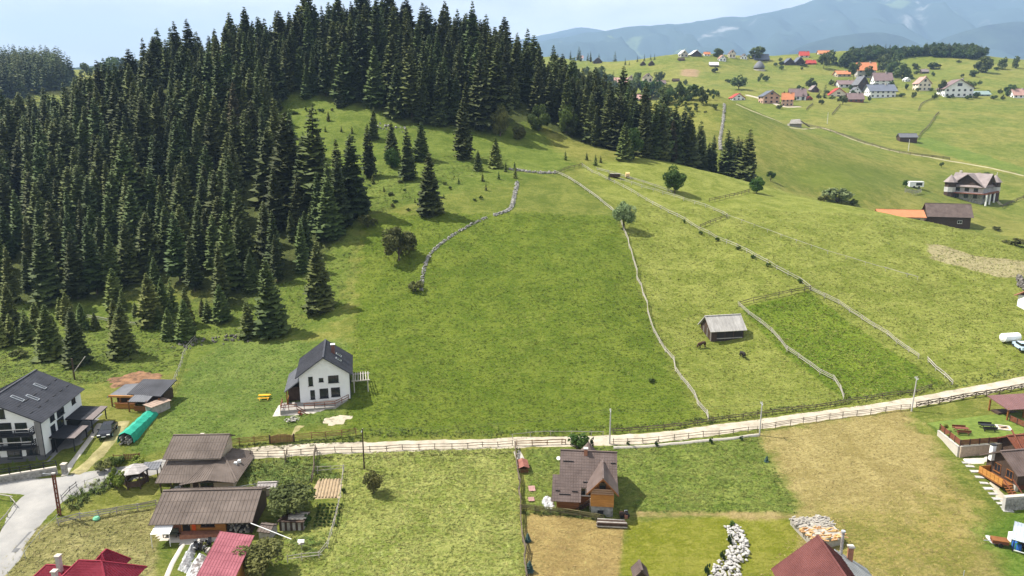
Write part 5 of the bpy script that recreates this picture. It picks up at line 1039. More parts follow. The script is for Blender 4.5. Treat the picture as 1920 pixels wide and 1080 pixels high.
for k, (u, v, w, h, m, lb) in enumerate(((997, 918, .9, 1.3, M_terr, 'rusty sheet lying in the grass left of the cottage'), (996, 938, .8, .9, M_terr, 'smaller rusty sheet in the grass nearer the mossy fence'))):
    o = empty('metal_sheet', G(u, v), R(5)); b = MB(); roof_plane(b, [(-w / 2, -h / 2, .15), (w / 2, -h / 2, .15), (w / 2, h / 2, .25), (-w / 2, h / 2, .25)], .04, .2); b.make('sheet', mat('pinkish_sheet', (.34, .20, .18), .7, .15, 1), o); MB().box(-w / 2, w / 2, -.05, .05, -.05, .12).make('bearer', M_wooddk, o); tag(o, lb, 'metal sheet')
lump_pile('sheeted_pile', [(1015, 940), (1022, 930), (1035, 935), (1042, 952), (1035, 960), (1020, 950)], .7, M_plast, 'white plastic sheet crumpled beside the cottage wing', 9, 'pile', step=.22)

# ------------------------------------------------------------------ hay barn and cows
a, c = G(1333, 641), G(1394, 633); rz = math.atan2((c - a).y, (c - a).x); mid = (a + c) / 2; mid.z = min(a.z, c.z)
hb_, rf = gable('hay_barn', mid, rz, 7.1, 5.2, 2.5, 4.7, M_wooddk, mat('grey_shingle_roof', (.33, .31, .285), .9, .16, .8, .3, 6, stretch=(2, .5, .5), hue=(.48, .46, .43)), 'old dark hay barn with pale grey plank roof in the pasture', 'barn', ov=.5, rib=.30, found=1.2)
MB().box(-2.4, 3.3, -.04, .0, .05, 2.0).make('open_side_shade_panel', M_int, hb_)  # near-black panel on the closed wall paints the shade of an open front
for x in (-2.5, -.6, 1.3, 3.4): MB().box(x - .08, x + .08, -.1, .0, -.5, 2.4).make('post', M_wooddk, hb_)
MB().box(-2.4, 3.3, -.12, -.05, .55, .7).make('barrier_rail', M_woodgr, hb_)
for k in range(9): y = .35 + k * .56; MB().box(-3.6, -3.555, y - .24, y + .24, 0, 2.45).make('wall_board', M_wooddk if k % 3 else mat('grey_board', (.14, .125, .11), .9), hb_)
M_cow = mat('brown_hide', (.060, .028, .014), .8, .35, 2.2, hue=(.10, .05, .025)); M_cowb = mat('black_hide', (.018, .015, .013), .7, .3, 2)
def cow(p, heading, m, label):
    o = empty('cow', p, heading); me = bpy.data.meshes.new('body')
    J = [(-.75, 0, 1.15), (-.35, 0, 1.12), (.1, 0, 1.08), (.55, 0, 1.12), (.85, 0, 1.05), (1.05, 0, .72), (1.15, 0, .45), (1.28, 0, .25)]; rad = [(.26, .30), (.32, .36), (.34, .38), (.30, .36), (.19, .24), (.15, .18), (.13, .15), (.09, .09)]; E = [(i, i + 1) for i in range(7)]
    def leg(root, pts, rs):
        prev = root
        for q, r_ in zip(pts, rs): J.append(q); rad.append((r_, r_)); E.append((prev, len(J) - 1)); prev = len(J) - 1
    for s in (-1, 1):
        leg(0, [(-.72, s * .2, .85), (-.62, s * .21, .62), (-.78, s * .21, .40), (-.72, s * .21, .03)], [.17, .11, .07, .06]); leg(3, [(.55, s * .19, .75), (.57, s * .2, .40), (.55, s * .2, .03)], [.14, .08, .06]); leg(6, [(1.05, s * .2, .52)], [.05])
    leg(0, [(-.98, 0, 1.05), (-1.02, 0, .55)], [.04, .035])
    me.from_pydata(J, E, []); ob = bpy.data.objects.new('body', me); link(ob, o); md = ob.modifiers.new('skin', 'SKIN'); md.use_smooth_shade = True; sv = me.skin_vertices[0].data
    for i, r_ in enumerate(rad): sv[i].radius = r_
    sv[1].use_root = True; ob.modifiers.new('sub', 'SUBSURF').levels = 1; ob.modifiers['sub'].render_levels = 1; me.materials.append(m)
    for s in (-1, 1): MB().tube([(1.08, s * .1, .58), (1.1, s * .2, .68), (1.16, s * .22, .74)], [.03, .02, .008], 5).make('horn', M_pale, o)
    o.scale = (.95, .95, .95); tag(o, label, 'cow'); return o
cow(G(1316, 652), R(200), M_cow, 'brown cow grazing near the corner of the hay barn'); cow(G(1392, 671), R(100), M_cowb, 'dark cow grazing in front of the hay barn')

# ------------------------------------------------------------------ terrace garden and cabin on the right
T = [PZ(1800, 836, 2.55), PZ(1762, 806, 2.35), G(1738, 793), G(1790, 786), G(1850, 778), G(1960, 768), PZ(1990, 818, 2.75), PZ(1885, 829, 2.6)]
V = [tuple(t) for t in T] + [(t.x, t.y, t.z - 2.6) for t in T]; n_ = len(T)
tb = mesh('terrace', V, [tuple(range(n_))[::-1]] + [(i, i + n_, (i + 1) % n_ + n_, (i + 1) % n_)[::-1] for i in range(n_)], mat('terrace_turf', (.095, .150, .016), .95, .25, 1.2, .5, 7, hue=(.15, .20, .03))); struct(tb, 'raised garden terrace with short green lawn')
if tb.data.polygons[0].normal.z < 0: tb.data.flip_normals()
wall_run('retaining_wall', [T[0] + Vector((-.02, -.15, -1.9)), T[7] + Vector((.5, -.15, -1.9))], 1.85, .3, M_sand, 'tan brick retaining wall under the terrace fence', cap=M_conclt, blocks=(.42, .24), bm=M_sand)
wall_run('side_wall', [T[1] + Vector((-.15, 0, -1.9)), T[0] + Vector((-.15, -.1, -1.9))], 1.75, .3, M_conclt, 'pale plastered side wall of the terrace', cap=M_conc)
def panel_fence(pts, label):
    o = empty('panel_fence', pts[0])
    for i in range(len(pts) - 1):
        a, c = pts[i] - pts[0], pts[i + 1] - pts[0]; k = max(1, round((c - a).length / 1.5))
        for j in range(k):
            p, q = a.lerp(c, j / k), a.lerp(c, (j + 1) / k); MB().box(p.x - .07, p.x + .07, p.y - .07, p.y + .07, p.z - .1, p.z + 1.0).make('post', M_wooddk, o)
            for z in (.2, .42, .64, .86): MB().beam(p + Vector((0, 0, z)), q + Vector((0, 0, z)), .05, .18).make('board', M_woodrd, o)
    tag(o, label, 'fence')
panel_fence([T[1], T[0], T[7] + Vector((.3, 0, 0))], 'red-brown board fence round the terrace corner')
panel_fence([PZ(1898, 826, 2.6), PZ(1950, 818, 2.7)], 'red-brown board fence right of the terrace gap'); panel_fence([PZ(1893, 789, 2.7), PZ(1935, 808, 2.7)], 'red-brown board fence below the open pavilion')
def picnic(p, rz, m, label):
    o = empty('picnic_table', p, rz); MB().box(-1.0, 1.0, -.4, .4, .72, .8).make('table_top', m, o)
    for y in (-.85, .85): MB().box(-1.0, 1.0, y - .15, y + .15, .42, .5).make('seat', m, o); MB().box(-1.0, 1.0, y * 1.18 - .03, y * 1.18 + .03, .55, .85).make('seat_back', m, o)
    for x in (-.75, .75): MB().beam((x, -.85, .0), (x, 0, .7), .1, .08).make('leg', m, o); MB().beam((x, .85, .0), (x, 0, .7), .1, .08).make('leg', m, o)
    tag(o, label, 'picnic table')
def on_terr(u, v): return PZ(u, v, 2.55)
picnic(on_terr(1802, 811), R(-8), M_woodrd, 'brown picnic table on the terrace lawn'); picnic(on_terr(1851, 805), R(-8), M_black, 'black picnic table on the terrace lawn')
o = empty('fire_pit', on_terr(1882, 803) + Vector((0, 0, .0)), R(-20))
for s in (-1, 1): MB().box(-1.0, 1.0, s * .85 - .16, s * .85 + .16, -.1, .16).make('kerb', M_conclt, o); MB().box(s * .85 - .16, s * .85 + .16, -.69, .69, -.1, .155).make('kerb', M_conclt, o)
MB().box(-.68, .68, -.68, .68, -.1, .05).make('ash_bed', M_soil, o); MB().beam((-.4, -.2, .12), (.4, .3, .15), .15, .12).make('log', M_wooddk, o); tag(o, 'square pale stone fire pit on the terrace', 'fire pit')
shrub(on_terr(1770, 806), 1.1, 1.3, 'yellow shrub at the terrace corner', M_leaf_yel, v=1); shrub(on_terr(1780, 818), .7, .9, 'small yellow-green shrub behind the terrace fence', M_leaf_yel, v=2)
p = G(1895, 795); o = empty('open_pavilion', Vector((83.2, 112.0, 2.3)), R(8)); b = MB(); roof_plane(b, [(-3.0, -2.2, 2.3), (4, -2.2, 2.3), (4, 2.4, 3.0), (-3.0, 2.4, 3.0)], .14, .4); b.make('roof', mat('maroon_sheet', (.17, .085, .08), .5, .12, .6, spec=.4), o)
for x in (-2.6, .3, 3.4):
    for y in (-1.8, 2.0): MB().box(x - .1, x + .1, y - .1, y + .1, -1.2, 2.4).make('post', M_wood, o)
MB().box(-2.4, 3.2, .2, 1.8, -.5, .7).make('counter', M_wooddk, o); MB().box(-2.8, 3.8, -2, 2.2, -1, -.05).make('floor', M_conc, o); tag(o, 'open pavilion with maroon lean-to roof at the edge of the picture', 'pavilion')
cb, rf = gable('stilted_cabin', Vector((74.3, 92.0, .05)), R(9), 8.6, 5.4, 2.9, 4.6, M_wooddk, M_tileroof, 'dark wooden cabin with mauve-brown roof raised on stone piers', 'cabin', ov=.7, rib=.36, found=-.75)
for x in (-4.1, -1.2, 1.7, 4.1):
    for y in (.3, 5.0): MB().box(x - .25, x + .25, y - .25, y + .25, -1.2, .76).make('pier', M_conclt, cb)
MB().box(-4.0, 4.0, .35, 5.0, -1.0, .74).make('under_store', M_woodrd, cb)
MB().box(-6.2, -4.32, .4, 4.6, .55, .75).make('deck', M_wood, cb)
for k in range(6): y = .4 + k * .7; MB().box(-6.2, -6.12, y + .02, y + .66, .76, 1.65).make('deck_panel', M_woodor, cb)
for k in range(3): x = -6.1 + k * .6; MB().box(x, x + .56, 4.54, 4.6, .76, 1.65).make('deck_panel', M_woodor, cb)
for k in range(6): MB().box(-5.9, -4.7, .4 - .3 * (k + 1), .4 - .3 * k, .5 - .2 * k, .57 - .2 * k).make('step', M_wood, cb)
for x in (-6.0, -4.6): MB().beam((x, .4, 1.6), (x, -1.5, .3), .1, .12).make('stair_rail', M_woodrd, cb)
for y in (1.3, 3.4): window(cb, face_frame(8.6, 5.4, 'L', y), 1.3, 1.0, 1.1, M_wood)
chimney(rf, -4.6, 4.4, 2.6, 4.9, .55, M_whitep, M_black)
lh, rf = gable('large_cabin', Vector((79.6, 98.0, .2)), R(9), 9.5, 5, 2.6, 4.2, M_wooddk, M_woodrd, 'larger red-brown cabin partly hidden behind the stilted cabin', 'cabin', ov=.8, rib=.36)
for x in (-5.4, -3.2, -1.0): MB().beam((x, -.9, 2.6), (x + 1.0, 3.0, 5.0), .14, .2).make('rafter', M_woodrd, lh)
wall_run('stone_wall', [G(1880, 956), G(1935, 952), G(2000, 948)], 1.9, .5, M_conc, 'grey rubble stone wall below the stilted cabin', cap=M_conclt, blocks=(.45, .28), bm=M_stone)
PS = smooth_line([G(1812, 868), G(1828, 884), G(1845, 906), G(1862, 926), G(1878, 944), G(1890, 958)], 1.0); o = empty('stepping_stone_path', PS[0]); rr = random.Random(4)
for i, q in enumerate(PS):
    d = (PS[min(i + 1, len(PS) - 1)] - PS[max(i - 1, 0)]); a = math.atan2(d.y, d.x); q = ground(q.x, q.y) - PS[0]; s = MB().box(-.32, .32, -.6, .6, -.15, .07).make('stone', M_stonew, o); s.location = q; s.rotation_euler = (0, 0, a + rr.uniform(-.08, .08)); s.scale = (rr.uniform(.85, 1.1), rr.uniform(.85, 1.1), 1)
tag(o, 'pale stepping stone path beside the stilted cabin', 'path'); struct(sheet('paved_pad', [(1803, 862), (1880, 852), (1885, 862), (1820, 872)], M_conclt, .07, jag=.05), 'pale paved pad below the retaining wall')
struct(sheet('gravel_strip', [(1848, 890), (1862, 898), (1890, 938), (1880, 948), (1866, 928)], M_gravel, .05), 'grey gravel strip beside the stepping stones')
# market shed, trailer, barrels
sh = empty('canopy_shed', Vector((65.2, 80.0, -2.0)), R(-38)); b = MB(); roof_plane(b, [(-2.6, -2.4, 1.9), (3.4, -2.4, 1.9), (3.4, .2, 2.6), (-2.6, .2, 2.6)], .08, .35); roof_plane(b, [(3.4, 2.8, 1.9), (-2.6, 2.8, 1.9), (-2.6, .2, 2.6), (3.4, .2, 2.6)], .08, .35); b.make('roof', mat('pale_blue_sheet', (.36, .40, .45), .5, .1, .8, spec=.4), sh)
for x in (-2.3, .4, 3.1):
    for y in (-2.1, 2.5): MB().box(x - .06, x + .06, y - .06, y + .06, -.6, 2.0).make('post', M_char, sh)
for x in (-2.3, .4): MB().box(x + .1, x + 2.6, -2.15, -2.1, .35, .45).make('rail', M_whitep, sh)
MB().box(-1.6, 2.2, -.8, .8, .0, .8).make('work_table', M_wooddk, sh); tag(sh, 'open shed with pale blue sheet roof at the lower right edge', 'shed')
def barrel(p, m, label):
    o = MB().tube([(0, 0, 0), (0, 0, .3), (0, 0, .62), (0, 0, .9)], [.27, .31, .31, .27], 12).make('barrel', m); o.location = p; tag(o, label, 'barrel')
barrel(G(1901, 1028), M_blue_p, 'blue barrel nearest the trailer under the pale blue shed'); barrel(G(1909, 1033), M_blue_p, 'blue barrel at the lower corner of the pale blue shed'); barrel(G(1905, 1030), mat('green_barrel', (.05, .20, .09), .5), 'dark green barrel between the two blue barrels')
o = empty('white_cabinet', G(1897, 1014)); MB().box(-.35, .35, -.35, .35, 0, 1.1).make('body', M_whitep, o); MB().box(-.35, .35, -.39, -.35, .05, 1.05).make('door', M_metal, o); tag(o, 'white fridge-like cabinet under the pale blue shed', 'cabinet')
o = empty('farm_trailer', G(1873, 1022), R(-18)); MB().box(-.9, .9, -.55, .55, .4, .75).make('load_box', M_woodrd, o)
for k in range(4): MB().box(-.9, .9, -.55 + k * .29, -.3 + k * .29, .752, .85).make('plank', M_wood, o)
for y in (-.6, .6): MB().tube([(0, y - .07, .28), (0, y + .07, .28)], .28, 12).make('wheel', M_black, o)
MB().beam((-.9, 0, .45), (-1.7, 0, .35), .08, .08).make('drawbar', M_metal, o); tag(o, 'small brown plank-loaded trailer on the right lawn', 'trailer')
lump_pile('sheeted_pile', [(1846, 1003), (1856, 1004), (1870, 1012), (1866, 1022), (1855, 1016)], .5, M_plast, 'white plastic sheeting heaped beside the brown trailer', 4, 'pile', step=.2)

# ------------------------------------------------------------------ rust-red house at the lower edge, lumber, rock garden
ru = empty('rust_roofed_house', Vector((34.9, 73.4, -2.5)), R(-2)); ze, zr, L = 2.6, 6.55, 11
V = [(-4.2, 0, -1), (4.2, 0, -1), (4.2, 0, ze), (0, 0, zr - .2), (-4.2, 0, ze)]; V = V + [(x, -L, z) for x, y, z in V]
mesh('wall', V, [(0, 1, 2, 3, 4)[::-1], (5, 6, 7, 8, 9), (0, 4, 9, 5)[::-1], (1, 6, 7, 2)[::-1]], M_cream, ru)
b = MB(); roof_plane(b, [(-4.9, .5, ze - .5), (-4.9, -L, ze - .5), (0, -L, zr), (0, .5, zr)], .14, .22, 0, .04, .035); b.make('left_roof_slope', M_rust, ru)
b = MB(); roof_plane(b, [(4.9, -L, ze - .5), (4.9, .5, ze - .5), (0, .5, zr), (0, -L, zr)], .14, .22, 0, .04, .035); b.beam((0, .5, zr + .03), (0, -L, zr + .03), .25, .1); b.make('right_roof_slope', M_rust, ru)
b = MB(); roof_plane(b, [(6.6, -3.6, 1.6), (6.6, 1.6, 1.6), (2.6, 1.6, 4.1), (2.6, -3.6, 4.1)], .12, .5); b.make('lean_to_roof', mat('dull_zinc', (.34, .35, .35), .45, .18, .7, metal=.25), ru); MB().box(3.0, 6.2, -3.2, 1.2, -1, 1.8).make('lean_to_wall', M_conc, ru)
MB().tube([(3.2, 1.2, 2.5), (3.2, 1.2, 6.6)], .17, 10).make('flue_pipe', mat('rusty_flue', (.20, .12, .09), .7, .4, 2, hue=(.5, .48, .46)), ru); MB().tube([(3.2, 1.2, 6.6), (3.2, 1.2, 6.75)], [.26, .24], 10).make('flue_cap', M_metal, ru)
MB().box(4.0, 4.5, .9, 1.4, 2.4, 4.7).make('chimney', M_brick, ru); MB().box(3.9, 4.6, .8, 1.5, 4.702, 4.85).make('chimney_cap', M_conclt, ru); tag(ru, 'house with broad rust-red ribbed roof and grey lean-to', 'house')
LP = [G(1478, 982), G(1498, 978), G(1548, 976), G(1585, 1022), G(1528, 1036)]; lc = sum((Vector((p.x, p.y, 0)) for p in LP), Vector()) / len(LP); lc.z = H(lc.x, lc.y); o = empty('lumber_heap', lc); rr = random.Random(12); V = [((p.x - lc.x) * .93, (p.y - lc.y) * .93, z) for z in (-.4, .95) for p in LP]; n_ = len(LP)
mesh('core', V, [tuple(range(n_, 2 * n_))[::-1]] + [(i, (i + 1) % n_, (i + 1) % n_ + n_, i + n_)[::-1] for i in range(n_)], M_pale, o); fw = mat('fresh_wood', (.50, .30, .13), .85, .25, 2, obj_var=.25); SL = []
for m_ in (M_pale, fw, M_woodgr):
    b = MB().tube([(-.5, 0, 0), (.5, 0, 0)], .5, 5); me = bpy.data.meshes.new('split_log'); me.from_pydata(b.V, [], b.F); me.materials.append(m_); SL.append(me)
xs = [p.x for p in LP]; ys = [p.y for p in LP]; k = 0
while k < 290:
    x, y = rr.uniform(min(xs), max(xs)), rr.uniform(min(ys), max(ys))
    if not inside(LP, x, y): continue
    k += 1; near_ = y < lc.y - .4; s_ = rr.uniform(.16, .3); inst('split_log', SL[1] if near_ and rr.random() < .7 else SL[rr.choice((0, 0, 2))], o, (x - lc.x, y - lc.y, .92 + rr.uniform(-.05, .2) - (.25 if near_ else 0) * rr.random()), (rr.uniform(0, 6), rr.gauss(0, .15), rr.gauss(.2, .35)), (rr.uniform(.4, .8), s_, s_ * .8))
tag(o, 'big heap of pale split firewood behind the rust-red roof', 'firewood heap')
RG = smooth_line([G(1372, 990), G(1380, 1005), G(1385, 1025), G(1380, 1045), G(1368, 1060), G(1358, 1080), G(1352, 1100)], .3); o = empty('rock_garden', RG[0]); rr = random.Random(6); RK = []
for s in range(4):
    b = MB(); me = bpy.data.meshes.new('stone'); bm_v = []
    b.tube([(0, 0, -.4), (0, 0, -.1), (0, 0, .25), (0, 0, .42)], [.35, .55, .45, .18], 7); vv = [(x * rr.uniform(.75, 1.2), y * rr.uniform(.75, 1.2), z * rr.uniform(.8, 1.2)) for x, y, z in b.V]; me.from_pydata(vv, [], b.F); me.materials.append(M_stonew); RK.append(me)
for k in range(290):
    t = rr.random() * (len(RG) - 1.01); i = int(t); p = RG[i].lerp(RG[i + 1], t - i); wd = .8 + 1.3 * (t / len(RG)); q = p + Vector((rr.uniform(-wd, wd), rr.uniform(-.3, .3), 0)); q.z = H(q.x, q.y) + .1 + .35 * rr.random(); s = rr.uniform(.2, .5); inst('stone', rr.choice(RK), o, q - RG[0], (rr.uniform(-.5, .5), rr.uniform(-.5, .5), rr.uniform(0, 6.28)), (s * 1.2, s * rr.uniform(.7, 1.5), s * rr.uniform(.45, .8)))
tag(o, 'winding rock garden of white stones on the lawn', 'rock garden')
M_thuja = leaf_mat('thuja_leaves', (.020, .045, .012), (.050, .085, .022), .1, 2)
TH = crown_mesh(77, 10, .13, 700, 1.0, M_thuja, low=.5)[0]
def thuja(p, h, w, label, group=None):
    o = empty('thuja', p); inst('foliage', TH, o, (0, 0, h * .5), (0, 0, 0), (w / 2, w / 2, h * .56)); MB().tube([(0, 0, -.1), (0, 0, h * .4)], .04, 5).make('stem', M_bark, o); tag(o, label, 'thuja', group)
thuja(G(1326, 1082), 2.0, .8, 'dark columnar thuja nearest the lower edge beside the rock garden'); thuja(G(1355, 1052), 1.7, .8, 'dark columnar thuja at the middle bend of the rock garden'); thuja(G(1368, 1022), 1.8, .7, 'slim dark thuja along the upper rock garden'); shrub(G(1373, 988), .9, 1.0, 'round green shrub at the top end of the rock garden', v=1)
o, rf = gable('tool_hut', Vector((14.9, 73.4, -2.9)), R(0), 1.5, 1.6, 1.9, 2.7, M_wooddk, M_tileroof, 'tiny brown-roofed tool hut at the lower edge', 'hut', axis='y', ov=.2, rib=.3)
picnic(Vector((20.1, 73.6, -2.85)), R(5), M_wooddk, 'dark wooden picnic table at the lower edge of the lawn')
p = G(1806, 1084); o = MB().tube([(0, 0, -.3), (0, 0, 1.0)], .05, 6).make('garden_post', M_metal); o.location = p; tag(o, 'single thin post in the mown field at the lower edge', 'post')

# ------------------------------------------------------------------ poles and cables
def pole(p, h, label, m=None, arm=True, r=.13, lean=0):
    o = empty('utility_pole', p); o.rotation_euler[1] = lean; MB().tube([(0, 0, -.5), (0, 0, h)], [r, r * .65], 8).make('shaft', m or M_concp, o)
    if arm:
        MB().beam((-.05, -.55, h - .35), (-.05, .55, h - .35), .08, .1).make('crossarm', M_metal, o)
        for y in (-.45, 0, .45): MB().tube([(-.05, y, h - .3), (-.05, y, h - .12)], .035, 6).make('insulator', M_whitep, o)
    tag(o, label, 'utility pole'); return p + Vector((0, 0, h - .15))
tops = [pole(G(683, 880), 6.5, 'dark wooden pole standing at the top of the shaggy field', M_wooddk), pole(G(1143, 833), 6.0, 'grey pole behind the log cottage by the track'), pole(G(1424, 816), 5.7, 'grey pole at the corner of the mown hay field'), pole(G(1709, 771), 6.2, 'pale concrete pole at the bend of the track above the hay field', lean=.03)]
q = G(112, 966); o = empty('lattice_pole', q)
for x in (-.16, .16):
    MB().box(x - .05, x + .05, -.12, .12, -.4, 6.1).make('leg', M_woodrd, o)
for k in range(8): MB().box(-.16, .16, -.1, .1, .4 + k * .7, .5 + k * .7).make('rung', M_woodrd, o)
MB().box(-.25, .25, -.15, .15, 6.1, 6.25).make('head', M_concp, o); MB().beam((0, 0, 6.0), (-1.0, -.3, 6.3), .06, .06).make('lamp_arm', M_metal, o); MB().box(-1.2, -.9, -.36, -.24, 6.26, 6.34).make('lamp_head', M_metal, o); tag(o, 'brown laddered road pole with a lamp arm', 'pole'); tops = [q + Vector((0, 0, 6.1))] + tops
o = empty('stay_pole', G(140, 712)); MB().tube([(0, 0, -.5), (0, 0, 4.2)], .14, 7).make('shaft', M_wooddk, o); MB().tube([(2.2, .6, 4.4), (.1, 0, 1.6)], .09, 6).make('stay', M_woodgr, o); tag(o, 'short dark pole with a leaning brace behind the guest house', 'pole')
tops.append(tops[-1] + Vector((38, 8, 4)))
for i in range(len(tops) - 1):
    for k, off in enumerate((-.4, .4)):
        a, c = tops[i] + Vector((0, off, 0)), tops[i + 1] + Vector((0, off, 0)); b = MB(); b.tube([a.lerp(c, t / 12) - Vector((0, 0, (c - a).length * .022 * 4 * (t / 12) * (1 - t / 12))) for t in range(13)], .014, 3); o = b.make('cable', M_black)
        tag(o, ['thin cable span from the laddered road pole to the dark wooden pole', 'thin cable span over the shaggy field', 'thin cable span over the cottage meadow', 'thin cable span over the mown hay field', 'thin cable span beyond the concrete pole by the terrace'][i], 'cable', 'cables strung between the poles')
for u, v, h, lb in ((1703, 283, 7, 'thin pale pole in front of the far grey barn'), (1866, 352, 8, 'thin pale pole right of the towered villa'), (1551, 232, 8, 'thin pole on the far slope left of the barn')): pole(G(u, v), h, lb, mat('pale_pole', (.55, .54, .50), .8), False, .2)

# ------------------------------------------------------------------ middle distance buildings
b0, rf = gable('brown_barn', Vector((183, 300, 8.0)), R(-14), 16, 9, 4.2, 8.6, M_wooddk, M_tileroof, 'long barn with mauve-brown roof beyond the ridge', 'barn', ov=.8, rib=.6); window(b0, face_frame(16, 9, 'R', 4.5), 4.8, 3.2, .9, M_pale, mull=2); window(b0, face_frame(16, 9, 'F', 4), 1, 1.6, 1.2, M_whitep)
b1, rf = gable('orange_roofed_shed', Vector((163.5, 301, 8.6)), R(-12), 17, 8, 3.2, 5.4, M_tan, M_orange, 'long low shed with bright orange roof beyond the ridge', 'shed', ov=.8, rib=.6); door(b1, face_frame(17, 8, 'F', 6), 2.2, 2.2, M_int)
vp = Vector((230, 362, 13.6)); vl = empty('towered_villa', vp, R(40))
MB().box(-7, 7, -7, 7, -3, 2.6).make('ground_floor', M_stone, vl); MB().box(-7.1, 7.1, -7.1, 7.1, 2.602, 6.2).make('upper_floor', mat('pale_grey_render', (.46, .45, .44), .85), vl)
for s in range(4):
    a = s * math.pi / 2; ca, sa = math.cos(a), math.sin(a); mesh('gable_wall', [(ca * x - sa * -7.05, sa * x + ca * -7.05, z) for x, z in ((-6.8, 6.2), (6.8, 6.2), (0, 11.4))], [(0, 1, 2)], M_wooddk, vl)
M_vroof = mat('grey_brown_tiles', (.24, .20, .19), .7, .15, .4); b = MB()
roof_plane(b, [(-8.2, 8.4, 5.6), (-8.2, -8.4, 5.6), (0, -8.4, 12), (0, 8.4, 12)], .2, .6); roof_plane(b, [(8.2, -8.4, 5.6), (8.2, 8.4, 5.6), (0, 8.4, 12), (0, -8.4, 12)], .2, .6)
roof_plane(b, [(-8.4, -8.2, 5.55), (8.4, -8.2, 5.55), (8.4, 0, 11.9), (-8.4, 0, 11.9)], .2, .6); roof_plane(b, [(8.4, 8.2, 5.55), (-8.4, 8.2, 5.55), (-8.4, 0, 11.9), (8.4, 0, 11.9)], .2, .6); b.make('roof', M_vroof, vl)
for x, y in ((-8.2, 7.2), (8.2, -7.2)):
    t_ = MB().tube([(x, y, -3), (x, y, 7.6)], 2.6, 8).make('tower', M_wooddk, vl); MB().tube([(x, y, 2.8), (x, y, 5.2)], 2.66, 8).make('tower_band', MATS['pale_grey_render'], t_); MB().tube([(x, y, 7.6), (x, y, 11.2)], [3.4, .1], 8).make('tower_roof', M_vroof, t_)
for f in ('F', 'R', 'L'):
    for s in ((-4, 0, 4) if f == 'F' else (3, 7, 11)):
        fr_ = face_frame(14.2, 14, f, s); fr_ = (fr_[0] + Vector((0, -7.05, 0)), fr_[1], fr_[2]); window(vl, fr_, 3.4, 1.8, 1.6, M_wooddk, sill=False); window(vl, fr_, .2, 1.6, 1.8, M_wooddk, sill=False)
MB().box(-8.5, 8.5, -9.6, -7.12, 2.4, 2.65).make('balcony', M_woodrd, vl); MB().box(-8.5, 8.5, -9.7, -9.6, 2.65, 3.5).make('balcony_rail', M_woodrd, vl); MB().box(-9.6, -7.12, -8.5, 8.5, 2.4, 2.66).make('side_balcony', M_woodrd, vl)
for x in (-8, -3, 3, 8): MB().tube([(x, -9.3, -3), (x, -9.3, 2.4)], .4, 8).make('pillar', M_whitep, vl)
MB().box(-.5, .5, 5.5, 6.5, 9, 13).make('chimney', M_conclt, vl); tag(vl, 'large towered villa with grey-brown cross-gable roof on the far slope', 'villa')
o = empty('caravan', G(1716, 352), R(-5)); MB().box(-3.4, 3.4, -1.4, 1.4, .5, 3.2).make('body', M_whitep, o); MB().box(-.4, 2.6, -1.45, -1.4, 1.2, 2.6).make('window_band', M_glass, o)
for x in (-1.2, 1.2): MB().tube([(x, -1.45, .5), (x, -1.2, .5)], .5, 10).make('wheel', M_black, o)
tag(o, 'white caravan beside a small dark tree on the far slope', 'caravan'); fence('paddock_fence', [(1697, 362), (1712, 365), (1727, 362)], 'small pale paddock fence below the caravan', M_pale, 2.2, 3, 3, .2, .2)
o = MB().tube([(-1.9, 0, .95), (-1.7, 0, .95), (1.7, 0, .95), (1.9, 0, .95)], [.4, .85, .85, .4], 14).make('gas_tank', M_whitep); o.location = G(1893, 641); o.rotation_euler = (0, 0, R(10)); tag(o, 'white cylindrical gas tank at the edge of the right field', 'tank')
o = empty('edge_house', Vector((110.8, 145.5, 8.6)), R(4)); MB().box(0, 8, 0, 7, -2, 5).make('wall', M_white, o); b = MB(); roof_plane(b, [(-.6, -.6, 4.7), (8.6, -.6, 4.7), (8.6, 3.5, 7), (-.6, 3.5, 7)], .15, .4); roof_plane(b, [(8.6, 7.6, 4.7), (-.6, 7.6, 4.7), (-.6, 3.5, 7), (8.6, 3.5, 7)], .15, .4); b.make('roof', M_terr, o); tag(o, 'white house cut off by the edge of the picture', 'house')
p = G(1915, 655); o = empty('parked_car', p, R(80)); o.location = p; MB().box(-2, 2, -.85, .85, .35, .95).make('body', mat('pale_blue_paint', (.45, .58, .66), .3), o); MB().box(-1.4, .9, -.75, .75, .952, 1.45).make('cabin_glass', M_glass, o); MB().box(-1.2, .6, -.7, .7, 1.452, 1.5).make('car_roof', MATS['pale_blue_paint'], o)
for x in (-1.3, 1.3):
    for y in (-.85, .85): MB().tube([(x, y - .1, .33), (x, y + .1, .33)], .33, 10).make('wheel', M_black, o)
tag(o, 'pale blue car below the white gas tank', 'car')
stone_wall('stone_pen', [(1912, 520), (1916, 540), (1935, 548)], 'small dark stone pen at the right edge of the hay strip', 1.0, 1.0, 9, .6, MATS['dark_rock'], 9)
o = empty('feed_trough', G(1153, 333), R(-20)); MB().box(-1.6, 1.6, -.7, .7, .2, 1.2).make('box', M_wooddk, o); MB().box(-1.75, 1.75, -.85, .85, 1.202, 1.35).make('lid', M_pale, o); tag(o, 'low feed box with pale lid on the ridge', 'feed box')
o = MB().tube([(0, 0, .9), (1.2, 0, .9)], .85, 14).make('hay_bale', mat('straw', (.62, .44, .20), .95, .15, 3)); o.location = G(1173, 333); tag(o, 'round straw bale next to the feed box on the ridge', 'hay bale')

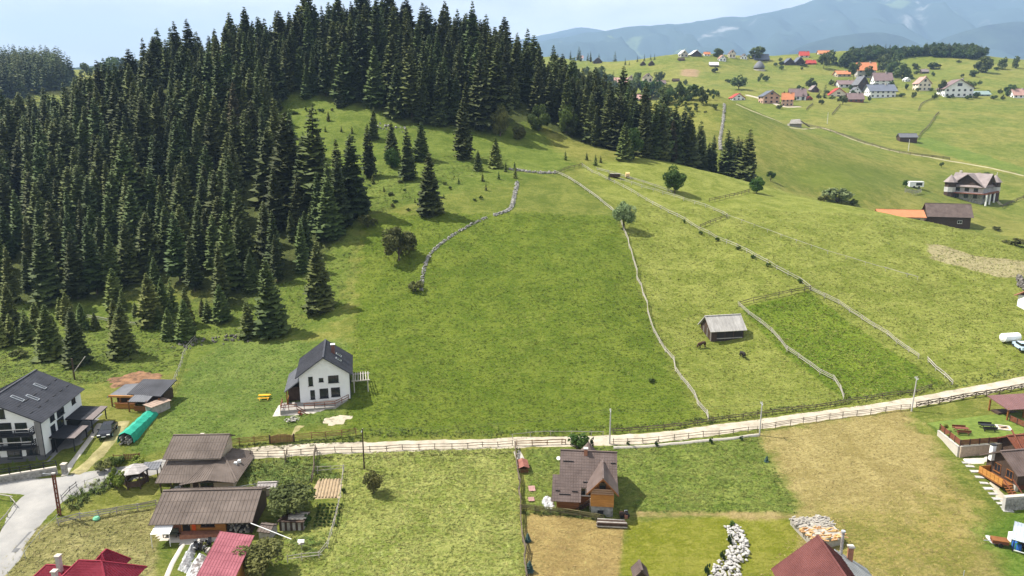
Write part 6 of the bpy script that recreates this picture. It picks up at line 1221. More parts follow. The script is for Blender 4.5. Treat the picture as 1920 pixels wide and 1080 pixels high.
# ------------------------------------------------------------------ far village
M_pinkr = mat('pink_tile_roof', (.42, .25, .21), .7, .12, .3); M_slate = mat('slate_blue_roof', (.13, .145, .18), .6, .12, .3); M_mauve = mat('mauve_roof', (.20, .14, .135), .6, .12, .3); M_brickw = mat('raw_block', (.46, .30, .22), .9, .12, .5); M_whroof = mat('white_sheet_roof', (.75, .75, .74), .5, .05, 1); M_greenr = mat('grey_green_roof', (.22, .29, .27), .6, .1, .5)
FG = 'houses of the far village'
def far_house(u, v, wpx, hpx, rz, axis, wall, roof, label, er=.52, dr=.7, nwin=3, rows=1, cat='house', name='village_house', chim=True):
    p = G(u, v); s = proj(p)[2] / FPX; W, Ht = wpx * s * .93, hpx * s; o, rf = gable(name, p - Vector((0, 0, .3)), R(rz), W, W * dr, Ht * er, Ht, wall, roof, label, cat, axis=axis, ov=W * .06, rib=max(.8, W / 16), found=4, group=FG, th=.3)
    D_ = W * dr
    for f in ('F', 'L' if u > 960 else 'R'):
        span = W if f == 'F' else D_
        for r_ in range(rows):
            for i in range(nwin if f == 'F' else max(1, nwin - 1)):
                k = nwin if f == 'F' else max(1, nwin - 1); c = (i + .5) / k * span - (span / 2 if f == 'F' else 0); zz = Ht * er * (r_ + .32) / rows; window(o, face_frame(W, D_, f, c), zz, span / k * .36, Ht * er / rows * .42, M_wooddk, sill=False)
    if axis == 'y' and Ht > 6: window(o, face_frame(W, D_, 'F', 0), Ht * (er + .1), W * .16, Ht * .16, M_wooddk, sill=False)
    if chim and Ht > 5: chimney(rf, W * .2, D_ * .45, Ht * .8, Ht * 1.08, max(.8, W * .05), M_conclt)
    return o
FH = [(1446, 194, 34, 24, 5, 'y', M_brickw, M_slate, 'unfinished block house with slate-blue roof at the left end of the village', .6), (1476, 199, 22, 25, -18, 'x', M_brickw, M_orange, 'narrow block house with vivid orange roof', .55), (1496, 188, 31, 22, -8, 'x', M_white, M_mauve, 'white house with mauve roof behind the vivid orange roof', .42),
      (1518, 188, 12, 8, 5, 'y', M_woodrd, M_redroof, 'tiny red-roofed shed beside the lone village spruce', .5), (1528, 173, 17, 13, 10, 'y', M_wooddk, M_vroof, 'dark timber cabin below the village tree', .4), (1572, 181, 36, 16, -6, 'y', M_cream, M_redroof, 'low house with broad red roof', .25), (1605, 192, 30, 18, -3, 'x', M_woodrd, M_mauve, 'red-brown timber house in front of the white houses', .42), (1655, 183, 50, 25, -3, 'x', M_white, M_slate, 'long white house with slate roof in the village centre', .55),
      (1607, 177, 18, 14, 8, 'y', M_white, M_greyroof, 'small white gable behind the red-brown timber house', .5), (1618, 170, 26, 27, 15, 'y', M_wooddk, M_greyroof, 'dark gabled house with grey roof in the village', .45), (1588, 164, 32, 14, -2, 'x', M_white, M_mauve, 'low white house with mauve roof left of the dark gable', .5), (1656, 160, 34, 24, -6, 'x', M_white, M_mauve, 'tall white house with mauve roof below the trees', .45),
      (1583, 144, 28, 12, 4, 'x', M_tan, M_orange, 'open hall with flat orange roof on the slope', .5), (1624, 146, 34, 29, -12, 'x', M_conc, M_orange, 'tall grey house with orange roof above the village', .55), (1733, 170, 27, 26, 4, 'y', M_cream, M_pinkr, 'cream tower-like house with salmon roof', .55), (1797, 182, 54, 33, -8, 'y', M_white, M_mauve, 'big white guest house with wide mauve gable', .52), (1842, 180, 32, 10, 0, 'x', M_greenr, M_greenr, 'long low shed with grey-green roof', .4),
      (1914, 184, 28, 18, -4, 'x', M_white, M_pinkr, 'white house with salmon roof at the right edge of the village', .4), (1735, 138, 14, 9, 0, 'x', M_wooddk, M_vroof, 'small dark hay shed on the green slope above the village', .5), (1702, 153, 12, 8, 10, 'y', M_white, M_whroof, 'tiny white hut under the trees', .5), (1481, 122, 20, 13, 8, 'y', M_wooddk, M_slate, 'left one of two dark gabled houses on the upper slope', .4), (1500, 122, 20, 15, 8, 'y', M_wooddk, M_slate, 'right one of two dark gabled houses on the upper slope', .4),
      (1508, 108, 18, 12, -10, 'x', M_cream, M_redroof, 'red-roofed house above the two dark gables', .4), (1522, 121, 18, 9, 3, 'x', M_redroof, M_redroof, 'bright red low hut below the upper red roof', .4), (1546, 103, 22, 9, -6, 'x', M_cream, M_orange, 'orange-roofed house on the skyline', .4), (1596, 102, 10, 7, 0, 'x', M_cream, M_redroof, 'small red-roofed house beside the wood', .4), (1283, 107, 16, 13, 14, 'y', M_conclt, M_whroof, 'pale gabled house at the left of the skyline hamlet', .5), (1306, 106, 22, 12, 10, 'y', M_wooddk, M_whroof, 'dark gable with white roof in the skyline hamlet', .4),
      (1326, 105, 12, 8, 0, 'x', M_white, M_orange, 'small orange-roofed house in the skyline hamlet', .5), (1355, 115, 14, 12, 6, 'y', M_white, M_pinkr, 'salmon-roofed house left of the skyline trees', .5), (1373, 109, 13, 15, 4, 'y', M_cream, M_mauve, 'narrow tall house among skyline bushes', .6), (1395, 111, 12, 10, 0, 'y', M_white, M_mauve, 'white cottage beside the big skyline trees', .5), (1428, 114, 28, 13, -6, 'x', M_wooddk, M_slate, 'wide slate roof under the big skyline trees', .3),
      (1339, 125, 17, 9, -3, 'x', M_wooddk, M_whroof, 'hay barn with bright white roof on the far meadow', .45), (1278, 114, 12, 6, 0, 'x', M_wooddk, M_wooddk, 'small dark shed below the skyline hamlet', .5), (1206, 123, 10, 8, 4, 'y', M_wooddk, M_wooddk, 'left of two small dark barns on the far green slope', .4), (1222, 123, 11, 9, 4, 'y', M_wooddk, M_wooddk, 'right of two small dark barns on the far green slope', .4),
      (1164, 160, 26, 15, -6, 'x', M_cream, M_pinkr, 'salmon-roofed lodge at the left of the resort', .5), (1183, 157, 12, 15, 4, 'y', M_cream, M_mauve, 'first gable of the resort row', .6), (1195, 156, 12, 14, 4, 'y', M_wooddk, M_mauve, 'dark second gable of the resort row', .6), (1215, 155, 18, 17, 4, 'y', M_cream, M_mauve, 'cream end gable of the resort row', .6), (1200, 189, 34, 12, -4, 'x', M_conclt, M_pinkr, 'long salmon-roofed hall below the resort', .4), (1241, 158, 16, 8, 0, 'x', M_white, M_mauve, 'small lodge right of the resort trees', .4),
      (1088, 113, 12, 9, 0, 'x', M_white, M_pinkr, 'salmon-roofed house beyond the spruce shoulder', .5), (1121, 119, 17, 11, 5, 'y', M_wooddk, M_greyroof, 'grey-roofed chalet below the wooded knoll', .4), (1385, 188, 26, 13, 6, 'y', M_white, M_redroof, 'white and red hut behind the scrub knoll', .4), (1268, 153, 13, 6, 0, 'x', M_wooddk, M_wooddk, 'low dark shed on the green bowl', .5)]
for f in FH: far_house(*f, nwin=2 if f[2] < 22 else (5 if f[2] > 45 else 3), rows=2 if f[3] > 22 else 1)
o, rf = gable('field_barn', G(1703, 267), R(-6), 10.5, 6, 3.4, 5.6, M_wooddk, M_greyroof, 'grey-roofed dark field barn alone on the far green strip', 'barn', ov=.5, rib=.6); window(o, face_frame(10.5, 6, 'F', 0), 1, 1.2, 1, M_wooddk)
p = G(1497, 239); o = empty('collapsing_barn', p, R(-5)); MB().box(-6, 2, 0, 5, -1, 2.6).make('wall', M_woodgr, o); b = MB(); roof_plane(b, [(-6.6, -1, 2.4), (2.4, -1, 2.6), (1.2, 2.6, 5.6), (-4.6, 2.6, 5.2)], .2, .7); roof_plane(b, [(1.2, -.8, 4.6), (8.0, -1.6, .3), (7.6, 4, .6), (1.0, 4, 5.4)], .2, .7); b.make('roof', M_woodgr, o); tag(o, 'grey half-collapsed barn beside the far path', 'barn')
p = G(1423, 131); s = proj(p)[2] / FPX; o = empty('domed_house', p); MB().tube([(0, 0, -2), (0, 0, 3.5 * s)], 9 * s, 14).make('wall', M_wooddk, o); MB().tube([(0, 0, 3.5 * s), (0, 0, 7 * s), (0, 0, 11 * s), (0, 0, 14.5 * s), (0, 0, 16.5 * s)], [10.5 * s, 9.4 * s, 7 * s, 3.4 * s, .2], 16).make('dome_roof', M_greyroof, o); MB().tube([(0, 0, -2), (0, 0, .8 * s)], 11.5 * s, 16).make('terrace', M_conclt, o); tag(o, 'round house with grey domed roof on the far meadow', 'house', FG)
for px, lb, m, w in (([(1380, 195), (1420, 212), (1460, 228), (1530, 240), (1600, 262), (1690, 286), (1800, 305), (1920, 330)], 'pale dirt lane crossing the far slope', mat('far_lane', (.30, .27, .15), .95, .2, .1, hue=(.42, .38, .22)), 2.4), ([(1400, 178), (1440, 190), (1470, 200), (1500, 200)], 'pale building site track below the orange roof', M_gravel, 5), ([(1845, 350), (1862, 368), (1878, 385)], 'narrow path down from the towered villa', MATS['far_lane'], 1.8)): struct(strip('path', px, w, m, .12, 3, wob=.8), lb)
for px, lb in (([(1720, 262), (1728, 250), (1745, 232), (1760, 212)], 'dark fence line climbing from the grey field barn'), ([(1722, 207), (1728, 196), (1745, 188), (1762, 180)], 'curved dark fence line below the big white guest house'), ([(1500, 232), (1600, 262), (1690, 288), (1780, 300)], 'fence beside the far dirt lane'), ([(1512, 207), (1524, 196)], 'short dark fence below the tiny red shed'), ([(1560, 216), (1575, 198)], 'short dark fence below the low red roof'), ([(1880, 390), (1905, 378), (1940, 366)], 'dark fence line right of the towered villa')): fence('field_fence', px, lb, M_wooddkf, 1.6, 6, 2, .3, .22)

# ------------------------------------------------------------------ single trees and shrubs
def px_m(p): return FPX / proj(p)[2]
LONE = [(665, 406, 152, 'tall dark spruce standing alone at the upper left corner of the plot', 1), (806, 401, 112, 'broad spruce standing alone above the plot', 3), (600, 582, 132, 'stout spruce at the lower right edge of the forest', 3), (512, 630, 150, 'big spruce in front of the forest edge above the rocks', 1), (286, 608, 98, 'bright medium spruce in the gap of the forest edge', 6), (350, 637, 78, 'small bright spruce by the top of the post fence', 6), (233, 669, 106, 'spruce standing in the meadow above the pavilion', 6), (146, 684, 112, 'left of two tall spruces behind the guest house', 3), (93, 672, 104, 'leaning-crowned spruce in the left meadow', 6), (22, 622, 92, 'spruce at the left edge above the guest house', 3), (216, 612, 54, 'little spruce beside the old rail fence', 6), (128, 604, 58, 'little spruce in front of the left forest', 6),
        (598, 299, 54, 'small spruce in the middle of the clearing', 6), (692, 333, 98, 'narrow spruce at the left of the upper meadow group', 2), (766, 337, 96, 'spruce in the middle of the upper meadow group', 0), (735, 300, 70, 'shorter spruce behind the upper meadow group', 3), (870, 298, 112, 'tall spruce at the right of the upper meadow group', 4), (929, 314, 56, 'small spruce alone near the stone row', 6), (896, 320, 38, 'tiny spruce left of the small lone spruce', 6), (546, 287, 80, 'spruce at the left side of the clearing', 4), (520, 300, 70, 'spruce hugging the forest at the left of the clearing', 3), (636, 372, 110, 'slender dark spruce against the forest wall left of the tall lone one', 2), (575, 410, 110, 'slim spruce closing the lower clearing', 4), (700, 262, 60, 'spruce at the top of the clearing', 4), (640, 200, 55, 'spruce at the upper rim of the clearing', 3), (575, 185, 60, 'spruce at the upper left rim of the clearing', 0), (790, 300, 70, 'young spruce behind the middle meadow spruce', 6), (1170, 300, 70, 'rounded spruce in front of the right forest end', 6), (450, 500, 90, 'spruce in the lower gap of the forest', 4)]
for u, v, h, lb, k in LONE:
    p = G(u, v); spruce(p - Vector((0, 0, .1)), h / px_m(p) * 1.02, lb, None, SPY[1] if k == 6 else SPR[k], wide=1.12)
for u, v, h in ((585, 205, 14), (616, 227, 20), (610, 247, 12), (640, 247, 12), (700, 345, 20), (905, 340, 18), (911, 357, 14), (935, 336, 16), (948, 322, 20), (966, 334, 22), (965, 320, 18), (1060, 300, 18), (1116, 310, 22), (1142, 337, 14), (1126, 305, 14), (860, 345, 14), (832, 372, 10), (778, 380, 10), (720, 360, 12), (690, 380, 12), (660, 250, 14), (1100, 300, 16)):
    p = G(u, v); spruce(p, h / px_m(p), 'knee-high to man-high spruce sapling on the upper meadow', 'spruce saplings scattered on the upper meadow', rnd.choice(YSP), 'spruce_sapling')
ye = random.Random(21)
for k in range(34):
    u = ye.uniform(-10, 470); v = 600 + ye.gauss(0, 18) + (10 if u > 330 else 0) + (25 if u < 120 else 0); p = G(u, v); spruce(p, ye.uniform(26, 78) / px_m(p), 'young spruce along the lower edge of the forest', 'young spruces along the lower forest edge', ye.choice(SPY + YSP), 'spruce_tree', ye.uniform(1.0, 1.3))
BT = [(1265, 362, 54, 50, 'round dense broadleaf tree on the ridge', None, .12), (1418, 362, 34, 30, 'smaller round tree at the end of the ridge fence', None, .12), (1445, 340, 22, 18, 'small dark tree beyond the ridge fence', None, .1), (1169, 430, 68, 44, 'pale whitish-leaved tree at the upper right corner of the plot', M_leaf_pale, .22), (748, 488, 72, 74, 'wide broadleaf tree left of the stone row in the plot', M_leaf_olive, .15), (1479, 314, 0, 0, '', None, 0),
      (547, 968, 84, 92, 'orchard tree behind the long barn', M_leaf_olive, .2), (492, 1078, 84, 96, 'large leafy tree beside the raspberry roof', M_leaf_olive, .2), (700, 925, 52, 42, 'olive round bush tree in the shaggy field', M_leaf_olive, .15), (1385, 168, 34, 34, 'large round tree on the green bowl', M_leaf_far, .08), (1273, 190, 42, 28, 'tall grey-green tree beside the scrub knoll', M_leaf_far, .1), (1222, 185, 48, 40, 'light green birch below the resort', M_leaf, .1), (1190, 178, 40, 36, 'dark leafy tree in front of the resort', M_leaf_far, .1), (1240, 152, 20, 18, 'round tree right of the resort row', M_leaf_far, .1),
      (1520, 168, 24, 24, 'round tree above the dark timber cabin', M_leaf_far, .1), (1580, 196, 20, 22, 'low round tree beside the red-brown timber house', M_leaf_olive, .1), (1418, 112, 28, 40, 'big broad tree on the skyline', M_leaf_far, .1), (1345, 106, 18, 30, 'broad tree in the skyline hamlet', M_leaf_far, .1), (1765, 315, 14, 10, 'small lone tree above the towered villa', None, .3), (1697, 352, 20, 12, 'small dark tree beside the caravan', None, .2), (1765, 178, 30, 22, 'dark tree left of the big white guest house', M_leaf_far, .1), (1893, 180, 26, 30, 'dense tree left of the salmon roof at the village edge', M_leaf_far, .05),
      (1585, 126, 34, 40, 'dense tree on the slope left of the orange hall', M_leaf_far, .05), (1555, 120, 30, 34, 'dark tree below the orange skyline roof', M_leaf_far, .05), (1655, 135, 32, 34, 'dense tree right of the tall orange-roofed house', M_leaf_far, .05), (1690, 148, 34, 36, 'light leafy tree above the mauve-roofed house', M_leaf_far, .05), (1840, 136, 34, 42, 'large dark tree on the right slope', M_leaf_far, .05), (1880, 130, 24, 22, 'round tree right of the large dark tree', M_leaf_far, .05), (1905, 128, 24, 18, 'tall tree at the right edge of the slope', M_leaf_far, .05), (1718, 130, 14, 18, 'round bush on the slope above the cream house', M_leaf_far, .05), (1750, 130, 16, 26, 'wide bush beside the small hay shed', M_leaf_far, .05), (1825, 144, 16, 18, 'shrubby tree left of the large dark tree', M_leaf_far, .05), (1820, 165, 16, 24, 'low tree behind the big white guest house', M_leaf_far, .05),
      (938, 255, 62, 44, 'pale green birch at the right edge of the spruces', M_leaf_olive, .12), (1185, 297, 62, 40, 'broadleaf tree among the right forest end', M_leaf, .1), (1010, 245, 56, 44, 'fresh green broadleaf tree on the forest shoulder', M_leaf, .1), (1062, 250, 58, 44, 'fresh green tree in front of the shoulder spruces', M_leaf, .1), (50, 330, 60, 44, 'pale birch inside the left forest', M_leaf_olive, .1), (975, 262, 30, 30, 'bushy pale tree below the forest shoulder', M_leaf_olive, .05), (735, 315, 40, 36, 'bushy broadleaf tree among the meadow spruces', M_leaf, .1), (1815, 418, 0, 0, '', None, 0), (1782, 421, 22, 26, 'dark round tree at the end of the brown barn', M_leaf, .05)]
for k, (u, v, h, w, lb, m, tk) in enumerate(BT):
    if not h: continue
    p = G(u, v); s = px_m(p); near_ = proj(p)[2] < 300; broad_tree(p, h / s, w / s, lb, 40 + k, m, tk, None, leaf=.075 if near_ else .13, count=3600 if near_ else 700, lobes=22 if near_ else 10, low=.45 if tk < .18 else .25)
SH = [(1570, 379, 30, 54, 'pale willow bush on the far side of the ridge', M_leaf_pale), (1545, 378, 14, 20, 'small pale bush left of the willow', M_leaf_olive), (1600, 384, 12, 18, 'small green bush right of the willow', None), (779, 546, 22, 28, 'dark thorny bush at the lower end of the stone row', M_leaf_olive), (1081, 842, 34, 40, 'dense green bush between cottage and track', None), (219, 916, 44, 36, 'yellow-green bush beside the summer house', M_leaf_yel), (196, 882, 24, 34, 'grey-green hedge bush at the road corner', M_leaf_olive), (218, 874, 22, 30, 'middle hedge bush at the road corner', None), (258, 872, 20, 34, 'yellowish low bush beside the wooden gate piece', M_leaf_yel), (37, 671, 18, 30, 'dark low bush in the left meadow', M_leaf_olive), (690, 425, 24, 34, 'low scrub under the tall lone spruce', M_leaf_olive), (1905, 460, 14, 44, 'dark scrub along the right ridge edge', M_leaf_olive), (1715, 316, 0, 0, '', None), (565, 950, 26, 30, 'reddish-leaved bush in the vegetable garden', M_leaf_olive), (575, 985, 24, 24, 'green currant bush by the garden shed', None), (1222, 716, 8, 14, 'low dark tuft in the plot meadow', None), (1345, 388, 0, 0, '', None), (645, 925, 12, 10, 'small bush on the garden fence', None), (640, 690, 0, 0, '', None), (1870, 432, 8, 16, 'small bush below the brown barn', M_leaf_olive), (1728, 322, 0, 0, '', None), (1850, 330, 8, 12, 'low bush on the far lane', None)]
for k, (u, v, h, w, lb, m) in enumerate(SH):
    if h: p = G(u, v); s = px_m(p); shrub(p, h / s * 1.1, w / s * 1.15, lb, m, v=k)
for k, (u, v) in enumerate(((1314, 440), (1384, 469), (1412, 485), (1440, 500), (1499, 530), (1283, 418), (1345, 452))): p = G(u, v); shrub(p, 1.2, 1.4, 'small shrub growing in the long ridge fence', None, 'shrubs along the long ridge fence', v=k)
for k, (u, v, h) in enumerate(((1102, 838, 1.8), (1110, 839, 2.0), (1231, 838, 1.3), (1178, 836, .9), (1333, 832, 1.2), (1390, 826, .9))): thuja(G(u, v), h, .7, ['slim conifer beside the green bush by the track', 'second slim conifer beside the green bush by the track', 'small conifer on the kerb wall in the cottage meadow', 'tiny conifer right of the grey pole', 'small conifer near the right end of the kerb wall', 'tiny conifer at the right end of the kerb wall'][k])
for u, v, h, lb in ((990, 1015, 1.2, 'small blue spruce in the upper part of the hay square'), (993, 1072, 1.5, 'small blue spruce in the lower part of the hay square'), (1437, 866, 1.0, 'small blue spruce at the edge of the mown field')): spruce(G(u, v), h, lb, None, SPB, 'conifer_shrub', 1.7)
spruce(G(1546, 184), 26 / px_m(G(1546, 184)), 'lone dark spruce in the middle of the village', None, FSP[0], wide=1.2); spruce(G(1505, 188), 14 / px_m(G(1505, 188)), 'blue-green spruce right of the mauve-roofed white house', None, FSP[1], wide=1.3)
for u, v, h in ((1172, 122, 14), (1195, 116, 12), (1208, 114, 13), (1220, 112, 11), (1227, 112, 12), (1180, 122, 8)): p = G(u, v); spruce(p, h / px_m(p), 'small skyline spruce on the far green slope', 'spruces on the far skyline', FSP[0])
sb = random.Random(44)
for k in range(46):
    u, v = sb.choice([(sb.uniform(535, 660), sb.uniform(205, 320)), (sb.uniform(690, 930), sb.uniform(340, 398)), (sb.uniform(560, 680), sb.uniform(320, 400))]); p = G(u, v); s = px_m(p)
    if p.y < 320: shrub(p, sb.uniform(4, 9) / s, sb.uniform(6, 13) / s, 'low dark scrub tuft dotted over the clearing', sb.choice([M_leaf, M_leaf_olive]), 'low scrub tufts over the clearing', v=k)
FT = []
for i in range(3): FT.append(crown_mesh(720 + i, 12, .13, 700, .9, M_leaf_far, low=.45)[0])
for k in range(22):
    u, v = sb.choice([(sb.uniform(1140, 1270), sb.uniform(150, 200)), (sb.uniform(1250, 1330), sb.uniform(168, 200)), (sb.uniform(1540, 1700), sb.uniform(118, 150))]); p = G(u, v); s = px_m(p)
    if p.y > 1060: continue
    h = sb.uniform(18, 36) / s; w = h * sb.uniform(.7, 1.0); o = empty('broadleaf_tree', p); inst('crown', sb.choice(FT), o, (0, 0, h * .55), (0, 0, sb.uniform(0, 6)), (w / 2, w / 2, h * .5)); inst('trunk', TRK, o, (0, 0, 0), (0, 0, 0), (h * 1.5, h * 1.5, h * .6)); tag(o, 'grey-green broadleaf tree clumped around the far houses', 'tree', 'trees clumped around the far houses')
# far woods that read as one mass
def wood(name, polys, n, hm, label, seed, protos, jit=.2):
    rr = random.Random(seed); pts = []
    for px in polys:
        P = poly_px(px); xs = [p.x for p in P]; ys = [p.y for p in P]
        for _ in range(n * 6):
            x, y = rr.uniform(min(xs), max(xs)), rr.uniform(min(ys), max(ys))
            if inside(P, x, y): pts.append((x, y, H(x, y), hm * rr.uniform(1 - jit * 1.6, 1 + jit)))
            if len(pts) > n * len(polys): break
    return scatter(name, pts, protos, label, (.9, 1.4))
FBR = []
for i in range(3):
    me = crown_mesh(700 + i, 9, .16, 420, .9, M_leaf_far, low=.4)[0]
    for v in me.vertices: v.co = (v.co.x * .42, v.co.y * .42, .5 + v.co.z * .52)
    FBR.append(me)
wood('distant_wood', [[(1600, 118), (1640, 112), (1700, 108), (1720, 104), (1640, 102), (1590, 110)], [(1715, 106), (1760, 108), (1830, 112), (1850, 106), (1800, 100), (1740, 99)], [(1770, 124), (1800, 122), (1830, 118), (1850, 112), (1790, 110), (1765, 116)], [(1860, 126), (1930, 122), (1930, 112), (1860, 114)], [(1530, 118), (1600, 124), (1600, 112), (1530, 110)]], 90, 13, 'mixed dark wood on the far hilltop', 3, FSP + FBR)
wood('distant_wood', [[(1040, 112), (1100, 116), (1150, 122), (1160, 118), (1120, 106), (1060, 102)]], 170, 17, 'dark wooded knoll beyond the spruce shoulder', 4, FSP)
wood('distant_wood', [[(-40, 200), (40, 185), (120, 170), (140, 150), (90, 132), (-40, 140)]], 420, 24, 'dark wooded hill at the far left skyline', 5, FSP)
wood('distant_wood', [[(130, 158), (200, 150), (300, 146), (300, 135), (200, 136), (140, 140)]], 120, 22, 'thin wood along the left skyline meadow', 6, FSP + FBR)
wood('distant_wood', [[(1010, 190), (1100, 190), (1160, 185), (1150, 150), (1100, 140), (1010, 140)], [(1150, 200), (1240, 205), (1250, 180), (1160, 175)]], 90, 14, 'grey-green trees in the dip behind the forest shoulder', 7, FSP + FBR + FBR)
wood('scrub', [[(1240, 210), (1300, 225), (1345, 205), (1350, 180), (1290, 165), (1245, 175)]], 380, 3.6, 'dense juniper scrub covering the far knoll', 8, FBR, .4)
def scatter_reg(name, poly, dens, hm, m, label, seed, ymax=240, wide=(1.5, 2.8), keep=None, blades=13):
    """tufts of standing grass over one parcel: one uncountable mass"""
    rr = np.random.default_rng(seed); xs = [p[0] for p in poly]; ys = [p[1] for p in poly]; x0, x1, y0, y1 = min(xs), max(xs), max(60, min(ys)), min(ymax, max(ys)); N = int((x1 - x0) * (y1 - y0) * dens)
    X = rr.uniform(x0, x1, N); Y = rr.uniform(y0, y1, N); S = sdf(poly, X, Y); P_ = .8 + .5 * (vnoise(X, Y, 3.2, seed) + vnoise(X, Y, 9, seed + 1)); ok = (S > .15) & (rr.random(N) < P_ * np.clip(170 / (Y + 20), .3, 1.2)); X, Y = X[ok], Y[ok]
    ME = []
    for q in range(3):
        r2 = random.Random(seed * 7 + q); V, F = [], []
        for _ in range(blades):
            a = r2.uniform(0, 6.28); d = r2.uniform(0, .45); bx, by = d * math.cos(a), d * math.sin(a); le = r2.gauss(.9, .7); wd = r2.uniform(.04, .08); b2 = r2.uniform(0, 6.28); hx, hy = math.cos(b2) * wd, math.sin(b2) * wd; hh = r2.uniform(.55, 1.1); k = len(V)
            V += [(bx - hx, by - hy, -.1), (bx + hx, by + hy, -.1), (bx + hx * .6 + le * .35, by + hy * .6 + .1 * le, hh * .65), (bx - hx * .6 + le * .35, by - hy * .6 + .1 * le, hh * .65), (bx + le * .8, by + .2 * le, hh * .9)]; F += [(k, k + 1, k + 2, k + 3), (k + 3, k + 2, k + 4)]
        me = bpy.data.meshes.new(name + '_tuft'); me.from_pydata(V, [], F); me.materials.append(m); ME.append(me)
    pts = [(x, y, H(x, y) + .08, hm * h) for x, y, h in zip(X.tolist(), Y.tolist(), rr.uniform(.6, 1.35, len(X)).tolist())]
    return scatter(name, pts, ME, label, wide)
def gm_(key, d, l_): return leaf_mat(key, d, l_, .20, .12, 0, True)
scatter_reg('tall_grass', POLY['shaggy_field'], 12, .17, gm_('shaggy_blades', (.180, .212, .036), (.340, .350, .105)), 'tall windblown yellow-green grass', 1)
scatter_reg('meadow_grass', POLY['right_fields'], 4.5, .16, gm_('ridge_blades', (.165, .192, .028), (.288, .300, .070)), 'yellowish meadow grass on the ridge fields', 2, 215)
scatter_reg('plot_grass', POLY['plot_meadow'], 4.5, .16, gm_('plot_blades', (.088, .134, .011), (.158, .198, .025)), 'fresh green meadow grass of the plot', 3, 200)
scatter_reg('lush_grass', POLY['lush_parcel'], 6, .17, gm_('lush_blades', (.090, .148, .010), (.175, .225, .026)), 'lush green grass of the fenced parcel', 4)
scatter_reg('cottage_grass', POLY['cottage_meadow'], 12, .17, gm_('cottage_blades', (.095, .145, .018), (.240, .270, .065)), 'tall mixed grass beside the cottage', 5)
scatter_reg('yard_grass', POLY['left_yard'], 6, .16, gm_('yard_blades', (.165, .155, .050), (.310, .280, .110)), 'short dry grass of the left yard', 6)

# ------------------------------------------------------------------ vegetable garden and yard pieces
struct(sheet('garden_soil', [(594, 897), (641, 897), (637, 936), (588, 936)], M_soil, .06, jag=.06), 'bare brown vegetable bed')
A0, A1, B0 = G(598, 899), G(639, 899), G(590, 934); ob = empty('bean_rows', A0)
for k in range(7):
    a = A0.lerp(A1, (k + .4) / 7) - A0; d = B0 - A0; b = MB(); b.tube([a + d * (t / 6) + Vector((0, 0, H(*(A0 + a + d * (t / 6)).xy) - (A0 + a + d * (t / 6)).z + .08)) for t in range(7)], .13, 5); b.make('ridge', M_soil, ob)
tag(ob, 'ridged soil rows in the upper vegetable bed', 'vegetable bed')
cr = random.Random(5); cg = empty('potato_bed', G(612, 965)); LEAFB = crown_mesh(801, 4, .3, 60, .7, M_leaf, low=.3)[0]
for r_ in range(7):
    for c_ in range(6): p = G(590 + c_ * 8 + r_ * -1.5 + 10, 948 + r_ * 6.5); inst('plant', LEAFB, cg, p - cg.location + Vector((0, 0, .15)), (0, 0, cr.uniform(0, 6)), (.36, .36, .3))
tag(cg, 'rows of leafy potato plants in the vegetable garden', 'vegetable bed')
o = empty('garden_shed', G(547, 995), R(-3)); MB().box(-1.6, 1.6, 0, 2.2, -.4, 1.3).make('wall', M_woodgr, o); MB().box(-1.75, 1.75, -.25, 2.4, 1.302, 1.42).make('roof', M_wooddk, o); rr = random.Random(2)
for k in range(9): MB().beam((-.6 + rr.uniform(-.2, .2), .1 + k * .22, 1.5 + rr.random() * .12), (1.7 + rr.uniform(-.2, .3), .3 + k * .2, 1.52 + rr.random() * .15), .16, .05).make('plank', M_pale, o)
for k in range(9): MB().box(-1.6 + k * .36, -1.3 + k * .36, -.05, -.002, -.2, 1.28).make('wall_board', M_woodgr if k % 2 else M_wooddk, o)
tag(o, 'low garden shed with pale planks lying on its roof', 'shed')
for u, v, w, d, h, rz, m, lb in ((500, 930, 2.4, 1.8, 1.5, 4, mat('grey_felt', (.30, .27, .25), .8, .15, 1), 'small grey-roofed coop right of the long barn'), (496, 1014, 1.5, 1.9, 1.6, -12, M_brownroof, 'tiny brown-roofed hutch at the corner of the raspberry roof')):
    gable('hutch', G(u, v), R(rz), w, d, h * .75, h, M_woodgr, m, lb, 'hutch', axis='x', ov=.15, rib=.4, found=.5)
o = MB().beam(PZ(470, 981, .2), PZ(546, 1011, -1.2), .09, .08).make('white_beam', M_whitep); tag(o, 'long white pole propped between the barn corner and the garden', 'pole')
o = MB().tube([(0, 0, 0), (0, 0, .2), (0, 0, .42)], [.42, .46, .3], 12).make('tub', mat('mint_plastic', (.18, .50, .30), .5)); o.location = G(181, 974); tag(o, 'mint green tub on the left yard grass', 'tub')
o = empty('bird_table', G(566, 1030)); MB().tube([(0, 0, -.2), (0, 0, .8)], .05, 6).make('post', M_pale, o); MB().box(-.35, .35, -.25, .25, .8, .86).make('tray', M_pale, o); MB().slab([(-.4, -.3, 1.15), (.4, -.3, 1.15), (.4, 0, 1.4), (-.4, 0, 1.4)], .04).slab([(.4, .3, 1.15), (-.4, .3, 1.15), (-.4, 0, 1.4), (.4, 0, 1.4)], .04).make('roof', M_whitep, o); MB().box(-.03, .03, -.03, .03, .86, 1.3).make('prop', M_pale, o); tag(o, 'small white bird table on the garden lawn', 'bird table')
struct(sheet('road_patch', [(18, 1040), (30, 1020), (48, 1000), (62, 995), (56, 1005), (42, 1022), (28, 1042)], mat('fresh_asphalt', (.13, .13, .13), .9, .1, 1), .16, jag=.03), 'darker asphalt repair on the road')
o = empty('wooden_gate_piece', G(248, 862), R(8))
for k in range(9): MB().box(-1.0 + k * .24, -.86 + k * .24, -.02, .02, 0, 1.0).make('picket', M_woodbr, o)
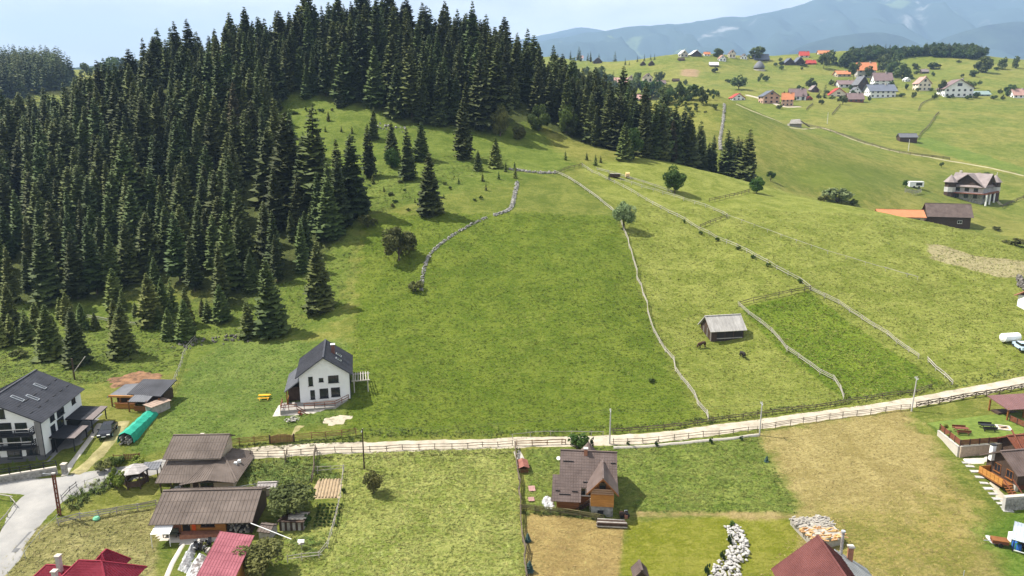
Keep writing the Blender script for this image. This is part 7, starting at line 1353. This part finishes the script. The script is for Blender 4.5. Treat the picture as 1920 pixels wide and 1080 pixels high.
for z in (.25, .75): MB().box(-2.6, 1.15, .022, .07, z, z + .1).make('rail', M_woodbr, o)
for x in (-2.6, -1.1, 1.1): MB().box(x - .06, x + .06, -.06, .02, -.3, 1.1).make('post', M_woodbr, o)
tag(o, 'short brown picket fence piece below the green tarpaulin', 'fence')
struct(strip('kerb_wall', [(1150, 841), (1230, 837), (1300, 830), (1370, 824), (1422, 817)], .35, M_conclt, .3, .6, 5, wob=.02), 'low pale kerb wall along the cottage meadow')
fb = random.Random(31)
for k in range(44):
    cu, cv = fb.choice([(1560, 128), (1700, 140), (1860, 140), (1380, 150), (1240, 170), (1450, 122)]); u = cu + fb.gauss(0, 34); v = min(182, max(112, cv + fb.gauss(0, 9)))
    p = G(u, v)
    if p.y > 1060 or p.y < 560: continue
    s = px_m(p); shrub(p, fb.uniform(5, 12) / s, fb.uniform(6, 15) / s, 'round green bush dotted on the far slopes', M_leaf_far, 'bushes dotted on the far slopes', v=k)
for k, (u, v) in enumerate(((1640, 168), (1600, 182), (1560, 186), (1690, 182), (1712, 184), (1752, 186), (1830, 184), (1862, 186), (1880, 188), (1540, 196), (1460, 204), (1630, 190), (1675, 172), (1700, 168), (1470, 186), (1485, 190), (1510, 184), (1535, 186), (1552, 176), (1596, 172), (1632, 178), (1640, 150), (1665, 150), (1672, 164), (1720, 172), (1745, 172), (1782, 184), (1815, 186), (1850, 176), (1875, 176), (1905, 172), (1500, 172), (1558, 160), (1610, 152))):
    p = G(u, v); s = px_m(p); shrub(p, fb.uniform(6, 16) / s, fb.uniform(8, 16) / s, 'garden bush between the village houses', M_leaf_far, 'garden bushes in the far village', v=k)
def verge(name, px, w, m, label, seed, dens=4, hm=.34):
    L = smooth_line([G(u, v) for u, v in px], 1.0); P = []
    for sgn in (1, -1):
        Q = []
        for i, p in enumerate(L): d = L[min(i + 1, len(L) - 1)] - L[max(i - 1, 0)]; d.z = 0; d.normalize(); Q.append(p + Vector((-d.y, d.x, 0)) * sgn * w / 2)
        P += Q if sgn == 1 else Q[::-1]
    return scatter_reg(name, P, dens, hm, m, label, seed, wide=(.8, 1.4))
GV = gm_('verge_blades', (.085, .130, .020), (.185, .220, .055)); GW = gm_('weed_blades', (.100, .120, .024), (.250, .240, .080))
verge('verge_weeds', [(690, 813), (800, 814), (900, 814), (960, 814), (1060, 811), (1140, 806), (1240, 801), (1330, 789), (1420, 776), (1500, 765), (1590, 752), (1700, 736), (1800, 718), (1920, 695)], 2.6, GV, 'rank weeds along the upper side of the track', 11)
verge('verge_weeds', [(480, 865), (590, 860), (740, 855), (900, 849), (960, 847)], 1.4, GW, 'rank weeds along the lower side of the track by the shaggy field', 12)
verge('verge_weeds', [(420, 842), (500, 837), (600, 830), (690, 822)], 2.2, GV, 'grassy bank between board fence and track', 13, 7, .35)
verge('verge_weeds', [(125, 960), (150, 935), (185, 915), (215, 905)], 3.2, GV, 'rank grass on the verge below the road', 14, 7, .6)
verge('verge_weeds', [(978, 965), (1030, 961), (1080, 966), (1140, 972)], 1.6, GV, 'rank weeds between cottage and mossy fence', 15, 8, .55)
verge('verge_weeds', [(1020, 985), (1000, 1030), (995, 1090)], .01, GV, 'few weeds by the plot fence', 16) if False else None
scatter_reg('garden_weeds', [G(u, v) for u, v in ((460, 865), (590, 860), (640, 890), (638, 900), (590, 905), (470, 915), (458, 890))], 7, .4, GV, 'overgrown garden grass behind the brown house', 17)
scatter_reg('garden_weeds', [G(u, v) for u, v in ((545, 1010), (620, 1000), (604, 1042), (545, 1050))], 7, .35, GV, 'overgrown grass in the lower garden corner', 18)
scatter_reg('hay_stubble', POLY['mown_hay'], 5, .10, gm_('stubble_blades', (.260, .195, .070), (.390, .310, .130)), 'dry stubble of the mown hay field', 19)
scatter_reg('hay_stubble', POLY['hay_square'], 6, .10, MATS['stubble_blades'], 'dry stubble of the small hay square', 20)
scatter_reg('lawn_grass', POLY['lawn'], 5, .14, gm_('lawn_blades', (.085, .132, .020), (.155, .200, .046)), 'short lawn grass round the white house', 21)
scatter_reg('slope_grass', [G(u, v) for u, v in ((-40, 650), (330, 650), (560, 620), (660, 560), (690, 410), (900, 330), (960, 300), (880, 250), (640, 330), (600, 460), (480, 560), (300, 590), (-40, 600))], 2.4, .22, gm_('slope_blades', (.076, .112, .016), (.160, .190, .038)), 'rough hillside grass below the forest', 22, 250)
scatter_reg('slope_grass', [G(u, v) for u, v in ((-40, 760), (340, 690), (345, 650), (-40, 640))], 4, .22, MATS['slope_blades'], 'rough grass behind the guest house', 23, 250)

# ------------------------------------------------------------------ haze: closed box of thin air round everything
hb = MB().box(-13500, 16500, -900, 12800, -120, 1660).make('haze', None); hb['kind'] = 'stuff'; hb['label'] = 'thin bluish summer haze filling the valley air'
hm = bpy.data.materials.new('haze'); n, l = nodes(hm)
for x in list(n): n.remove(x)
ho = n.new('ShaderNodeOutputMaterial'); pv = n.new('ShaderNodeVolumePrincipled'); pv.inputs['Color'].default_value = (.44, .66, 1.0, 1); pv.inputs['Density'].default_value = 0.000088
pv.inputs['Anisotropy'].default_value = 0.0
l.new(pv.outputs[0], ho.inputs['Volume']); hb.data.materials.append(hm)
